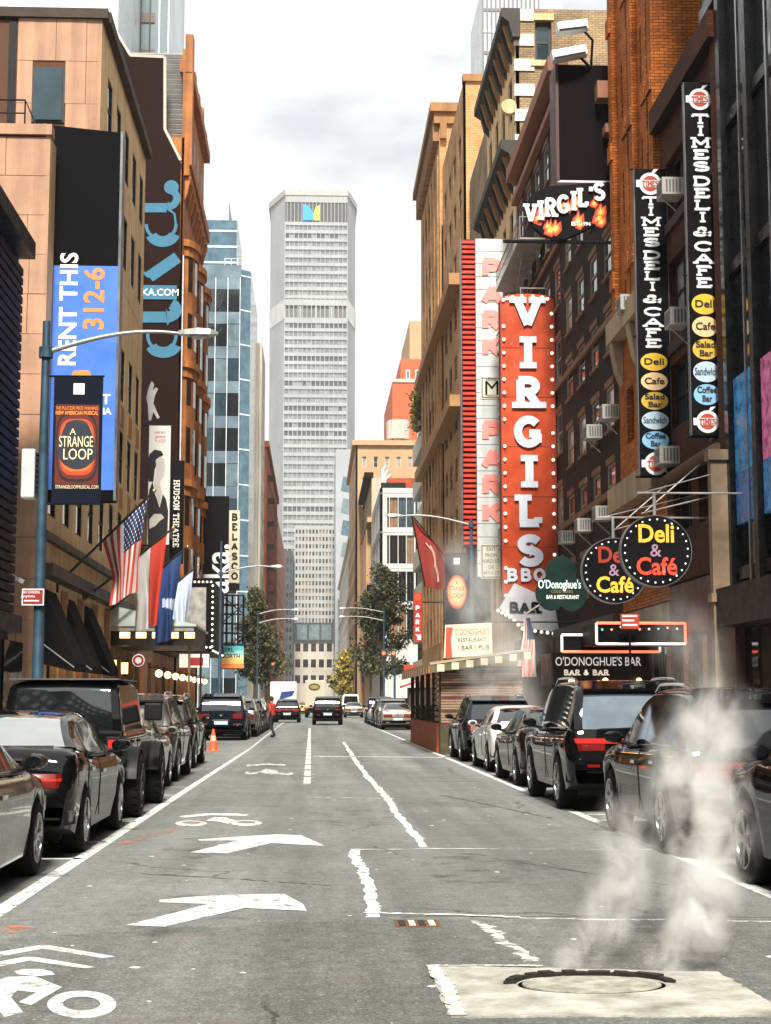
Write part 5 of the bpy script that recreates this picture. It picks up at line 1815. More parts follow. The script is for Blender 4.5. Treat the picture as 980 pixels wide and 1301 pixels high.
# round deli & cafe signs
for s_i, (Y0, cx_, cy_, r_, c1, c2, la) in enumerate(((36.0, 834, 700, 45.5, '#f0c23a', '#e0482c', 'round black bulb edged café sign with yellow and red words, in front'),
                                                    (39.5, 781, 725, 41.5, '#a8301c', '#f0c23a', 'round black bulb edged café sign with red and yellow words, partly hidden'))):
    c_ = aty(cx_, cy_, Y0)
    k_ = Y0 / 2000
    rr_ = r_ * k_
    o = thing('round_cafe_sign', la, 'sign', (c_[0], Y0, c_[1] - rr_), 'round café signs')
    MB().lathe([(0, Y0), (rr_ - .02, Y0), (rr_, Y0 + .03), (rr_, Y0 + .22), (0, Y0 + .22)], (c_[0], 0, c_[1]), 'y', 48).build('disc', SBLK, o, smooth=35)
    MB().lathe([(rr_ + .001, Y0 - .01), (rr_ + .02, Y0 - .01), (rr_ + .02, Y0 + .24), (rr_ + .001, Y0 + .24)], (c_[0], 0, c_[1]), 'y', 48, close=True).build('rim', MATS['sign_trim'], o, smooth=35)
    bs = MB().sphere((0, 0, 0), .022, 8, 6).mesh('bulb', BULB_OFF, smooth=60)
    for k in range(26):
        a = 2 * PI * (k + .3) / 26
        inst('bulb', bs, o, (c_[0] + rr_ * .9 * math.cos(a), Y0 - .012, c_[1] + rr_ * .9 * math.sin(a)))
    m1 = mat('neon_a%d' % s_i, s2l(c1, .75), .5, emit=.12 if s_i == 0 else .02, var=.15, scale=6)
    m2 = mat('neon_b%d' % s_i, s2l(c2, .8), .5, emit=.12, var=.15, scale=6)
    ftext('Deli', c_[0], c_[1] + rr_ * .47, .58, Y0 - .006, m1, o, bold=.014, fit=rr_ * 1.02)
    ftext('&', c_[0] - .02, c_[1] + rr_ * .0, .42, Y0 - .006, mat('neon_mauve', s2l('#b48aa6', .7), .5, emit=.05, var=.1), o, bold=.004)
    ftext('Café', c_[0], c_[1] - rr_ * .46, .56, Y0 - .006, m2, o, bold=.014, fit=rr_ * 1.16)
    MB().tube([(c_[0], Y0 + .11, c_[1] + rr_), (c_[0], Y0 + .11, c_[1] + rr_ + .55)], .04, 8).tube([(c_[0] - .4, Y0 + .11, c_[1] + rr_ + .55), (XR + .2, Y0 + .11, c_[1] + rr_ + .55)], .024, 6).tube(
        [(c_[0] - .3, Y0 + .2, c_[1] + rr_ + .55), (XR + .05, Y0 + 1.2, c_[1] + rr_ + 1.3)], .014, 6).build('bracket', mat('pale_steel', (.42, .42, .41), .4, .6), o)

# green shamrock pub sign
Y0 = 47.5
c_ = aty(714, 745, Y0)
k_ = Y0 / 2000
o = thing('shamrock_pub_sign', 'dark green shamrock shaped pub sign with pale lettering', 'sign', (c_[0], Y0, c_[1] - .9))
out_ = []
for k in range(48):
    a = 2 * PI * k / 48
    r_ = 20 + 15 * abs(math.cos(1.5 * (a - PI / 2))) ** .7
    out_.append((c_[0] + k_ * r_ * math.cos(a), c_[1] + k_ * (r_ * 1.12) * math.sin(a)))
GRN = mat('sign_green', s2l('#0b2622'), .5, var=.3, spec=.2)
MB().prism(out_, 'y', Y0, Y0 + .2).build('panel', GRN, o)
ftext("O'Donoghue's", c_[0] - .07, c_[1] + .05, .36, Y0 - .006, mat('sign_mint', s2l('#d8f0ec'), .5, emit=.2), o, bold=.006, fit=k_ * 55)
ftext('COLD BEERS', c_[0], c_[1] - .16, .12, Y0 - .006, mat('sign_dim_gold', s2l('#8a7a4a'), .5), o)
ftext('BAR & RESTAURANT', c_[0] + .02, c_[1] - .33, .16, Y0 - .006, WHITE, o, bold=.004, fit=k_ * 42)
MB().tube([(c_[0], Y0 + .1, c_[1] + .7), (XR + .2, Y0 + .1, c_[1] + .7)], .035, 6).build('bracket', DARKM, o)

# bar front boxes with neon outline
NEON = mat('neon_red', (1.0, .16, .08), .4, emit=1.3, var=0)
NEONW = mat('neon_white', (.9, .9, .88), .4, emit=.5, var=0)
for k, (Y0, a_, c_, la) in enumerate(((42.0, (758, 818), (899, 792), 'black box canopy outlined in pale and red neon tubes, upper'), (44.5, (714, 828), (838, 807), 'black box canopy outlined in neon, lower and set back'))):
    p0, p1 = aty(*a_, Y0), aty(*c_, Y0)
    p1 = (min(p1[0], XR - .05), p1[1])
    o = thing('neon_box_canopy', la, 'canopy', ((p0[0] + p1[0]) / 2, Y0, p0[1]), 'neon outlined canopies')
    MB().box(p0[0], p1[0], Y0, Y0 + 2.2, p0[1], p1[1]).build('box', SBLK, o)
    t_ = .035
    lo_, hi_ = (NEONW, NEON) if k == 0 else (NEON, NEONW)
    MB().tube([(p0[0], Y0 - .03, p0[1]), (p1[0], Y0 - .03, p0[1])], t_, 6).build('neon_tube', lo_, o)
    MB().tube([(p0[0], Y0 - .03, p1[1]), (p1[0], Y0 - .03, p1[1])], t_, 6).build('neon_tube', hi_, o)
    for x in (p0[0], p1[0]):
        MB().tube([(x, Y0 - .03, p0[1]), (x, Y0 - .03, p1[1])], t_, 6).build('neon_tube', NEONW if x == p0[0] else hi_, o)
    if k == 0:
        rg = random.Random(2)
        for j in range(9):
            x = p0[0] + (p1[0] - p0[0]) * (j + .6) / 9.5
            MB().sphere((x, Y0 - .06, p1[1] - .1 - rg.uniform(0, .08)), .03, 8, 6).build('fairy_light', mat('fairy_%d' % (j % 3), s2l(['#58d088', '#f0a060', '#e8e0c0'][j % 3]), .4, emit=1.2, var=0), o)
# pub fascia
Y0 = 46.4
p0, p1 = aty(700, 866, Y0), aty(832, 830, Y0)
o = thing('pub_shopfront', 'dark pub front with pale serif name board and red frame, behind the parked cars', 'pub front', ((p0[0] + p1[0]) / 2, Y0, .15))
MB().box(p0[0], XR - .02, Y0, Y0 + 2.0, p0[1] - .1, p1[1]).build('name_board', mat('pub_black', (.014, .010, .010), .4), o)
lt = MB()
ftext("O'DONOGHUE'S BAR", *aty(760, 841, Y0), .36, Y0 - .006, mat('letter_added_glow', (.8, .78, .74), .5, emit=.35), o, bold=.004, fit=110 * Y0 / 2000)  # faint glow added to lift the white lettering out of the canopy's shade
q_ = aty(708, 858, Y0)
slab(lt, 'BAR & BAR', q_[0] + .2, q_[1], .17, Y0 - .006, .01, t=.22, sx=1.0, gap=.12)
lt.build('lettering', mat('warm_letter', (.85, .78, .68), .5, emit=.4), o)
DRW = MATS['dark_red_wood']
for x in (p0[0] + .05, p0[0] + 1.0, p0[0] + 2.0, XR - .3):
    MB().box(x, x + .18, Y0 + .1, Y0 + 1.9, .15, p0[1] - .1).build('post', DRW, o)
MB().box(p0[0], XR - .02, Y0 + .6, Y0 + .8, .15, 1.1).build('stall_riser', DRW, o)
MB().box(p0[0] + .2, XR - .3, Y0 + .65, Y0 + .7, 1.1, p0[1] - .12).build('shop_glass', mat('pub_glass', (.09, .035, .018), .12, emit=.12, var=.5, scale=2), o)
for x in (p0[0] + .6, p0[0] + 1.6, p0[0] + 2.6):
    MB().sphere((x, Y0 - .12, p0[1] + .02), .09, 10, 8).build('lamp_globe', mat('warm_lamp', (1, .62, .25), .4, emit=3, var=0), o)
# street name plate hung by the canopy
Y0 = 41.5
p0, p1 = aty(789, 799, Y0), aty(812, 780, Y0)
o = thing('red_notice_plate', 'small red and white regulation plate above the neon canopy', 'sign', (p0[0], Y0, p0[1]))
MB().box(p0[0], p1[0], Y0, Y0 + .03, p0[1], p1[1]).build('plate', mat('plate_red', s2l('#b8402c'), .5), o)
for k in range(3):
    z_ = p0[1] + (p1[1] - p0[1]) * (.2 + .3 * k)
    MB().box(p0[0] + .04, p1[0] - .05 - .08 * (k % 2), Y0 - .004, Y0 - .001, z_, z_ + .05).build('text_line', WHITE, o)
MB().tube([((p0[0] + p1[0]) / 2, Y0 + .06, .15), ((p0[0] + p1[0]) / 2, Y0 + .06, p1[1])], .03, 8).build('post', DARKM, o)

# rounded tan awning / corner pipe column at the deli
o = thing('corner_downpipe', 'pale sooty square column at the corner of the dark glass building', 'column', (XR - .35, 37.2, .15))
MB().box(XR - .55, XR - .15, 36.9, 37.2, .15, 7.3).build('shaft', mat('sooty_tan', s2l('#a58c72', .6), .7, var=.4, scale=1.2, streak=.5), o)
MB().box(XR - .62, XR - .1, 36.82, 37.2, 7.3, 7.55).box(XR - .62, XR - .1, 36.82, 37.2, 3.9, 4.1).build('collar', MATS['sooty_tan'], o)
o = thing('rolled_canopy', 'rolled tan canvas canopy on white arms above the round café signs', 'canopy', (XR - .6, 39.5, 7.6))
MB().lathe([(0, 37.6), (.14, 37.6), (.16, 39.5), (.14, 43.8), (0, 43.8)], (XR - .2, 0, 7.7), 'y', 18).build('roll', mat('canvas_tan', s2l('#6a4a36', .7), .8, var=.5, scale=2.5), o, smooth=40)
for y in (39.2, 43.0):
    MB().tube([(XR - .05, y, 7.7), (XR - 1.7, y - .2, 6.3)], .022, 6).tube([(XR - .05, y, 6.7), (XR - 1.8, y - .2, 6.25)], .02, 6).build('arm', MATS['pale_steel'], o)

# window air conditioners
AC = MB().box(-.55, .05, -.36, .36, -.24, .24).mesh('housing', mat('ac_white', (.40, .39, .37), .5, var=.12))
ACG = MB()
for k in range(6):
    ACG.box(-.56, -.551, -.30, .30, -.18 + k * .065, -.145 + k * .065)
for k in range(5):
    ACG.box(-.45 + k * .09, -.40 + k * .09, -.366, -.361, -.18, .18)
ACGM = ACG.mesh('grille', mat('ac_grille', (.12, .12, .12), .6))
acs = ((855, 241, 41.0, 'window air conditioner between the two deli blade signs, topmost'), (866, 405, 44.2, 'window air conditioner at mid height beside the taller deli blade sign'), (800, 387, 49.0, 'window air conditioner on the orange brick piers'),
       (852, 580, 44.4, 'window air conditioner below the lower deli blade sign'), (776, 525, 50.5, 'window air conditioner beside the stone ledge of the orange brick building'),
       (755, 550, 55.5, 'dark brick house air conditioner with stone ledge beside it'), (767, 653, 52.2, 'window air conditioner above the round café signs, largest of three in a row'),
       (743, 668, 56.8, 'window air conditioner above the round café signs, middle of three in a row'), (721, 683, 61.4, 'window air conditioner above the round café signs, farthest of three in a row'))
for (px_, py_, y_, la) in acs:
    y_w, z_w = atx(px_ + 8, py_, XR)
    o = thing('window_air_conditioner', la, 'air conditioner', (XR, y_w, z_w), 'window air conditioners')
    inst('housing', AC, o, (XR, y_w, z_w))
    inst('grille', ACGM, o, (XR, y_w, z_w))
    MB().tube([(XR - .5, y_w, z_w - .24), (XR, y_w, z_w - .7)], .02, 5).build('bracket', MATS['pale_steel'], o)

# ================================================================== LEFT SIGNS, FLAGS, CANOPIES
HX, HY = 230, 650
# theatre portrait banner
Y0 = 79.4


def S(px, py, Y=None):
    return aty(px, py, Y or Y0)


o = thing('portrait_banner', 'white theatre banner with a figure in black, beside the hotel flags', 'banner', (S(202, 690)[0], Y0, S(202, 692)[1]))
MB().box(S(188, 0)[0], S(215.5, 0)[0], Y0, Y0 + .06, S(0, 692)[1], S(0, 541)[1]).build('cloth', mat('banner_white', (.78, .77, .74), .8, var=.06), o)
PB = mat('print_black', (.012, .012, .014), .8, var=0)
PS = mat('print_grey', (.55, .53, .50), .8, var=.15, scale=2)
fig = [(188, 692), (188, 640), (190, 622), (194, 612), (198, 630), (203, 645), (207, 628), (211, 634), (214, 650), (213, 676), (208, 692)]
MB().prism([S(*q) for q in fig], 'y', Y0 - .008, Y0 - .001).build('printed_dress', PB, o)
MB().prism([S(*q) for q in ((189, 612), (188, 590), (190, 577), (197, 571), (205, 573), (208, 578), (203, 582), (197, 596), (195, 612))], 'y', Y0 - .006, Y0 - .001).build('printed_hair', PB, o)
MB().prism([S(*q) for q in ((198, 584), (204, 580), (209, 584), (210, 595), (208, 606), (203, 612), (206, 626), (203, 643), (197, 628), (196, 612), (199, 600))], 'y', Y0 - .012, Y0 - .009).build('printed_face', PS, o)
MB().prism([S(*q) for q in ((190, 660), (196, 653), (205, 653), (209, 658), (203, 662), (198, 668), (190, 672))], 'y', Y0 - .014, Y0 - .010).build('printed_hand', PS, o)
for k, tx in enumerate(('sarah', 'jessica', 'PLAZA')):
    ftext(tx, *S(204, 549 + k * 5.5), .22, Y0 - .006, mat('print_rose', s2l('#d07a60'), .8), o, fit=.55)
MB().tube([(XL - .1, Y0 + .03, S(0, 540)[1]), (S(217, 0)[0], Y0 + .03, S(0, 540)[1])], .04, 6).tube([(XL - .1, Y0 + .03, S(0, 693)[1]), (S(217, 0)[0], Y0 + .03, S(0, 693)[1])], .04, 6).build('bracket', DARKM, o)

Y0 = 93.0
o = thing('theatre_blade_sign', 'narrow black blade sign with white serif theatre name', 'blade sign', (S(225, 0)[0], Y0, S(0, 715)[1]))
MB().box(S(216.5, 0)[0], S(233.5, 0)[0], Y0, Y0 + .3, S(0, 716)[1], S(0, 585)[1]).build('panel', SBLK, o)
lt = MB()
# letters turned a quarter: word runs downwards
tmp = MB()
tot = slab(tmp, 'HUDSON THEATRE', 0, 0, .36, 0, .012, t=.17, sx=.92, gap=.1)
kx = (S(0, 610)[1] - S(0, 696)[1]) / tot
xb0 = S(224, 0)[0] - .17
vs = [(xb0 + z_, Y0 - .002 + y_, S(0, 610)[1] - x_ * kx) for x_, y_, z_ in tmp.v]
lt.v, lt.f, lt.m = vs, tmp.f, tmp.m
lt.build('lettering', mat('ivory_letter', (.78, .76, .68), .5), o)
MB().tube([(XL - .1, Y0 + .15, S(0, 590)[1]), (S(217, 0)[0], Y0 + .15, S(0, 590)[1])], .04, 6).build('bracket', DARKM, o)

# flying-figure cut-out above the banner
Y0 = 82.0
o = thing('figure_cutout', 'small white painted figure cut-out above the theatre banner', 'sign', (S(193, 535)[0], Y0, S(0, 540)[1]))
MB().prism([S(*q) for q in ((189, 534), (188, 515), (186, 505), (188, 497), (190, 490), (193, 484), (196, 488), (194, 497), (198, 492), (201, 494), (197, 502), (195, 512), (199, 522), (203, 530), (200, 532), (195, 523), (192, 534))], 'y', Y0, Y0 + .08).build('figure', mat('cutout_white', (.7, .7, .68), .6), o)
MB().tube([(XL - .1, Y0 + .2, S(0, 515)[1]), (S(192, 0)[0], Y0 + .06, S(0, 515)[1])], .03, 6).build('bracket', DARKM, o)

# black residence blade sign
Y0 = 113.0
o = thing('black_blade_sign', 'tall black blade sign with white curly letters running upwards', 'blade sign', (S(275, 0)[0], Y0, S(0, 752)[1]))
MB().box(S(260, 0)[0], S(291, 0)[0], Y0, Y0 + .5, S(0, 754)[1], S(0, 630)[1]).build('panel', SBLK, o)
ftext('aka.', *S(277, 722), 2.5, Y0 - .006, WHITE, o, rot=PI / 2, bold=.03, fit=62 * Y0 / 2000)
MB().tube([(XL - .1, Y0 + .2, S(0, 640)[1]), (S(262, 0)[0], Y0 + .2, S(0, 640)[1])], .06, 6).build('bracket', DARKM, o)

Y0 = 140.0
o = thing('theatre_letter_sign', 'cream blade sign with stacked black letters beyond the black blade sign', 'blade sign', (S(298, 0)[0], Y0, S(0, 740)[1]))
MB().box(S(291.5, 0)[0], S(305, 0)[0], Y0, Y0 + .5, S(0, 740)[1], S(0, 648)[1]).build('panel', mat('sign_cream', (.72, .66, .50), .5, var=.1), o)
for k, ch in enumerate('BELASCO'):
    lt = MB()
    q_ = S(298.2, 661.5 + k * 12.5)
    h_ = 9.6 * Y0 / 2000
    wg = GL[ch][0] * .95 * h_
    glyph(lt, ch, q_[0] - wg / 2, q_[1], h_, Y0 - .004, .04, t=.22, sx=.95, serif=False)
    lt.build('letter', PB, o)
MB().box(S(291, 0)[0], S(305.5, 0)[0], Y0 + .1, Y0 + .4, S(0, 750)[1], S(0, 741)[1]).build('foot', DARKM, o)
MB().tube([(XL - .1, Y0 + .2, S(0, 660)[1]), (S(292, 0)[0], Y0 + .2, S(0, 660)[1])], .06, 6).build('bracket', DARKM, o)

# iron sign frame below + theatre poster
Y0 = 118.0
o = thing('sign_scaffold', 'black lattice sign frame above the teal and orange theatre poster', 'sign frame', (S(298, 0)[0], Y0, S(0, 830)[1]))
mb = MB()
xs_ = [S(p_, 0)[0] for p_ in (283, 290, 297, 304, 311)]
zs_ = [S(0, p_)[1] for p_ in (756, 768, 780, 792, 804, 818)]
for x in xs_:
    mb.tube([(x, Y0, zs_[-1]), (x, Y0, zs_[0])], .08, 5)
for z_ in zs_:
    mb.tube([(xs_[0], Y0 + .1, z_), (xs_[-1], Y0 + .1, z_)], .08, 5)
mb.tube([(xs_[0], Y0 + .1, zs_[0]), (xs_[-1], Y0 + .1, zs_[2])], .05, 5).tube([(xs_[0], Y0 + .1, zs_[3]), (xs_[-1], Y0 + .1, zs_[1])], .05, 5)
mb.build('lattice', DARKM, o)
MB().tube([(XL - .2, Y0 + .1, zs_[1]), (xs_[0], Y0 + .1, zs_[1])], .08, 5).tube([(XL - .2, Y0 + .1, zs_[-1]), (xs_[0], Y0 + .1, zs_[-1])], .08, 5).build('bracket', DARKM, o)
o = thing('theatre_poster', 'teal to orange theatre poster box hanging over the pavement', 'poster', (S(296, 0)[0], Y0, S(0, 849)[1]))
MB().box(S(280, 0)[0], S(311.5, 0)[0], Y0 - .1, Y0 + .4, S(0, 850)[1], S(0, 820)[1]).build('box', DARKM, o)
a_, c_ = S(281, 849, Y0), S(310, 821, Y0)
for k, hx in enumerate(('#d8793a', '#e0a860', '#d8c890', '#7ab8b0', '#4aa0a8')):
    MB().box(a_[0], c_[0], Y0 - .118 - k * .001, Y0 - .101, a_[1] + (c_[1] - a_[1]) * k / 5, a_[1] + (c_[1] - a_[1]) * (k + 1) / 5).build('poster_band', mat('poster_%d' % k, s2l(hx), .6, emit=.15, var=.15, scale=.7), o)
ftext('GIRL', *S(290, 826), .42, Y0 - .13, PB, o, bold=.01)
ftext('NORTH', *S(293, 834), .42, Y0 - .13, PB, o, bold=.01)
MB().tube([(XL - .2, Y0 + .1, S(0, 825)[1]), (S(281, 0)[0], Y0 + .1, S(0, 825)[1])], .06, 5).build('bracket', DARKM, o)

# hotel canopy (marquee)
o = thing('hotel_marquee', 'bronze hotel marquee with pale glass roof and amber soffit lights', 'marquee', (-6.9, 70, 3))
zt = atx(180, 808, -5.2)[1]
MB().box(XL, -5.1, 67.0, 74.5, 3.9, 4.75).build('fascia', mat('bronze_black', (.02, .018, .016), .4, .4), o)
MB().prism([(XL, 5.6), (-5.0, 4.78), (-5.0, 4.7), (XL, 4.7)], 'y', 66.9, 74.6).build('glass_roof', mat('pale_glass_roof', (.45, .52, .50), .2, var=.15), o)
for k in range(5):
    x = XL + .5 + k * .68
    MB().box(x, x + .42, 66.93, 66.99, 4.2, 4.45).build('soffit_light', mat('amber_light', (1, .58, .2), .5, emit=2.4, var=0), o)
MB().box(XL, -5.1, 66.96, 67.0, 4.5, 4.7).build('trim', MATS['pale_steel'], o)
for k in range(2):
    MB().lathe([(.05, .15), (.05, 3.9)], (-5.3, 67.3 + k * 6.9, 0), 'z', 10).build('post', mat('brass', (.45, .33, .16), .35, .8), o)
o = thing('theatre_marquee', 'black theatre marquee edged with warm bulbs beyond the hotel canopy', 'marquee', (-6.8, 92, 4))
MB().box(XL, -5.6, 86, 98, 4.2, 8.2).build('box', SBLK, o)
MB().box(-8.3, -5.9, 85.9, 85.98, 4.8, 7.7).build('letter_panel', mat('marquee_white', (.30, .29, .27), .5, emit=.1, var=.5, scale=3), o)
bm2 = MB().sphere((0, 0, 0), .055, 6, 5).mesh('bulb', BULB, smooth=60)
for k in range(14):
    inst('bulb', bm2, o, (XL + .2 + k * .22, 85.9, 8.0))
    inst('bulb', bm2, o, (XL + .2 + k * .22, 85.9, 4.45))
for k in range(12):
    inst('bulb', bm2, o, (-5.55, 85.95, 4.5 + k * .3))
for k in range(5):
    inst('bulb', bm2, o, (-5.55, 87 + k * 2.2, 4.3))
for k in range(8):
    y = 83.5 + k * 5
    q = thing('sidewalk_lamp', 'glowing amber globe lamp on the theatre wall, %s past the hotel marquee' % ORD[k], 'lamp', (XL, y, 3), 'amber globes past the marquee')
    MB().sphere((XL + .55, y, 3.0), .2, 10, 8).build('globe', mat('globe_amber', (1, .62, .28), .4, emit=2.6, var=0), q, smooth=60)
    MB().tube([(XL, y, 3.3), (XL + .55, y, 3.35), (XL + .55, y, 3.2)], .035, 6).build('arm', DARKM, q)

# flagpoles and flags
def flag(tipX, Y, z1, wallz, hoist, fly, colour_fn, mats, seed, lab, sag=.0):
    rr_ = random.Random(seed)
    p0, p1 = Vector((XL, Y, wallz)), Vector((tipX, Y, z1))
    d = (p1 - p0).normalized()
    o = thing('wall_flag', lab, 'flag', tuple(p0), 'flags on the hotel front')
    MB().tube([p0, p1 + d * .12], [.055, .035], 8).build('flagpole', mat('pole_black', (.015, .015, .017), .4, .3), o)
    MB().sphere(p1 + d * .18, .075, 10, 8).build('finial', mat('gold', (.6, .42, .12), .3, .9), o, smooth=60)
    MB().box(XL - .02, XL + .06, Y - .12, Y + .12, wallz - .25, wallz + .2).build('wall_bracket', DARKM, o)
    ph = [rr_.uniform(0, 6.28) for _ in range(4)]

    def f(s, t):
        # s: 0 at the tip, 1 at the inner end of the hoist; t: along the fly, hanging down
        a = p1 - d * (.1 + s * hoist)
        gather = .68 * min(1, t * 1.5)
        tgt = p1 - d * (.1 + (.35 + (s - .35) * .34) * hoist)
        q = a.lerp(tgt, gather)
        drop = fly * t * (1 - .12 * s)
        w_ = math.sin(s * 13 + ph[0] + t * 1.5) * .17 * min(1, t * 2.5) + math.sin(s * 27 + ph[1]) * .05 * t
        return (q.x + math.sin(s * 9 + t * 3 + ph[2]) * .06 * t - .12 * t, q.y + w_, q.z - drop)
    mb = MB()
    mb.grid(f, 52, 40, colour_fn)
    mb.build('cloth', mats, o, smooth=60, fix=False)
    return o


FR, FW, FB = mat('flag_red', s2l('#c4402e'), .8, var=.1), mat('flag_white', (.72, .71, .70), .8, var=.08), mat('flag_navy', s2l('#1c2c54'), .8, var=.1)
FB2 = mat('flag_blue', s2l('#1d3a6c'), .8, var=.15)
FPALE = mat('flag_pale_blue', s2l('#b8c4da'), .8, var=.08)


def us_col(s, t):
    if s < .54 and t < .42:
        i, j = int(s / .54 * 10), int(t / .42 * 12)
        u_, v_ = s / .54 * 10 % 1, t / .42 * 12 % 1
        i, j = int(s * 52), int(t * 40)
        return 1 if (i % 4 == 1 and j % 4 == 1) or (i % 4 == 3 and j % 4 == 3) else 2
    return 0 if int(s * 13) % 2 == 0 else 1


flag(-5.62, 53.5, 8.55, 5.45, 2.15, 3.0, us_col, [FR, FW, FB], 1, 'United States flag hanging from a black pole over the hotel awnings')
flag(-5.5, 59.5, 7.95, 5.3, 1.9, 3.3, lambda s, t: 0 if s < .42 else 1, [FR, FW, FB], 2, 'red and white flag beside the United States flag')
flag(-5.5, 66.3, 7.9, 5.2, 1.9, 3.5, lambda s, t: (1 if abs(t - .5 + (s - .5) * .2) < .06 and s < .6 else 0), [FB2, FPALE, FB], 3, 'dark blue flag with a pale emblem, between the red and the pale flags')
flag(-5.6, 73.8, 7.75, 5.2, 1.5, 3.6, lambda s, t: 0, [FPALE], 4, 'plain pale blue white flag, farthest from the awnings')

# ================================================================== STREET LAMPS
GALV = mat('galvanised_blue', s2l('#3c5668'), .45, .4, var=.25, scale=2)
ALU = mat('lamp_aluminium', (.34, .35, .35), .45, .5, var=.1)


def lamp(x, y, h, arm, lab, side=1, z_arm=None, r=.095, grp='cobra head street lamps', arms=1):
    o = thing('street_lamp', lab, 'street lamp', (x, y, .15), grp)
    MB().lathe([(.26, .15), (.26, .45), (.17, .6), (.14, 1.0), (r * 1.15, 1.1), (r, h * .5), (r * .75, h), (0, h + .02)], (x, y, 0), 'z', 16).build('pole', GALV, o, smooth=40)
    for k in range(arms):
        hz = (z_arm or h - .25) - k * .8
        pts = []
        for i in range(13):
            t = i / 12
            pts.append((x + side * arm * t, y, hz + .42 * math.sin(t * PI * .62)))
        am = MB().tube(pts, [.05 - .02 * i / 12 for i in range(13)], 8).build('arm', ALU, o, smooth=50)
        MB().lathe([(.13, -.1), (.13, .1)], (x, y, hz), 'z', 12).build('clamp', GALV, o)
        ex, ez = pts[-1][0], pts[-1][2]
        mb = MB()
        sec = []
        for i, (u_, w_, h_) in enumerate(((0, .05, .05), (.12, .1, .07), (.35, .17, .09), (.6, .15, .075), (.74, .05, .03))):
            sec.append([(ex + side * u_, y - w_, ez - h_ * .5), (ex + side * u_, y - w_ * .6, ez + h_), (ex + side * u_, y + w_ * .6, ez + h_), (ex + side * u_, y + w_, ez - h_ * .5)])
        for i in range(4):
            b_ = sec[i] + sec[i + 1]
            mb.add(b_, [(0, 1, 5, 4), (1, 2, 6, 5), (2, 3, 7, 6), (3, 0, 4, 7)])
        mb.add(sec[0], [(0, 1, 2, 3)])
        mb.add(sec[-1], [(0, 1, 2, 3)])
        hd = mb.build('lamp_head', ALU, o, smooth=50)
        MB().sphere((ex + side * .38, y, ez - .05), (.17, .11, .06), 10, 6).build('lens', mat('lamp_lens', (.5, .52, .5), .2), hd, smooth=60)
    return o


LY = 29.0
HX, HY = 90, 565
lx = aty(52, 700, LY)[0]
o = lamp(lx, LY, 8.6, 2.45, 'blue grey street lamp with a long arm, box and show banner by the hotel', 1, aty(60, 448, LY)[1])
bx_ = thing('pole_cabinet', 'pale grey equipment box strapped to the lamp post by the hotel', 'cabinet', (lx - .25, LY, aty(0, 635, LY)[1]))
z0, z1 = aty(0, 634, LY)[1], aty(0, 572, LY)[1]
MB().box(lx - .37, lx - .12, LY - .16, LY + .2, z0, z1).build('housing', mat('cabinet_grey', (.50, .54, .56), .4, var=.1), bx_, bevel=.03)
for k in range(8):
    MB().box(lx - .12, lx - .07, LY - .12, LY + .16, z0 + .1 + k * .1, z0 + .14 + k * .1).build('cooling_fin', DARKM, bx_)
Y0 = LY - .05
o = thing('show_banner', 'dark theatre show banner with orange glow and cream title on the lamp post', 'banner', (S(98, 0)[0], Y0, S(0, 640)[1]))
MB().box(S(67, 0)[0], S(129.5, 0)[0], Y0, Y0 + .03, S(0, 640)[1], S(0, 479)[1]).build('cloth', mat('banner_navy', (.007, .010, .02), .8, var=.2, spec=.08), o)
MB().box(S(92, 0)[0], S(106, 0)[0], Y0 - .006, Y0 - .001, S(0, 501)[1], S(0, 487)[1]).build('white_square', WHITE, o)
# orange glow panel as nested rounded bands
MB().box(S(70.5, 0)[0], S(125.5, 0)[0], Y0 - .003, Y0 - .001, S(0, 616)[1], S(0, 514)[1]).build('printed_panel', mat('poster_maroon', s2l('#5e1c10'), .8, var=.3, scale=5), o)
for k, (hx, gx, gy) in enumerate((('#1a0a08', 0, 0), ('#5a1c10', 2, 4), ('#b8401c', 4, 9), ('#e86a2c', 6, 14), ('#f49a5a', 8, 20))):
    cxp, cyp, rx_, ry_ = 98, 568, 26.5 - gx, 45 - gy
    pts = [S(cxp + rx_ * (abs(math.cos(a)) ** .55) * (1 if math.cos(a) > 0 else -1), cyp + ry_ * (abs(math.sin(a)) ** .55) * (1 if math.sin(a) > 0 else -1)) for a in [2 * PI * i / 32 for i in range(32)]]
    MB().prism(pts, 'y', Y0 - .004 - .002 * k, Y0 - .001).build('printed_glow', mat('glow_%d' % k, s2l(hx), .7, var=.12, scale=6), o)
pts = [S(98 + 23 * math.cos(a) * (1 + .10 * math.sin(3 * a)), 565 + 34 * math.sin(a) * (1 + .08 * math.cos(2 * a))) for a in [2 * PI * i / 36 for i in range(36)]]
MB().prism(pts, 'y', Y0 - .016, Y0 - .001).build('printed_blot', mat('print_ink_blue', (.012, .02, .035), .7, var=.5, scale=9), o)
CRM = mat('title_cream', s2l('#f4e4b8'), .6, var=.04)
ftext('A', *S(93, 549), .17, Y0 - .018, CRM, o)
ftext('STRANGE', *S(97, 562), .29, Y0 - .018, CRM, o, fit=43 * Y0 / 2000)
ftext('LOOP', *S(99, 578), .29, Y0 - .018, CRM, o, fit=37 * Y0 / 2000)
ftext('THE PULITZER PRIZE WINNING', *S(98, 519), .09, Y0 - .006, OLET, o, fit=54 * Y0 / 2000)
ftext('NEW AMERICAN MUSICAL', *S(98, 525), .10, Y0 - .006, OLET, o, fit=54 * Y0 / 2000, bold=.003)
ftext('STRANGELOOPMUSICAL.COM', *S(98, 619), .09, Y0 - .006, CRM, o, fit=54 * Y0 / 2000)
mb = MB()
for py_ in (477.5, 640):
    mb.tube([(lx, LY, S(0, py_)[1]), (S(131, 0)[0], LY - .03, S(0, py_)[1])], .02, 6)
mb.build('banner_arm', DARKM, o)
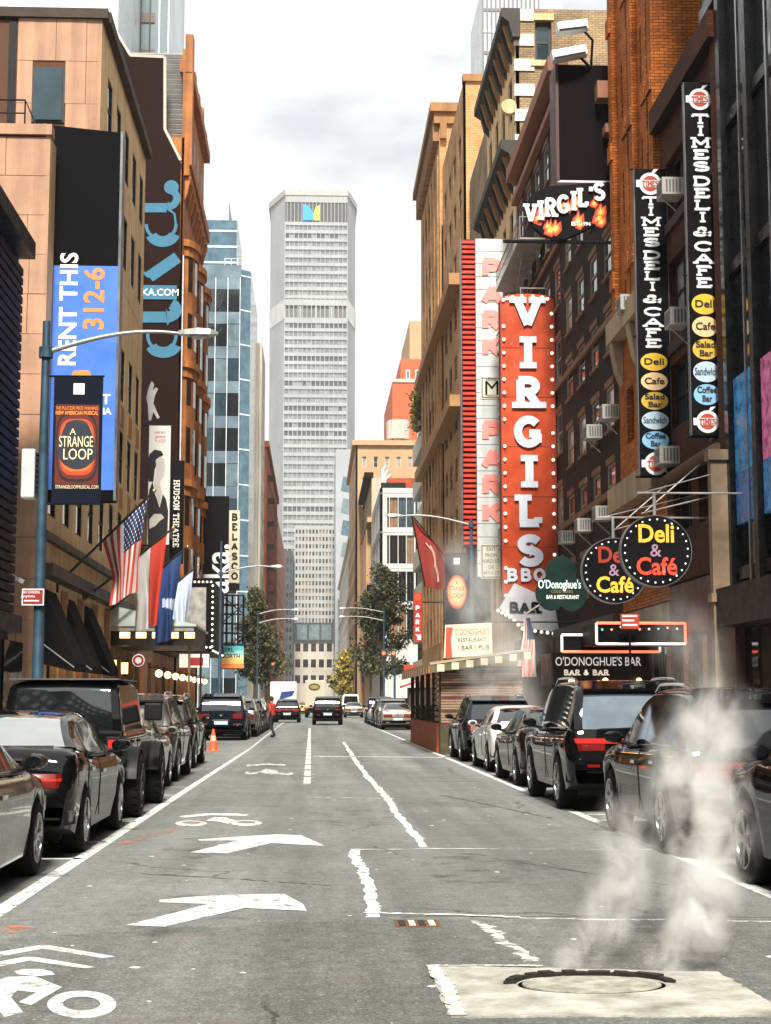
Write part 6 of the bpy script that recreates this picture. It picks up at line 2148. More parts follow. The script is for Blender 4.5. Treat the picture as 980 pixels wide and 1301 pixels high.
Y0 = 29.3
o = thing('parking_rule_sign', 'red and white parking rule plate on the lamp post by the hotel', 'sign', (S(42, 0)[0], Y0 - .5, S(0, 770)[1]))
Y0 = LY - .17
HX, HY = 50, 758
MB().box(S(28, 0)[0], S(56, 0)[0], Y0, Y0 + .02, S(0, 769)[1], S(0, 748)[1]).build('plate', WHITE, o)
MB().box(S(29.3, 0)[0], S(54.7, 0)[0], Y0 - .004, Y0 - .001, S(0, 767.6)[1], S(0, 749.4)[1]).build('red_field', mat('plate_dark_red', s2l('#8a2018'), .5), o)
ftext('NO STANDING', *S(40.5, 752.5), .075, Y0 - .006, WHITE, o, fit=21 * Y0 / 2000)
ftext('Anytime', *S(36, 757.5), .075, Y0 - .006, WHITE, o)
MB().box(S(31, 0)[0], S(50, 0)[0], Y0 - .007, Y0 - .005, S(0, 764)[1], S(0, 762.4)[1]).build('arrow_line', WHITE, o)
o = thing('wall_camera', 'small white bracket camera on the dark louvred wall', 'camera', (*[aty(22, 735, 48)[0]], 48, aty(22, 735, 48)[1]))
c_ = aty(23, 736, 47)
MB().obox((c_[0], 47, c_[1]), (.36, .16, .13), Matrix.Rotation(R(25), 3, 'Y')).build('housing', WHITE, o)
MB().tube([(c_[0], 47, c_[1]), (XL - .1, 47, c_[1] + .1)], .03, 6).build('arm', DARKM, o)

HX, HY = 560, 740
l2x = aty(281, 800, 84)[0]
lamp(-5.0, 84, aty(281, 688, 84)[1], 2.6, 'pale street lamp post beside the black curly letter sign', 1, aty(281, 742, 84)[1] + .55, r=.08)
lamp(-5.0, 139, 9.4, 2.9, 'double arm street lamp beside the left pavement tree', 1, r=.08, arms=2)
lamp(KR + .5, 66, aty(600, 660, 66)[1], 2.9, 'street lamp arching over the road before the red figure flag', -1, r=.09)
lamp(KR + .5, 150, 10.2, 3.6, 'double arm street lamp in front of the right pavement tree', -1, r=.09, arms=2)

# second show banner on the right lamp
Y0 = 65.9
HX = 590
o = thing('show_banner', 'faded show banner with orange glow on the lamp post by the parking sign', 'banner', (S(590, 0)[0], Y0, S(0, 790)[1]))
MB().box(KR - .62, KR + .36, Y0, Y0 + .04, S(0, 792)[1], S(0, 704)[1]).build('cloth', MATS['banner_navy'], o)
cx_ = KR - .13
for k, (hx, rr_) in enumerate((('#b8401c', .42), ('#f0a070', .36), ('#e8c090', .25))):
    MB().disc((cx_, Y0 - .004 - .003 * k, S(0, 752)[1]), rr_, 'y', 24, rz=rr_ * 1.7).build('printed_glow', mat('glow2_%d' % k, s2l(hx), .7), o)
MB().box(cx_ - .13, cx_ + .13, Y0 - .012, Y0 - .001, S(0, 717)[1], S(0, 709)[1]).build('white_square', WHITE, o)
ftext('A', cx_, S(0, 741)[1], .22, Y0 - .014, PB, o)
ftext('STRANGE', cx_, S(0, 748)[1], .28, Y0 - .014, PB, o, fit=.62)
ftext('LOOP', cx_, S(0, 757)[1], .28, Y0 - .014, PB, o, fit=.55)
MB().tube([(KR + .5, 66, S(0, 703)[1]), (KR - .62, Y0 + .02, S(0, 703)[1])], .03, 6).tube([(KR + .5, 66, S(0, 793)[1]), (KR - .62, Y0 + .02, S(0, 793)[1])], .03, 6).build('banner_arm', DARKM, o)

# dark red figure flag on a slanting pole
Y0 = 92.0
o = thing('red_figure_flag', 'large dark red flag with a pale dancing figure near the parking sign', 'flag', (S(535, 0)[0], Y0, S(0, 745)[1]))
tip, foot = S(524, 656), S(545, 748)
A0, A1 = Vector((S(524, 0)[0], Y0, S(0, 657)[1])), Vector((S(541, 0)[0], Y0 + .4, S(0, 745)[1]))
B0, B1 = Vector((S(574, 0)[0], Y0 + .5, S(0, 705)[1])), Vector((S(574, 0)[0], Y0 + .8, S(0, 745)[1]))


def ff(s, t):
    q = A0.lerp(A1, t).lerp(B0.lerp(B1, t), s)
    return (q.x, q.y + .14 * math.sin(s * 8 + t * 2), q.z - .12 * math.sin(s * PI))


MB().grid(ff, 24, 20).build('cloth', mat('flag_dark_red', s2l('#8a2c22'), .8, var=.15), o, smooth=60, fix=False)
fg = MB()
path = [(.42, .2), (.50, .3), (.52, .42), (.5, .55), (.56, .7), (.54, .86)]
for i in range(len(path) - 1):
    pts = []
    for s_, t_ in (path[i], path[i + 1]):
        v_ = Vector(ff(s_, t_))
        pts.append((v_.x, v_.y - .05, v_.z))
    fg.tube(pts, [.05 + .03 * (i % 2), .06], 5)
fg.tube([Vector(ff(.5, .3)) + Vector((0, -.05, 0)), Vector(ff(.3, .22)) + Vector((0, -.05, 0))], .04, 5)
fg.build('figure', mat('flag_pink', s2l('#e8b0a0'), .8), o)
MB().tube([A0 + Vector((0, 0, .1)), (XR, Y0 + .5, A0.z - 5.2)], .04, 6).tube([A0 + Vector((-.05, 0, .2)), A1], .045, 6).build('flagpole', MATS['pole_black'], o)
# small red vertical parking sign
Y0 = 118.0
o = thing('small_parking_sign', 'small red vertical parking sign with white letters and an arrow', 'sign', (S(530, 0)[0], Y0, S(0, 815)[1]))
MB().box(S(526, 0)[0], S(536.5, 0)[0], Y0, Y0 + .3, S(0, 815)[1], S(0, 753)[1]).build('panel', mat('dark_red_panel', s2l('#a02818'), .5, emit=.15), o)
for k, ch in enumerate('PARK'):
    lt = MB()
    q_ = S(528, 776 + k * 9)
    glyph(lt, ch, q_[0], q_[1], .4, Y0 - .004, .03, t=.22, sx=.95, serif=False)
    lt.build('letter', WHITE, o)
MB().prism([S(*q) for q in ((528, 806), (531, 806), (533, 808.5), (533, 806), (535, 806), (535, 813), (530, 813), (530, 811), (532, 811))], 'y', Y0 - .03, Y0 - .002).build('arrow', WHITE, o)
MB().lathe([(.0, -.03), (.26, -.03), (.3, 0)], (S(531, 0)[0], Y0, S(0, 760)[1]), 'y', 16).build('roundel', MATS['sign_red'], o)
MB().tube([(S(536, 0)[0], Y0 + .15, S(0, 765)[1]), (XR, Y0 + .15, S(0, 765)[1])], .05, 6).build('bracket', DARKM, o)
o = thing('bar_banner', 'cream street banner with red lettering above the dining shed', 'banner', (aty(595, 0, 60)[0], 60, aty(0, 836, 60)[1]))
Y0 = 60.0
MB().prism([S(564, 836), S(626, 832), S(625, 791), S(566, 794)], 'y', Y0, Y0 + .05).build('cloth', mat('banner_cream', s2l('#efe2c4', .85), .8, var=.1), o)
MB().prism([S(566, 836), S(575, 835), S(573, 815), S(576, 797), S(567, 797)], 'y', Y0 - .006, Y0 - .001).build('red_curtain', mat('banner_red', s2l('#d0452c'), .8), o)
ftext("O'DONOGHUE'S", *S(600, 803), .34, Y0 - .006, MATS['banner_red'], o, fit=44 * Y0 / 2000, rot=.03)
ftext('RESTAURANT', *S(600, 813), .2, Y0 - .006, PB, o, fit=36 * Y0 / 2000, rot=.03)
ftext('| BAR | PUB', *S(602, 823), .26, Y0 - .006, PB, o, fit=40 * Y0 / 2000, rot=.03)
MB().tube([(S(563, 0)[0], Y0 + .06, S(0, 790)[1]), (XR, Y0 + .06, S(0, 790)[1])], .03, 6).tube([(S(563, 0)[0], Y0 + .06, S(0, 838)[1]), (XR, Y0 + .06, S(0, 838)[1])], .03, 6).build('rope', DARKM, o)
# little US flag at the pub
o = thing('pub_flag', 'furled United States flag hanging at the pub beneath the bar arrow sign', 'flag', (aty(670, 0, 50)[0], 50, aty(0, 850, 50)[1]))
Y0 = 50.0
top_, bot_ = S(670, 785), S(668, 860)


def pf(s, t):
    x = top_[0] + (s - .5) * (.22 + .42 * t) + .05 * math.sin(t * 5)
    return (x, Y0 + .12 * math.sin(s * 14 + t * 3), top_[1] + (bot_[1] - top_[1]) * t)


MB().grid(pf, 26, 30, lambda s, t: 2 if t < .36 and s > .25 else (0 if int(s * 9) % 2 else 1)).build('cloth', [mat('flag_pink_stripe', s2l('#e08878'), .8), FW, FB2], o, smooth=60, fix=False)
MB().tube([(top_[0] - .05, Y0, top_[1] + .12), (top_[0] + 1.2, Y0 + 1, top_[1] + .9)], .03, 6).tube([(top_[0] + 1.2, Y0 + 1, top_[1] + .9), (XR, Y0 + 2, top_[1] + 1.3)], .03, 6).build('flagpole', MATS['pale_steel'], o)

# ================================================================== DINING SHED on the right parking lane
o = thing('dining_shed', 'weathered roadside dining shed with slatted walls and striped awning edge', 'dining shed', (4.8, 53, 0))
x0, x1, y0, y1 = 3.75, 6.0, 47.0, 61.0
WOOD = mat('weathered_slat', s2l('#a88a72', .75), .8, var=.3, scale=3)
MB().box(x0 + .06, x1, y0 + .06, y1, 0, .12).build('deck', WOOD, o)
for k in range(22):
    MB().box(x0 + .02, x1 + .2, y0, y0 + .05, .85 + k * .078, .91 + k * .078).build('front_slat', WOOD if k % 5 else mat('dark_slat', s2l('#6a4030', .7), .8), o)
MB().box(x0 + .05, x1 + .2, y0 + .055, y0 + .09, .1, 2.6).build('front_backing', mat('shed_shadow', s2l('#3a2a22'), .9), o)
MB().box(x0 - .02, x1 + .2, y0 - .16, y0 - .01, .0, .85).build('planter_wall', mat('mossy_board', s2l('#4e4a30', .8), .9, var=.45, scale=3), o)
MB().box(x0 - .04, x0 + .55, y0 + .8, y1, .0, .9).build('side_planter', mat('orange_planter', s2l('#a85228', .8), .8, var=.4, scale=2), o)
for k in range(6):
    y = y0 + .02 + k * (y1 - y0 - .15) / 5
    MB().box(x0 - .03, x0 + .1, y, y + .13, .0, 2.62).build('post', mat('post_dark', s2l('#2e2018'), .7), o)
for k in range(10):
    MB().box(x0 + .02, x0 + .05, y0 + .3, y0 + 2.6, .95 + k * .17, 1.07 + k * .17).build('side_slat', WOOD, o)
pr = [(x0 - .35, 2.62), (x1 + .4, 3.05), (x1 + .4, 3.12), (x0 - .35, 2.70)]
MB().prism(pr, 'y', y0 - .5, y1 + .3).build('roof', mat('shed_roof', s2l('#b8a890', .8), .7, var=.25, scale=2), o)
for k in range(14):      # chequered edge along the front and side
    f0, f1 = k / 14, (k + 1) / 14
    xa, xb_ = x0 - .35 + (x1 - x0 + .75) * f0, x0 - .35 + (x1 - x0 + .75) * f1
    za = 2.40 + .43 * f0
    MB().box(xa, xb_, y0 - .54, y0 - .505, za, za + .21).build('valance', mat('valance_cream', s2l('#e0d4b8', .85), .8) if k % 2 else mat('valance_olive', s2l('#6a6848', .8), .8), o)
for k in range(24):
    ya = y0 - .5 + k * .6
    MB().box(x0 - .39, x0 - .355, ya, ya + .59, 2.38, 2.60).build('valance', MATS['valance_cream'] if k % 2 else mat('valance_orange', s2l('#c87840', .85), .8), o)
for k in range(9):
    y = y0 + 1.2 + k * 1.45
    pl = thing('planter_shrub', 'small dark green planter shrub at the dining shed, %s from its slatted front' % ORD[k], 'shrub', (x0 + .25, y, .9), 'planter shrubs of the dining shed')
    mb = MB()
    r_ = random.Random(k)
    for j in range(160):
        c = Vector((r_.gauss(0, .16), r_.gauss(0, .25), r_.uniform(0, .5)))
        n_ = Vector((r_.gauss(0, 1), r_.gauss(0, 1), r_.gauss(0, 1))).normalized()
        t_ = n_.orthogonal().normalized() * .06
        w_ = n_.cross(t_).normalized() * .03
        q = Vector((x0 + .25, y, .9)) + c
        mb.add([q - t_, q + w_, q + t_, q - w_], [(0, 1, 2, 3)])
    mb.build('foliage', mat('shrub_leaf', (.035, .06, .018), .7, var=.4, scale=8), pl, fix=False)

# small round and square notices near the hotel marquee
c_ = aty(176, 839, 66.8)
o = thing('round_notice', 'small round white notice with a red emblem on the hotel marquee', 'sign', (c_[0], 66.8, c_[1] - .3))
MB().lathe([(0, 66.80), (.26, 66.80), (.27, 66.84), (0, 66.86)], (c_[0], 0, c_[1]), 'y', 24).build('plate', WHITE, o)
MB().lathe([(.14, 66.79), (.22, 66.79)], (c_[0], 0, c_[1]), 'y', 24).build('ring', MATS['plate_dark_red'], o)
c_ = aty(247, 840, 80)
o = thing('white_notice_board', 'white notice board with a red patch past the hotel marquee', 'sign', (c_[0], 80, c_[1] - .5))
MB().box(c_[0] - .75, c_[0] + .75, 80, 80.08, c_[1] - .32, c_[1] + .36).build('board', mat('board_white', (.6, .6, .58), .5), o)
MB().box(c_[0] - .25, c_[0] + .45, 79.98, 79.998, c_[1] - .2, c_[1] + .18).build('red_patch', MATS['plate_dark_red'], o)
MB().tube([(c_[0] + .1, 80.1, .15), (c_[0] + .1, 80.1, c_[1] + .3)], .04, 8).build('post', DARKM, o)

# ================================================================== VEHICLES
RUB = mat('tyre_rubber', (.006, .006, .006), .85, spec=.2, var=.25, scale=20, world=False)
RIMM = mat('alloy', (.5, .5, .5), .25, .9, var=.08, world=False)
RIMD = mat('dark_alloy', (.06, .06, .065), .3, .8, var=.08, world=False)
CGLASS = mat('car_glass', (.004, .006, .008), .03, spec=.9, var=.0, world=False)
CGLASS.node_tree.nodes['Principled BSDF'].inputs['IOR'].default_value = 1.75
PLASTIC = mat('black_plastic', (.005, .005, .006), .6, spec=.25, var=.15, world=False)
CHROME = mat('chrome', (.75, .75, .75), .12, 1., var=0, world=False)
TAIL = mat('tail_lamp_red', (.16, .008, .006), .12, spec=.8, var=.1, coat=1, world=False)
TAILB = mat('tail_lamp_lit', (.42, .02, .014), .2, emit=.2, var=0, world=False)
HEADL = mat('head_lamp', (.62, .64, .66), .08, spec=1, var=.1, coat=1, world=False)
AMBER = mat('amber_lens', (.75, .25, .04), .15, var=.1, coat=1, world=False)
PLATE = mat('number_plate', (.45, .58, .68), .4, var=.2, scale=14, world=False)

# unit wheel (radius 1 about x axis, tyre width set by scale x)
TYRE_ME = MB().lathe([(.66, -.5), (.70, -.54), (.84, -.56), (.95, -.50), (1.0, -.36), (1.0, .36), (.95, .50), (.84, .56), (.70, .54), (.66, .5)], ax='x', n=36).mesh('tyre', RUB, smooth=40)


def rim_mesh(nm, m, n=5, twin=True):
    mb = MB()
    mb.lathe([(.68, .54), (.665, .56), (.62, .52), (.60, .30), (.60, -.4)], ax='x', n=36)
    mb.lathe([(.16, .46), (.14, .50), (.0, .51)], ax='x', n=14)
    mb.lathe([(.17, .30), (.17, .47), (.14, .48)], ax='x', n=14)
    for k in range(n):
        for s_ in ((-.13, .13) if twin else (0,)):
            a = 2 * PI * k / n
            a1 = a + s_ * 1.3
            w0, w1 = (.055, .045) if twin else (.11, .07)
            p0, p1 = Vector((0, .12 * math.cos(a + s_ * .6), .12 * math.sin(a + s_ * .6))), Vector((0, .63 * math.cos(a1), .63 * math.sin(a1)))
            d = (p1 - p0).normalized()
            q = Vector((0, -d.z, d.y))
            vs = []
            for p_, w_, x_ in ((p0, w0, .46), (p1, w1, .50)):
                vs += [p_ + q * w_ + Vector((x_, 0, 0)), p_ - q * w_ + Vector((x_, 0, 0)), p_ - q * w_ + Vector((x_ - .14, 0, 0)), p_ + q * w_ + Vector((x_ - .14, 0, 0))]
            mb.add(vs, [(0, 1, 5, 4), (1, 2, 6, 5), (2, 3, 7, 6), (3, 0, 4, 7), (4, 5, 6, 7)])
    return mb.mesh(nm, m, smooth=35)


RIM5 = rim_mesh('rim', RIMM, 5)
RIM10 = rim_mesh('rim', RIMM, 10, False)
RIMD5 = rim_mesh('rim', RIMD, 6, False)
DISC_ME = MB().disc((.2, 0, 0), .62, 'x', 24).mesh('brake_disc', mat('brake_dark', (.03, .03, .03), .5, .6, world=False))


def wheel(par, x, y, r, wd, side, rim):
    w_ = inst('wheel', TYRE_ME, par, (0, 0, 0))
    w_.location = (x, y, r)
    w_.scale = (wd * side, r, r)
    c = inst('rim', rim, w_, (0, 0, 0))
    c.location = (0, 0, 0)
    d = inst('brake_disc', DISC_ME, w_, (0, 0, 0))
    d.location = (0, 0, 0)


def curve(pts):
    """monotone-ish smooth interpolation through (y, z)"""
    def f(y):
        if y <= pts[0][0]:
            return pts[0][1]
        for i in range(len(pts) - 1):
            a, b_ = pts[i], pts[i + 1]
            if y <= b_[0]:
                t = (y - a[0]) / (b_[0] - a[0])
                m0 = (b_[1] - pts[i - 1][1]) / (b_[0] - pts[i - 1][0]) if i > 0 else (b_[1] - a[1]) / (b_[0] - a[0])
                m1 = (pts[i + 2][1] - a[1]) / (pts[i + 2][0] - a[0]) if i + 2 < len(pts) else (b_[1] - a[1]) / (b_[0] - a[0])
                if (m0 > 0) != (b_[1] > a[1]):
                    m0 = 0
                if (m1 > 0) != (b_[1] > a[1]):
                    m1 = 0
                h = b_[0] - a[0]
                return (2 * t ** 3 - 3 * t ** 2 + 1) * a[1] + (t ** 3 - 2 * t ** 2 + t) * h * m0 + (-2 * t ** 3 + 3 * t ** 2) * b_[1] + (t ** 3 - t ** 2) * h * m1
        return pts[-1][1]
    return f


KINDS_CAR = {
    'sedan': dict(L=4.85, W=1.86, zs=.22, deck=[(0, .62), (.06, .98), (.35, 1.08), (.85, 1.07), (1.6, .99), (3.2, .95), (3.55, .96), (4.3, .85), (4.7, .72), (4.85, .50)],
                  roof=[(.62, 1.06), (1.0, 1.24), (1.5, 1.40), (2.1, 1.45), (2.55, 1.43), (2.95, 1.31), (3.55, .95)], r=.335, yw=(.98, 3.88), tumble=.22,
                  wins=[(1.12, 1.92), (2.02, 3.15)], rs=(.62, 1.5), ws=(2.6, 3.5), mirror=3.0),
    'suv': dict(L=4.75, W=1.93, zs=.27, deck=[(0, .70), (.05, 1.06), (.3, 1.10), (1.2, 1.09), (3.0, 1.05), (3.45, 1.07), (4.2, .98), (4.62, .84), (4.75, .58)],
                roof=[(.06, 1.10), (.2, 1.36), (.42, 1.60), (.9, 1.68), (1.8, 1.70), (2.3, 1.67), (2.75, 1.52), (3.4, 1.06)], r=.375, yw=(.92, 3.78), tumble=.17,
                wins=[(.55, 1.02), (1.10, 1.98), (2.08, 3.02)], rs=(.06, .42), ws=(2.45, 3.34), mirror=2.92),
    'bigsuv': dict(L=5.1, W=2.0, zs=.30, deck=[(0, .76), (.05, 1.14), (.3, 1.17), (1.2, 1.16), (3.2, 1.13), (3.6, 1.15), (4.5, 1.08), (4.95, .95), (5.1, .65)],
                   roof=[(.06, 1.17), (.18, 1.50), (.38, 1.76), (.9, 1.84), (2.0, 1.86), (2.6, 1.83), (3.05, 1.66), (3.6, 1.14)], r=.40, yw=(1.05, 4.0), tumble=.14,
                   wins=[(.5, 1.1), (1.2, 2.15), (2.25, 3.25)], rs=(.06, .38), ws=(2.75, 3.54), mirror=3.15),
    'jeep': dict(L=4.3, W=1.62, zs=.48, deck=[(0, .80), (.03, 1.16), (.3, 1.18), (2.6, 1.18), (2.75, 1.20), (4.1, 1.14), (4.25, 1.1), (4.3, .80)],
                 roof=[(.04, 1.18), (.10, 1.66), (.2, 1.80), (.5, 1.83), (1.8, 1.84), (2.2, 1.82), (2.36, 1.76), (2.75, 1.18)], r=.43, yw=(.80, 3.75), tumble=.08,
                 wins=[(.28, .95), (1.05, 1.72), (1.80, 2.55)], rs=(.04, .2), ws=(2.28, 2.72), mirror=2.5, boxy=True),
    'van': dict(L=5.6, W=2.05, zs=.30, deck=[(0, .80), (.04, 1.2), (.3, 1.22), (4.2, 1.2), (4.6, 1.18), (5.3, 1.02), (5.6, .6)],
                roof=[(.05, 1.22), (.1, 2.1), (.25, 2.3), (1, 2.34), (3.6, 2.32), (3.9, 2.22), (4.7, 1.2)], r=.38, yw=(1.0, 4.6), tumble=.12,
                wins=[(3.0, 3.9)], rs=(.05, .12), ws=(3.85, 4.6), mirror=4.0, boxy=True),
}


def car(name, lab, cat, x, y, kind, col, grp, yaw=0., flip=False, rim=RIM5, trim=None, rail=False, tail='pair', plate=True, rot_front=False, scale=1., arch=False, glass=None, lit=False, rear_glass=None):
    """car with its rear bumper at (x, y), nose towards +y"""
    K = KINDS_CAR[kind]
    Ln, Wd, zs = K['L'], K['W'], K['zs']
    hw = Wd / 2
    o = thing(name, lab, cat, (x, y, 0), grp, yaw)
    W0[o.name] = Vector()
    o.scale = (scale,) * 3
    boxy = K.get('boxy')
    deck, roof = curve(K['deck']), curve(K['roof'])
    r = K['r']
    ra = r + .065
    ys = set([0, .02, .05, .09, .14, Ln - .01, Ln - .04, Ln - .09, Ln])
    t = .2
    while t < Ln - .1:
        ys.add(round(t, 3))
        t += .11
    for yw in K['yw']:
        for i in range(25):
            ys.add(round(yw - ra * math.cos(PI * i / 24), 4))
        ys.add(round(yw - ra - .012, 4))
        ys.add(round(yw + ra + .012, 4))
    ys = sorted(q for q in ys if 0 <= q <= Ln)
    yy = [ys[0]]
    for q in ys[1:]:
        if q - yy[-1] > .008:
            yy.append(q)
    ys = yy

    def plan(yv):
        e = 1.0
        if yv < .25:
            e -= (.10 if not boxy else .01) * (1 - yv / .25) ** 2.2
        d_ = Ln - yv
        if d_ < .8:
            e -= (.17 if not boxy else .02) * (1 - d_ / .8) ** 2.2
        return hw * e

    def low(yv):
        z = zs
        if yv < .5:
            z += .10 * (1 - yv / .5)
        if Ln - yv < .4:
            z += .03
        return z
    rings = []
    for yv in ys:
        h_ = plan(yv)
        zl = low(yv)
        for yw in K['yw']:
            if abs(yv - yw) <= ra + .001:
                zl = max(zl, r + math.sqrt(max(0, ra * ra - (yv - yw) ** 2)))
        zt = deck(yv)
        zb0 = low(yv)
        z3 = zb0 + (zt - zb0) * .32
        z4 = zb0 + (zt - zb0) * .62
        z5 = zt - .14
        z6 = zt - .04
        eps = .012
        z2 = min(zl, zt - .10)
        z3 = max(z3, z2 + eps)
        z4 = max(z4, z3 + eps)
        z5 = max(z5, z4 + eps)
        z6 = max(z6, z5 + eps)
        if boxy:
            half = [(0, z2), (h_ * .8, z2), (h_ * .985, z2), (h_ * .995, z3), (h_, z4), (h_, z5), (h_ * .995, z6), (h_ * .97, max(zt, z6 + .005)), (h_ * .6, zt + .015), (0, zt + .02)]
        else:
            half = [(0, z2), (h_ * .8, z2), (h_ * .955, z2), (h_ * .985, z3), (h_ * .998, z4), (h_ * 1.0, z5), (h_ * .965, z6), (h_ * .89, max(zt, z6 + .005)), (h_ * .5, zt + .03), (0, zt + .04)]
        rings.append([(a, yv, b_) for a, b_ in half] + [(-a, yv, b_) for a, b_ in reversed(half[1:-1])])
    mb = MB()
    n = len(rings[0])
    for rg in rings:
        mb.v += rg
    for i in range(len(rings) - 1):
        for k in range(n):
            mb.f.append((i * n + k, i * n + (k + 1) % n, (i + 1) * n + (k + 1) % n, (i + 1) * n + k))
            mb.m.append(1 if k in (0, 1, n - 1, n - 2) else 0)
    mb.f.append(tuple(range(n)))
    mb.f.append(tuple((len(rings) - 1) * n + k for k in range(n)))
    mb.m += [0, 0]
    body = mb.build('body', [col, PLASTIC], o, smooth=32)
    gl = glass or CGLASS

    # greenhouse
    g0, g1 = K['roof'][0][0], K['roof'][-1][0]
    gy = set([g0, g1])
    t = g0
    while t < g1:
        gy.add(round(t, 3))
        t += .07
    for a_, c_ in K['wins']:
        gy |= {a_, c_}
    gy |= {K['rs'][0], K['rs'][1], K['ws'][0], K['ws'][1]}
    gy = sorted(gy)
    tmp = [gy[0]]
    for q in gy[1:]:
        if q - tmp[-1] > .012:
            tmp.append(q)
    gy = tmp
    hb = hw * (.93 if not boxy else .985)
    H_ = max(p_[1] for p_ in K['roof'])
    secs = []
    for yv in gy:
        zb = deck(yv) - .015
        zr = max(roof(yv), zb + .03)
        hbb = min(hb, plan(yv) * (.945 if not boxy else .985))
        f = (zr - zb) / (H_ - zb)
        hh = zr - zb
        ht = hbb - K['tumble'] * f
        rd = min(.06, hh * .3)

        def xz(z):
            return hbb + (ht - hbb) * (z - zb) / max(1e-6, hh - rd)
        za, zc_ = zb + min(.05, hh * .2), zr - rd - min(.05, hh * .2)
        half = [(hbb, zb), (xz(za), za), (xz(zc_), zc_), (ht, zr - rd), (max(ht - .05, .1), zr - rd * .35), (max(ht - .12, .08), zr), (max(ht * .5, .04), zr + .018 * f), (0, zr + .025 * f)]
        secs.append([(a, yv, z) for a, z in half])
    groups = {}

    def addq(key, q):
        groups.setdefault(key, MB()).add(q, [(0, 1, 2, 3)])
    for i in range(len(gy) - 1):
        ym = (gy[i] + gy[i + 1]) / 2
        for k in range(7):
            for sgn in (1, -1):
                q = [secs[i][k], secs[i + 1][k], secs[i + 1][k + 1], secs[i][k + 1]]
                q = [(a * sgn, b_, c_) for a, b_, c_ in q]
                key = 'cabin'
                if k == 1:
                    for wi, (a_, c_) in enumerate(K['wins']):
                        if a_ <= ym <= c_:
                            key = ('side', wi, sgn)
                elif k >= 4:
                    if K['rs'][0] + .02 < ym < K['rs'][1] and (k >= 5):
                        key = 'rear'
                    elif K['ws'][0] < ym < K['ws'][1] and k >= 5:
                        key = 'front'
                addq(key, q)

    def weld(m_):
        return m_
    for key, m_ in groups.items():
        nm = 'cabin' if key == 'cabin' else ('rear_window' if key == 'rear' else ('windscreen' if key == 'front' else 'side_window'))
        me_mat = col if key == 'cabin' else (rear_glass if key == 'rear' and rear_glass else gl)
        me = m_.mesh(nm, me_mat, None, fix=False)
        bm = bmesh.new()
        bm.from_mesh(me)
        bmesh.ops.remove_doubles(bm, verts=bm.verts, dist=.0005)
        bmesh.ops.recalc_face_normals(bm, faces=bm.faces)
        for f_ in bm.faces:
            c0 = f_.calc_center_median()
            if f_.normal.dot(Vector((c0.x, c0.y - Ln * .45, c0.z - .9))) < 0:
                f_.normal_flip()
        bm.to_mesh(me)
        bm.free()
        me.polygons.foreach_set('use_smooth', [True] * len(me.polygons))
        me.set_sharp_from_angle(angle=R(34))
        put(bpy.data.objects.new(nm, me), o)

    # chrome belt line
    if trim:
        for sgn in (1, -1):
            pts = [(sgn * (min(hb, plan(q) * .945) + .006), q, deck(q) + .012) for q in [K['wins'][0][0] + (K['wins'][-1][1] + .15 - K['wins'][0][0]) * i / 14 for i in range(15)]]
            MB().tube(pts, .012, 5).build('belt_trim', trim, o)
    # wheels
    for yw in K['yw']:
        for sgn in (1, -1):
            wheel(o, sgn * (hw - .125 if not boxy or kind == 'van' else hw + .02), yw, r, .23 if kind != 'jeep' else .29, sgn, rim)
    MB().box(-hw * .78, hw * .78, .5, Ln - .5, zs - .06, zs + .05).build('underbody', PLASTIC, o)
    # arches
    if arch or kind == 'jeep':
        for yw in K['yw']:
            for sgn in (1, -1):
                mb = MB()
                prev = None
                a0, a1 = (-8, 188) if kind != 'jeep' else (12, 168)
                ro, ri = (ra + .055, ra - .005) if kind != 'jeep' else (ra + .085, ra + .03)
                xo, xi = (hw * 1.012, hw * .9) if kind != 'jeep' else (hw + .155, hw - .08)
                vs, fs = [], []
                for i in range(19):
                    a = R(a0 + (a1 - a0) * i / 18)
                    for rr_, xx in ((ri, xi), (ro, xi), (ro - .02, xo), (ri, xo)):
                        vs.append((sgn * xx, yw + rr_ * math.cos(a), r + rr_ * math.sin(a) * (1 if kind != 'jeep' else .92)))
                for i in range(18):
                    for k in range(4):
                        fs.append((i * 4 + k, i * 4 + (k + 1) % 4, (i + 1) * 4 + (k + 1) % 4, (i + 1) * 4 + k))
                fs += [(0, 1, 2, 3), (72, 75, 74, 73)]
                mb.add(vs, fs)
                mb.build('wheel_arch', PLASTIC, o, smooth=40)
    # door seams and handles
    for a_, c_ in K['wins'][-2:]:
        for sgn in (1, -1):
            yv = a_ - .05
            mb = MB()
            pts = []
            for z in (deck(yv) - .03, deck(yv) - .14, zs + (deck(yv) - zs) * .62, zs + (deck(yv) - zs) * .32, zs + .10):
                fz = (z - zs) / (deck(yv) - zs)
                xx = plan(yv) * (.966 if fz > .93 else (1.001 if fz > .5 else .988))
                pts.append((sgn * xx, yv, z))
            mb.tube(pts, .007, 4)
            mb.build('door_seam', PLASTIC, o)
            zz_ = deck(a_ + .15) - .17
            MB().box(min(sgn * (hw - .0), sgn * (hw + .03)), max(sgn * (hw - .0), sgn * (hw + .03)), a_ + .02, a_ + .22, zz_ - .018, zz_ + .018).build('door_handle', trim or col, o)
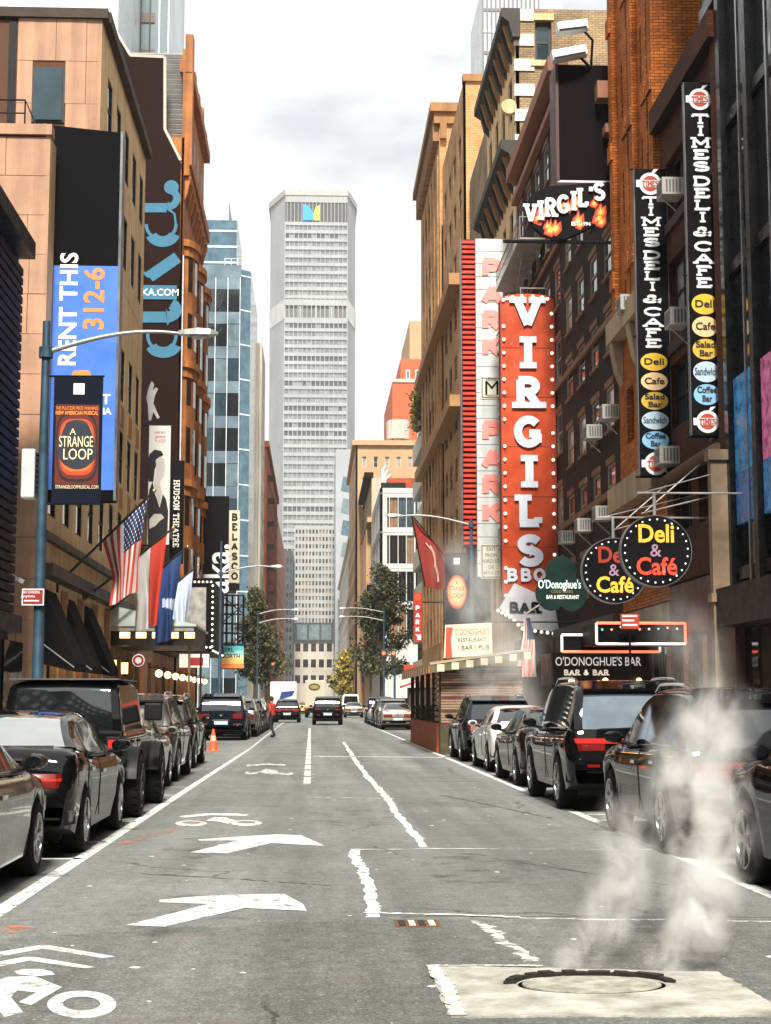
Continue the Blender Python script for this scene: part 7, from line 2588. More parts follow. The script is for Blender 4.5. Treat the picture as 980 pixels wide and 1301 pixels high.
    # mirrors
    for sgn in (1, -1):
        ym = K['mirror']
        zm = deck(ym) + .10
        xm = hw + .10
        if kind == 'jeep':
            MB().box(min(sgn * hw, sgn * (hw + .26)), max(sgn * hw, sgn * (hw + .26)), ym + .02, ym + .14, zm - .0, zm + .26).build('mirror', PLASTIC, o, bevel=.03)
        else:
            m_ = MB().sphere((sgn * xm, ym, zm), (.115, .075, .07), 12, 8).build('mirror', col if not arch else PLASTIC, o, smooth=60)
            MB().disc((sgn * xm, ym - .0, zm), .07, 'y', 14, rz=.045).build('mirror_glass', CGLASS, m_)
            m_.children[-1].location.y -= .074
            MB().tube([(sgn * (hw - .1), ym, zm - .09), (sgn * xm, ym, zm - .03)], .025, 6).build('mirror_stalk', PLASTIC, m_)
    # rear: bumper, lamps, plate, wiper
    zb = low(0)
    zd = deck(.06)
    wr = plan(0)
    MB().prism([(-wr * 1.0, -.0), (wr * 1.0, -.0), (wr * 1.06, .16), (wr * 1.09, .3), (-wr * 1.09, .3), (-wr * 1.06, .16)] if not boxy else [(-hw * .95, -.16), (hw * .95, -.16), (hw * 1.02, .02), (-hw * 1.02, .02)], 'z',
               zb + .02, zb + .20 if not boxy else zs + .22).build('rear_bumper', PLASTIC, o)
    tz = zd - .16
    if kind == 'sedan':
        for sgn in (1, -1):
            m_ = MB()
            m_.prism([(sgn * (wr * .38), -.022), (sgn * wr * .9, -.012), (sgn * (wr * 1.045), .10), (sgn * (hw * 1.004), .34), (sgn * (hw * .97), .34), (sgn * wr * .9, .12), (sgn * wr * .38, .06)], 'z', tz - .11, tz + .03)
            m_.build('tail_lamp', TAILB if lit else TAIL, o, smooth=30)
            MB().prism([(sgn * wr * .42, -.027), (sgn * wr * .9, -.018), (sgn * wr * 1.03, .08), (sgn * wr * 1.0, .08), (sgn * wr * .42, .0)], 'z', tz - .045, tz - .015).build('light_strip', TAILB, o)
        MB().box(-.26, .26, -.02, .02, tz - .30, tz - .17).build('number_plate', PLATE, o)
        MB().prism([(0.02, zd + .0), (.30, deck(.3) + .042), (.36, deck(.36) + .042), (.05, zd - .02)], 'x', -hw * .72, hw * .72).build('boot_lip', col, o)
        MB().tube([(-wr * .9, -.012, tz - .135), (wr * .9, -.012, tz - .135)], .006, 4).build('boot_seam', PLASTIC, o)
        MB().lathe([(0, -.016), (.04, -.014), (.045, -.005)], (0, 0, tz + .02), 'y', 16).build('badge', CHROME, o)
        MB().prism([(-wr * .95, -.02), (wr * .95, -.02), (wr * 1.03, .1), (-wr * 1.03, .1)], 'z', tz - .42, tz - .40).build('bumper_crease', PLASTIC, o)
        for sgn in (1, -1):
            MB().box(sgn * .55 - .1, sgn * .55 + .1, -.03, .1, zb + .04, zb + .11).build('exhaust', CHROME, o)
    elif kind == 'jeep':
        for sgn in (1, -1):
            MB().box(sgn * (hw - .13) - .09, sgn * (hw - .13) + .09, -.05, .02, .90, 1.10).build('tail_lamp', PLASTIC, o, bevel=.01)
            MB().box(sgn * (hw - .13) - .06, sgn * (hw - .13) + .06, -.058, -.045, .93, 1.06).build('tail_lens', TAILB, o)
        MB().box(-.02, hw * .95, -.012, .01, .55, 1.14).build('tailgate_panel', col, o)
        sp = inst('spare_wheel', TYRE_ME, o, (0, 0, 0))
        sp.location = (.08, -.17, 1.06)
        sp.rotation_euler = (0, 0, -PI / 2)
        sp.scale = (.27, .40, .40)
        rs_ = inst('rim', RIMD5, sp, (0, 0, 0))
        rs_.location = (0, 0, 0)
        mb = MB()
        for k in range(26):
            a = 2 * PI * k / 26
            for s_ in (-.33, .33):
                mb.obox((s_, math.cos(a) * 1.0, math.sin(a) * 1.0), (.28, .12, .06), Matrix.Rotation(a - PI / 2, 3, 'X'))
        tr = mb.build('tread', RUB, None)
        tr.parent = sp
        for ch in [c for c in o.children if c.name.startswith('wheel') and not c.name.startswith('wheel_')]:
            t3 = bpy.data.objects.new('tread', tr.data)
            COL.objects.link(t3)
            t3.parent = ch
        mb = MB()
        for k in range(26):
            a = 2 * PI * (k + .5) / 26
            mb.obox((0, math.cos(a) * .99, math.sin(a) * .99), (.3, .1, .05), Matrix.Rotation(a - PI / 2, 3, 'X'))
        tr2 = mb.build('tread', RUB, None)
        tr2.parent = sp
        for q_ in [tr, tr2] + [c for w_ in o.children for c in w_.children if c.name.startswith('tread')]:
            q_['kind'] = 'stuff'
        MB().box(-hw * .9, -hw * .45, -.03, .0, .66, .80).build('number_plate', PLATE, o)
        MB().box(-.5, -.1, -.06, .02, 1.2, 1.215).build('rear_wiper', PLASTIC, o)
        for k in range(2):
            MB().box(hw - .06, hw + .03, -.03, .12, .75 + k * .28, .83 + k * .28).build('hinge', PLASTIC, o)
        MB().box(-hw * .9, hw * .9, .08, 2.3, 1.845, 1.865).build('hard_top_rib', mat('hard_top_edge', (.05, .05, .052), .4, world=False), o, bevel=.01)
    else:
        if tail == 'bar':
            MB().prism([(-hw * 1.003, .32), (-wr * 1.04, .06), (-wr * .85, -.025), (wr * .85, -.025), (wr * 1.04, .06), (hw * 1.003, .32), (hw * .97, .32), (wr * .9, .08), (-wr * .9, .08), (-hw * .97, .32)], 'z', tz - .02, tz + .05).build('tail_light_bar', TAILB if lit else TAIL, o, smooth=30)
        for sgn in (1, -1):
            MB().prism([(sgn * wr * .52, -.022), (sgn * wr * .88, -.016), (sgn * wr * 1.045, .08), (sgn * hw * 1.004, .34), (sgn * hw * .97, .34), (sgn * wr * .88, .12), (sgn * wr * .52, .05)], 'z', tz - (.12 if tail != 'tall' else .02), tz - .025 if tail == 'bar' else tz + .07).build('tail_lamp', TAIL, o, smooth=30)
        MB().box(-.27, .27, -.022, .02, tz - .36, tz - .22).build('number_plate', PLATE, o)
        MB().box(-.34, .34, -.032, .02, tz - .20, tz - .165).build('chrome_strip', trim or CHROME, o)
        MB().tube([(-wr * .82, -.014, tz - .42), (wr * .82, -.014, tz - .42)], .007, 4).build('tailgate_seam', PLASTIC, o)
        MB().lathe([(0, -.034), (.05, -.032), (.055, -.02)], (0, 0, tz + .02), 'y', 16).build('badge', CHROME, o)
        ry = K['rs'][1]
        zr = roof(ry)
        MB().prism([(ry - .16, zr - .05), (ry - .16, zr - .015), (ry + .25, roof(ry + .25) + .03), (ry + .25, roof(ry + .25) - .0)], 'x', -hw * .72, hw * .72).build('spoiler', col, o)
        MB().tube([(-.05, .10, deck(.1) + .02), (.34, .14, deck(.1) + .14)], .012, 5).build('rear_wiper', PLASTIC, o)
        for sgn in (1, -1):
            MB().box(sgn * wr * .7 - .09, sgn * wr * .7 + .09, -.012, .03, zb + .24, zb + .28).build('reflector', TAIL, o)
    if rail:
        for sgn in (1, -1):
            pts = [(sgn * (hw * .93 - K['tumble'] - .05), q, roof(q) + (.05 if 0 < i < 8 else .0)) for i, q in enumerate([K['rs'][1] + .15 + (K['ws'][0] - K['rs'][1] - .3) * i / 8 for i in range(9)])]
            MB().tube(pts, .018, 6).build('roof_rail', trim or CHROME, o, smooth=50)
    # front: lamps, grille
    zf = deck(Ln - .15)
    wf = plan(Ln - .1)
    for sgn in (1, -1):
        MB().prism([(sgn * wf * .55, Ln - .03), (sgn * wf * .95, Ln - .13), (sgn * plan(Ln - .55) * 1.003, Ln - .55), (sgn * plan(Ln - .55) * .95, Ln - .55), (sgn * wf * .6, Ln - .22)], 'z', zf - .16, zf - .03).build('head_lamp', HEADL, o, smooth=30)
    MB().box(-wf * .5, wf * .5, Ln - .06, Ln + .01, zf - .3, zf - .08).build('grille', PLASTIC, o)
    MB().box(-wf * .98, wf * .98, Ln - .2, Ln - .0, zs + .02, zs + .16).build('front_bumper', PLASTIC, o)
    return o


BLK = paint('paint_black', (.003, .003, .0035))
BLKB = paint('paint_brown_black', (.010, .006, .005))
DOLV = paint('paint_olive_grey', (.028, .023, .017), .3, .3, .2)
SILV = paint('paint_champagne', (.34, .30, .25), .6, .3, .3)
GREYC = paint('paint_grey', (.09, .095, .10), .5, .3, .3)
WHT = paint('paint_white', (.74, .74, .72), .0, .4, .3)
BLUEB = paint('paint_blue_black', (.005, .008, .013))
YEL = paint('paint_taxi_yellow', (.55, .32, .02), .0, .4, .3)
GL_L = 'cars parked along the left kerb'
GL_R = 'cars parked along the right kerb'
XLc, XRc = -2.48, 3.62        # outer (road-side) flank of each parked row

def leftcar(y, kind, *a, off=0., **k):
    return car(*a[:3], XLc - KINDS_CAR[kind]['W'] / 2 + off, y, kind, *a[3:], GL_L, **k)


def rightcar(y, kind, *a, off=0., **k):
    return car(*a[:3], XRc + KINDS_CAR[kind]['W'] / 2 + off, y, kind, *a[3:], GL_R, **k)


leftcar(10.82, 'sedan', 'parked_sedan', 'olive grey sedan cut by the frame edge behind the glossy black sedan', 'car', DOLV, trim=CHROME, off=-.02)
leftcar(15.96, 'sedan', 'parked_sedan', 'glossy black sedan with bright rear window, behind the black off-roader', 'car', BLK, rim=RIM10, trim=CHROME, off=.1, rear_glass=mat('sky_mirror_glass', (.55, .57, .56), .05, .85, var=.1, scale=2, world=False))  # pale metallic colour put in to strengthen the sky's reflection in the rear window
leftcar(21.15, 'jeep', 'parked_off_roader', 'boxy black off-roader with spare wheel on its tailgate', 'off-roader', BLK, rim=RIMD5, off=-.04)
leftcar(25.75, 'sedan', 'parked_sedan', 'champagne sedan parked between the black off-roader and a small grey crossover', 'car', SILV, trim=CHROME, off=-.17)
leftcar(30.7, 'suv', 'parked_crossover', 'grey brown crossover with red tail lamps past the champagne sedan', 'car', DOLV, rail=True, trim=CHROME, arch=True, off=-.18)
leftcar(36.8, 'suv', 'parked_crossover', 'dark crossover just before the orange traffic cone', 'car', BLKB, rail=True, trim=CHROME, arch=True, off=-.3)
leftcar(63.4, 'bigsuv', 'parked_large_car', 'black large car just past the orange traffic cone', 'car', BLUEB, trim=CHROME, rail=True, off=-.22)
leftcar(69.3, 'suv', 'parked_crossover', 'dark crossover second past the orange traffic cone', 'car', GREYC, off=.0)
leftcar(74.6, 'sedan', 'parked_sedan', 'dark sedan third past the orange traffic cone', 'car', BLK)
leftcar(80, 'suv', 'parked_crossover', 'black crossover fourth past the orange traffic cone', 'car', BLK, rail=True)
leftcar(85.6, 'suv', 'parked_crossover', 'silver crossover fifth past the orange traffic cone', 'car', SILV, rail=True)

rightcar(10.0, 'suv', 'parked_crossover', 'dark crossover cut by the frame edge behind the steam', 'car', BLK, trim=CHROME, off=.11)
rightcar(15.6, 'suv', 'parked_crossover', 'glossy black crossover with chrome window line and open door mirror, behind the drifting steam', 'car', BLK, trim=CHROME, rail=True, tail='bar', arch=False, off=-.01, rear_glass=MATS['blue_sky_mirror_glass'] if 'blue_sky_mirror_glass' in MATS else None)
rightcar(22.3, 'bigsuv', 'parked_large_car', 'black large car with red light bar across its tailgate', 'car', BLK, trim=CHROME, rail=True, tail='bar', lit=True, off=-.05, rear_glass=mat('blue_sky_mirror_glass', (.26, .31, .36), .05, .8, var=.2, scale=2, world=False))  # rear window: blue-grey metallic colour stands in for a bright sky reflection
rightcar(28.7, 'sedan', 'parked_sedan', 'dark grey sedan between the white sedan and the large black car', 'car', BLKB, trim=CHROME, off=.13)
rightcar(34.6, 'sedan', 'parked_sedan', 'white sedan parked along the right kerb', 'car', WHT, off=.24)
rightcar(40.7, 'suv', 'parked_crossover', 'dark crossover parked against the dining shed', 'car', BLUEB, rail=True, arch=True, trim=CHROME, off=.2)
rightcar(86, 'sedan', 'parked_sedan', 'silver sedan parked beyond the dining shed', 'car', SILV)
rightcar(92, 'suv', 'parked_crossover', 'grey crossover second beyond the dining shed', 'car', GREYC)
rightcar(98, 'suv', 'parked_crossover', 'black crossover third beyond the dining shed', 'car', BLK)
rightcar(104, 'sedan', 'parked_sedan', 'white sedan fourth beyond the dining shed', 'car', WHT)
rightcar(110, 'bigsuv', 'parked_large_car', 'black large car fifth beyond the dining shed', 'car', BLK)

GT = 'traffic in the street'
car('moving_large_car', 'black large car driving away in the middle of the street', 'car', aty(416.5, 900, 104)[0], 104, 'bigsuv', BLK, GT, tail='tall')
car('moving_sedan', 'dark car with lit tail lamps in front of the white mail truck', 'car', aty(365, 900, 116)[0], 116, 'suv', BLUEB, GT, lit=True, tail='bar')
car('moving_van', 'white van far down the street on the right', 'van', aty(446, 890, 190)[0], 190, 'van', WHT, GT)
car('moving_sedan', 'pale sedan in front of the white van', 'car', aty(450, 900, 150)[0], 150, 'sedan', SILV, GT)
car('moving_taxi', 'yellow taxi far off between the two box trucks', 'taxi', aty(383, 900, 175)[0], 175, 'sedan', YEL, GT)
car('moving_crossover', 'dark crossover far off beside the tan box truck', 'car', aty(402, 890, 230)[0], 232, 'suv', BLK, GT)


def truck(lab, px0, px1, pt, pb, Y, colr, kind):
    x0, zt = aty(px0, pt, Y)
    x1, _ = aty(px1, pt, Y)
    o = thing('box_truck', lab, 'truck', ((x0 + x1) / 2, Y, 0), GT)
    zb = .9
    MB().box(x0, x1, Y, Y + 5.5, zb, zt).build('cargo_box', colr, o, bevel=.06)
    MB().box(x0 + .1, x1 - .1, Y + 5.6, Y + 7.3, .6, zt - .6).build('cab', colr, o, bevel=.2)
    MB().box(x0 + .08, (x0 + x1) / 2 - .02, Y - .03, Y - .002, zb + .1, zt - .15).build('rear_door', colr, o)
    MB().box((x0 + x1) / 2 + .02, x1 - .08, Y - .03, Y - .002, zb + .1, zt - .15).build('rear_door', colr, o)
    MB().box(x0, x1, Y - .15, Y + .1, .45, .75).build('rear_bumper', PLASTIC, o)
    for x in (x0 + .15, x1 - .15):
        MB().box(x - .1, x + .1, Y - .05, Y - .005, .78, .9).build('tail_lamp', TAILB, o)
        for yv in (1.3, 5.9):
            w_ = inst('wheel', TYRE_ME, o, (x, Y + yv, .45))
            w_.scale = (.28, .45, .45)
    MB().box(x0 + .3, x1 - .3, Y + .3, Y + 7, .5, .9).build('chassis', PLASTIC, o)
    return o, (x0 + x1) / 2, zt


o, cx_, zt = truck('white mail truck with a blue emblem on its rear doors', 343.5, 377, 866, 905, 132, WHT, 0)
MB().prism([(cx_ - .35, zt - 1.5), (cx_ + .75, zt - 1.15), (cx_ + .95, zt - .75), (cx_ - .15, zt - .85)], 'y', 131.93, 131.968).build('emblem', mat('mail_blue', s2l('#1c3c78'), .5), o)
o, cx_, zt = truck('tan white box truck with a dark oval emblem', 388, 414, 864, 905, 150, paint('paint_tan_truck', (.50, .46, .38), 0, .4), 1)
MB().disc((cx_ - .1, 149.96, zt - .65), .55, 'y', 24, rz=.34).build('emblem', mat('oval_brown', s2l('#3a3a24'), .5), o)
MB().disc((cx_ - .1, 149.955, zt - .65), .42, 'y', 24, rz=.2).build('emblem_centre', mat('oval_gold', s2l('#8a8448'), .5), o)

# traffic cone
cx_, cy_ = gnd(271, 955)
o = thing('traffic_cone', 'orange traffic cone standing at the end of the parked row', 'traffic cone', (cx_, cy_, 0))
CO = mat('cone_orange', s2l('#f0562a'), .5, var=.12, scale=8)
MB().box(cx_ - .2, cx_ + .2, cy_ - .2, cy_ + .2, 0, .04).build('base', CO, o, bevel=.015)
MB().lathe([(.155, .04), (.14, .07), (.10, .33)], (cx_, cy_, 0), 'z', 20).lathe([(.072, .50), (.03, .70), (0, .705)], (cx_, cy_, 0), 'z', 20).build('cone', CO, o, smooth=40)
MB().lathe([(.101, .33), (.073, .50)], (cx_, cy_, 0), 'z', 20).build('reflective_collar', mat('cone_collar', s2l('#f8a890'), .4), o, smooth=40)

# ================================================================== the street goes on behind the camera (seen in paint and glass)
CTX = [mat('context_grey_stone', (.16, .145, .125), .85, var=.3, scale=.3, streak=.3), mat('context_brown_brick', (.10, .055, .035), .85, var=.3, scale=.3, streak=.3), mat('context_dark_glass', (.03, .035, .04), .15, var=.3, scale=.2)]
ctx = (('plain grey stone block on the left pavement behind the viewpoint', -24, XL, -6, 23.5, 21, 0), ('plain brown brick block on the left pavement, next to the grey one', -26, XL, -40, -6.5, 27, 1),
       ('plain brown brick block on the right pavement behind the viewpoint', XR, 26, -10, 15.8, 17, 1), ('plain grey stone block on the right pavement, next to the brown one', XR, 27, -44, -10.5, 19, 0),
       ('wide dark glass block closing the street behind the viewpoint', -40, 40, -95, -70, 46, 2))
for k, (la, x0, x1, y0, y1, h, mi) in enumerate(ctx):
    b = thing('street_block', la, 'building', ((x0 + x1) / 2, (y0 + y1) / 2, 0), 'blocks behind the viewpoint')
    MB().box(x0, x1, y0, y1, 0, h).build('wall', CTX[mi], b)
    pn = MB()
    if k < 4:
        xs = XL + .02 if x0 < 0 else XR - .02
        for (a_, c_) in spans(y0 + .5, y1 - .5, max(3, int((y1 - y0) / 3)), .5):
            for (d_, e_) in spans(4.5, h - .8, int(h / 3.6), .55):
                pn.add([(xs, a_, d_), (xs, c_, d_), (xs, c_, e_), (xs, a_, e_)], [(0, 1, 2, 3)])
    else:
        for (a_, c_) in spans(x0, x1, 24, .8):
            for (d_, e_) in spans(4, h, 12, .75):
                pn.add([(a_, y1 + .02, d_), (c_, y1 + .02, d_), (c_, y1 + .02, e_), (a_, y1 + .02, e_)], [(0, 1, 2, 3)])
    o = pn.build('window_panes', P_DARK, b, fix=False)
    o['kind'] = 'stuff'

# ================================================================== TREES
BARK = mat('bark', (.06, .045, .032), .9, var=.35, scale=5, bump=.4, bscale=15)


def leaf_mat(nm, col):
    m = mat(nm, col, .65, var=.55, scale=.9)
    p = m.node_tree.nodes['Principled BSDF']
    p.inputs['Subsurface Weight'].default_value = 0
    return m


def tree(lab, x, y, h, rx, z0, cols, n, seed, lean=0, grp='street trees', leaf=.16, name='street_tree', clumps=26):
    r_ = random.Random(seed)
    o = thing(name, lab, 'tree', (x, y, .15), grp)
    mb = MB()
    top = Vector((x + lean, y, z0 + (h - z0) * .6))
    tr = [Vector((x, y, .1)), Vector((x + lean * .2, y, z0 * .6)), Vector((x + lean * .5, y + .1, z0 * 1.05)), top]
    mb.tube(tr, [.22, .17, .14, .04], 9)
    tips = []
    for k in range(clumps):
        a = r_.uniform(0, 2 * PI)
        t = r_.uniform(0, 1) ** .8
        zz_ = z0 + (h - z0) * t
        prof = math.sin(PI * min(1, .18 + .82 * t)) ** .6 * (1.05 - .35 * t)
        d_ = rx * prof * r_.uniform(.35, 1.0)
        p1 = Vector((x + lean * t + d_ * math.cos(a), y + d_ * math.sin(a), zz_))
        s_ = tr[2].lerp(top, max(0, min(1, t * .8 - .1)))
        mid = s_.lerp(p1, .5) + Vector((0, 0, -.25))
        mb.tube([s_, mid, p1], [.07, .045, .015], 6)
        tips.append((p1, r_.uniform(.55, 1.25) * rx * .34))
        tips.append((mid.lerp(p1, .4), rx * .2))
    mb.build('trunk', BARK, o, smooth=50)
    cr_ = MB()
    for k in range(n):
        c, cr0 = r_.choice(tips)
        d = Vector((r_.gauss(0, 1), r_.gauss(0, 1), r_.gauss(0, .75)))
        q = c + d * cr0 * .55
        nn = Vector((r_.gauss(0, .8), r_.gauss(0, .8), r_.gauss(.4, .7))).normalized()
        t_ = (nn.orthogonal().normalized() * math.cos(k) + nn.cross(nn.orthogonal().normalized()) * math.sin(k)) * leaf * r_.uniform(.7, 1.3)
        w_ = nn.cross(t_).normalized() * leaf * .5
        cr_.add([q - t_, q + w_, q + t_ + Vector((0, 0, -.05)), q - w_], [(0, 1, 2, 3)], r_.randrange(len(cols)))
    cr_.build('crown', cols, o, fix=False)
    return o


G1, G2, G3 = leaf_mat('leaf_dark', (.018, .024, .010)), leaf_mat('leaf_mid', (.045, .052, .016)), leaf_mat('leaf_olive', (.105, .095, .022))
Y1, Y2 = leaf_mat('leaf_yellow', (.42, .30, .03)), leaf_mat('leaf_lime', (.22, .22, .03))
tree('dark green pavement tree on the right before the white gridded building', 5.9 + .9, 158, 15.0, 3.0, 4.6, [G1, G1, G2, G3], 9500, 1, leaf=.2, clumps=34)
tree('slim dark green pavement tree further along the right pavement', 7.0, 196, 14.5, 3.0, 4.5, [G1, G2, G3], 4200, 5, leaf=.28)
tree('dark pavement tree on the left beyond the theatre poster', -5.6, 150, 12.0, 2.0, 3.4, [G1, G2, G3], 6500, 2, leaf=.18, clumps=30)
tree('second dark pavement tree further down the left pavement', -6.0, 205, 11.5, 2.4, 3.4, [G1, G2, G3], 2600, 6, leaf=.28)
tree('yellow leaved tree far down the right pavement', 6.6, 330, 11.5, 3.0, 3.0, [Y1, Y1, Y2], 2600, 3, leaf=.4)
tree('lime green tree beyond the yellow one', 6.9, 410, 12, 3.2, 3.0, [Y2, G2], 1800, 4, leaf=.5)
sh = bpy.data.objects['roof_garden_shrub']
mb = MB()
r_ = random.Random(8)
for k in range(900):
    t_ = r_.uniform(0, 1)
    q = Vector((XR - .45 + r_.gauss(0, .35), 145 + r_.gauss(0, .8), 30.2 - 3.4 + 3.8 * t_ + r_.gauss(0, .25)))
    nn = Vector((r_.gauss(0, 1), r_.gauss(0, 1), r_.gauss(0, 1))).normalized()
    a_ = nn.orthogonal().normalized() * .17
    w_ = nn.cross(a_).normalized() * .1
    mb.add([q - a_, q + w_, q + a_, q - w_], [(0, 1, 2, 3)], r_.randrange(3))
mb.build('foliage', [G3, Y2, leaf_mat('leaf_gold', (.3, .24, .04))], sh, fix=False)
MB().box(XR - .5, XR + .4, 143.6, 147, 27, 27.4).build('trough', MATS['pale_band_stone'], sh)

# pavement clutter far off: traffic lights
for k, (x, y, la) in enumerate(((KR + .4, 128, 'red traffic signal on the right pavement before the trees'), (KL - .5, 165, 'traffic signal on the left pavement beyond the tree'))):
    o = thing('traffic_signal', la, 'traffic signal', (x, y, .15), 'traffic signals')
    MB().lathe([(.1, .15), (.08, 5.6), (0, 5.6)], (x, y, 0), 'z', 10).build('post', GALV, o)
    for j, dx in enumerate((-.9, -.1)):
        sx_ = x + dx if k == 0 else x - dx
        MB().box(sx_ - .2, sx_ + .2, y - .25, y + .1, 4.4, 5.6).build('housing', mat('signal_green_black', (.03, .03, .022), .5), o, bevel=.03)
        for i in range(3):
            MB().disc((sx_, y - .27, 5.4 - i * .38), .14, 'y', 14).build('lens', mat('signal_red', (.9, .08, .04), .4, emit=2.5, var=0) if i == 0 else mat('signal_off', (.03, .03, .03), .3), o)
    MB().tube([(x, y, 5.2), (x - .9 if k == 0 else x + .9, y, 5.2)], .05, 6).build('bracket', GALV, o)
o = thing('newspaper_kiosk', 'small red awning kiosk on the right pavement below the parking sign', 'kiosk', (7.6, 112, .15))
MB().box(6.7, 8.6, 112, 114, .15, 2.5).build('booth', mat('kiosk_dark', (.05, .03, .025), .6), o)
MB().prism([(6.2, 2.5), (8.8, 3.4), (8.8, 3.5), (6.2, 2.62)], 'y', 111.4, 114.4).build('awning', mat('kiosk_red', s2l('#b03a24'), .6), o)
MB().box(6.3, 8.7, 111.35, 111.4, 3.5, 4.1).build('sign_board', MATS['kiosk_red'], o)

# ================================================================== PERSON crossing the lane
def person(x, y, facing):
    J = {'pelvis': (0, 0, .96), 'chest': (0, .03, 1.24), 'neck': (0, .04, 1.47), 'head': (0, .07, 1.60), 'top': (0, .07, 1.74),
         'shl': (.19, .03, 1.42), 'ell': (.27, .0, 1.14), 'wrl': (.24, .2, .98), 'hal': (.22, .27, .95),
         'shr': (-.19, .03, 1.42), 'elr': (-.27, -.06, 1.15), 'wrr': (-.25, .06, .92), 'har': (-.25, .1, .84),
         'hpl': (.1, 0, .9), 'knl': (.12, .12, .50), 'anl': (.12, -.02, .09), 'tol': (.13, .18, .045),
         'hpr': (-.1, 0, .9), 'knr': (-.12, .02, .49), 'anr': (-.12, -.22, .10), 'tor': (-.13, -.03, .04)}
    RD = {'pelvis': (.165, .12), 'chest': (.185, .13), 'neck': (.065, .065), 'head': (.085, .10), 'top': (.05, .06), 'shl': (.085, .085), 'shr': (.085, .085), 'ell': (.055, .055), 'elr': (.055, .055),
          'wrl': (.038, .038), 'wrr': (.038, .038), 'hal': (.035, .045), 'har': (.035, .045), 'hpl': (.105, .11), 'hpr': (.105, .11), 'knl': (.072, .075), 'knr': (.072, .075), 'anl': (.05, .055), 'anr': (.05, .055), 'tol': (.045, .04), 'tor': (.045, .04)}
    ED = [('pelvis', 'chest'), ('chest', 'neck'), ('neck', 'head'), ('head', 'top'), ('chest', 'shl'), ('shl', 'ell'), ('ell', 'wrl'), ('wrl', 'hal'), ('chest', 'shr'), ('shr', 'elr'), ('elr', 'wrr'), ('wrr', 'har'),
          ('pelvis', 'hpl'), ('hpl', 'knl'), ('knl', 'anl'), ('anl', 'tol'), ('pelvis', 'hpr'), ('hpr', 'knr'), ('knr', 'anr'), ('anr', 'tor')]
    ks = list(J)
    me = bpy.data.meshes.new('tmp_skin')
    me.from_pydata([J[k] for k in ks], [(ks.index(a), ks.index(b)) for a, b in ED], [])
    ob = bpy.data.objects.new('tmp_skin', me)
    COL.objects.link(ob)
    sk = ob.modifiers.new('skin', 'SKIN')
    me.skin_vertices.new() if not me.skin_vertices else None
    for i, k in enumerate(ks):
        me.skin_vertices[0].data[i].radius = RD[k]
        me.skin_vertices[0].data[i].use_root = (k == 'pelvis')
    sb = ob.modifiers.new('sub', 'SUBSURF')
    sb.levels = sb.render_levels = 2
    dg = bpy.context.evaluated_depsgraph_get()
    me2 = bpy.data.meshes.new_from_object(ob.evaluated_get(dg))
    bpy.data.objects.remove(ob)
    skin = mat('skin', s2l('#a8704e'), .6, world=False, var=.05)
    top_ = mat('red_top', s2l('#a03428'), .85, world=False)
    trou = mat('black_trousers', (.012, .012, .016), .85, world=False)
    shoe = mat('dark_shoes', (.01, .01, .01), .5, world=False)
    me2.materials.clear()
    for m in (skin, top_, trou, shoe):
        me2.materials.append(m)
    for p in me2.polygons:
        c = p.center
        arm = abs(c.x) > .205 and c.z < 1.3
        if c.z < .10:
            p.material_index = 3
        elif arm and c.z < 1.0:
            p.material_index = 0
        elif c.z < .98 and not arm:
            p.material_index = 2
        elif c.z < 1.475 or arm:
            p.material_index = 1
        p.use_smooth = True
    o = thing('person', 'person in a red top and black trousers walking across the lane', 'person', (x, y, 0), rz=facing)
    W0[o.name] = Vector()
    put(bpy.data.objects.new('body', me2), o)
    mb = MB().sphere((0, .055, 1.655), (.095, .112, .125), 12, 9)
    put(bpy.data.objects.new('hair', mb.mesh('hair', mat('dark_hair', (.02, .012, .008), .7, world=False), smooth=60)), o)
    f_ = MB().sphere((0, .10, 1.63), (.078, .09, .105), 12, 9)
    put(bpy.data.objects.new('face', f_.mesh('face', skin, smooth=60)), o)
    f_ = MB()
    for s_ in (-1, 1):
        f_.sphere((s_ * .03, .178, 1.645), .011, 6, 5)
    f_.obox((0, .195, 1.62), (.022, .03, .045))
    f_.obox((0, .183, 1.58), (.045, .012, .012))
    put(bpy.data.objects.new('features', f_.mesh('features', mat('face_dark', (.1, .04, .03), .6, world=False))), o)
    return o


px_, py_ = gnd(346, 937)
person(px_, py_, R(60))

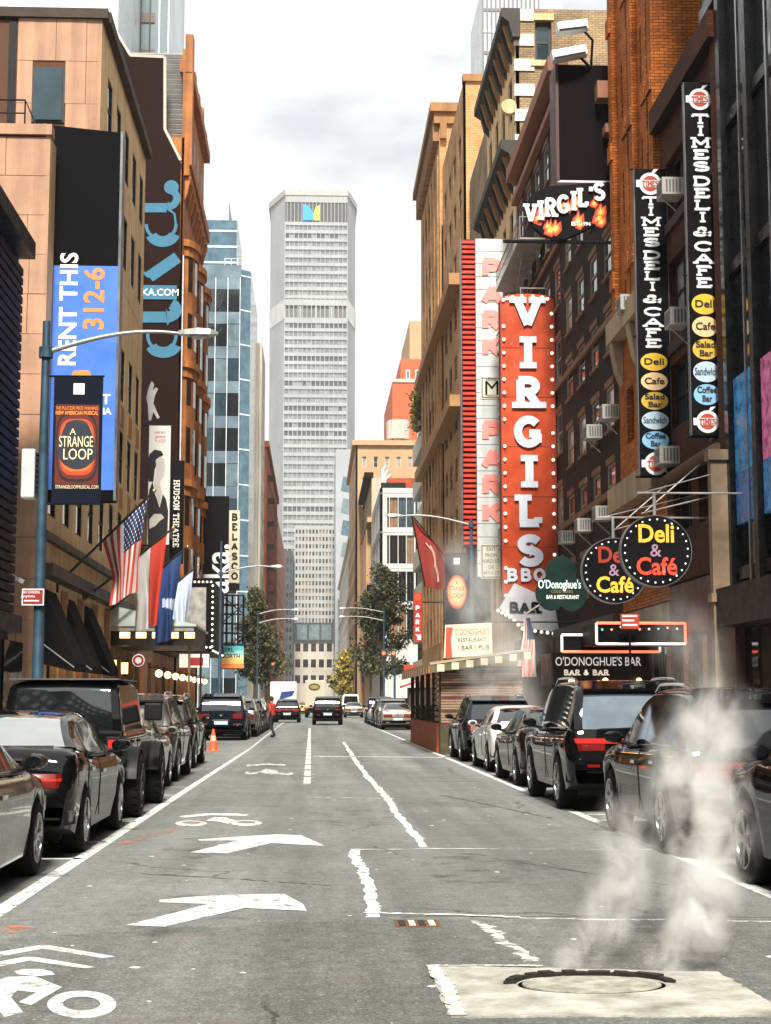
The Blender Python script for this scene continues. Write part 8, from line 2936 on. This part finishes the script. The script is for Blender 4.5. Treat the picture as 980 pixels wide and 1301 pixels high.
# ================================================================== STEAM
def steam(name, lab, path, radii, dens, seed, nscale, step=None, wisps=True):
    """closed plume along a path, its density broken up by noise and thinning outwards and upwards"""
    r_ = random.Random(seed)
    mb = MB()
    mb.tube(path, radii, 20)
    lo = [min(p_[i] - rr_ for p_, rr_ in zip(path, radii)) for i in range(3)]
    hi = [max(p_[i] + rr_ for p_, rr_ in zip(path, radii)) for i in range(3)]
    m = bpy.data.materials.new(name)
    m.use_nodes = True
    t = m.node_tree
    t.nodes.clear()
    out_ = t.nodes.new('ShaderNodeOutputMaterial')
    pv = t.nodes.new('ShaderNodeVolumePrincipled')
    pv.inputs['Color'].default_value = (.96, .97, .96, 1)
    pv.inputs['Anisotropy'].default_value = -.1
    t.links.new(pv.outputs[0], out_.inputs['Volume'])
    g = t.nodes.new('ShaderNodeNewGeometry').outputs['Position']
    n1 = t.nodes.new('ShaderNodeTexNoise')
    n1.inputs['Scale'].default_value = nscale
    n1.inputs['Detail'].default_value = 5
    n1.inputs['Roughness'].default_value = .6
    n1.inputs['Distortion'].default_value = .7
    mp_ = t.nodes.new('ShaderNodeMapping')
    mp_.inputs['Scale'].default_value = (1.2, 1.2, .85)
    mp_.inputs['Location'].default_value = (seed * 3.1, 0, 0)
    t.links.new(g, mp_.inputs[0])
    t.links.new(mp_.outputs[0], n1.inputs['Vector'])
    # distance from the plume's axis: sum of soft blobs along the path
    total = None
    N_ = 7
    cum = [0]
    for a_, b_ in zip(path[:-1], path[1:]):
        cum.append(cum[-1] + (Vector(b_) - Vector(a_)).length)
    for k in range(N_):
        d_ = cum[-1] * (k + .35) / N_
        i = max(j for j in range(len(cum) - 1) if cum[j] <= d_)
        f = (d_ - cum[i]) / (cum[i + 1] - cum[i])
        c = Vector(path[i]).lerp(Vector(path[i + 1]), f)
        rad = (radii[i] + (radii[i + 1] - radii[i]) * f) * 1.12
        vm = t.nodes.new('ShaderNodeVectorMath')
        vm.operation = 'DISTANCE'
        vm.inputs[1].default_value = c
        t.links.new(g, vm.inputs[0])
        mr = t.nodes.new('ShaderNodeMapRange')
        mr.interpolation_type = 'SMOOTHSTEP'
        mr.inputs[1].default_value, mr.inputs[2].default_value = 0, rad
        w_ = 1.25 - .8 * (k / N_)
        mr.inputs[3].default_value, mr.inputs[4].default_value = w_, 0
        t.links.new(vm.outputs['Value'], mr.inputs[0])
        if total is None:
            total = mr.outputs[0]
        else:
            mx = t.nodes.new('ShaderNodeMath')
            mx.operation = 'MAXIMUM'
            t.links.new(total, mx.inputs[0])
            t.links.new(mr.outputs[0], mx.inputs[1])
            total = mx.outputs[0]
    rg = t.nodes.new('ShaderNodeMapRange')
    rg.inputs[1].default_value, rg.inputs[2].default_value = .42, .73
    t.links.new(n1.outputs[0], rg.inputs[0])
    ml = t.nodes.new('ShaderNodeMath')
    ml.operation = 'MULTIPLY'
    t.links.new(rg.outputs[0], ml.inputs[0])
    t.links.new(total, ml.inputs[1])
    m2 = t.nodes.new('ShaderNodeMath')
    m2.operation = 'MULTIPLY'
    m2.inputs[1].default_value = dens
    t.links.new(ml.outputs[0], m2.inputs[0])
    t.links.new(m2.outputs[0], pv.inputs['Density'])
    o = mb.build(name, m, None, smooth=60)
    tag(o, lab, 'steam', kind='stuff')
    return o


def up(px, py, Y):
    x, z = aty(px, py, Y)
    return (x, Y, z)


yb = mc[1]
steam('steam_plume', 'white steam billowing from the manhole past the black crossover', [(mc[0] + .42, yb + .25, .02), up(880, 1180, yb + .5), up(905, 1085, yb + .9), up(880, 985, yb + 1.3), up(915, 890, yb + 1.8)], [.12, .24, .33, .38, .34], 14.0, 1, 3.6)
steam('steam_wisp', 'thinner steam wisp rising from the back edge of the manhole', [(mc[0] - .1, yb + .42, .02), up(765, 1180, yb + .6), up(795, 1110, yb + .8), up(800, 1030, yb + 1.2)], [.12, .19, .24, .24], 9.5, 2, 4.4)
steam('pub_steam', 'pale drifting steam in front of the pub and dining shed', [up(640, 905, 44), up(640, 840, 44), up(610, 770, 45), up(575, 700, 48)], [1.3, 1.5, 1.4, .9], .85, 3, 1.0)
steam('deli_steam', 'thin drifting steam in front of the deli building', [up(900, 900, 34), up(885, 830, 34), up(850, 780, 36)], [.9, 1.0, .8], .55, 4, 1.3)

# ================================================================== HAZE
HZ = MB().box(-420, 420, -70, 1500, -1.1, 262)
hm = bpy.data.materials.new('haze')
hm.use_nodes = True
hm.node_tree.nodes.clear()
ho = hm.node_tree.nodes.new('ShaderNodeOutputMaterial')
hv = hm.node_tree.nodes.new('ShaderNodeVolumePrincipled')
hv.inputs['Color'].default_value = (.93, .96, 1, 1)
hv.inputs['Density'].default_value = .00016
hv.inputs['Anisotropy'].default_value = .3
hm.node_tree.links.new(hv.outputs[0], ho.inputs['Volume'])
USE_HAZE = True
if USE_HAZE:
    o = HZ.build('haze', hm)
    tag(o, 'pale summer haze hanging over the whole street', 'haze', kind='stuff')
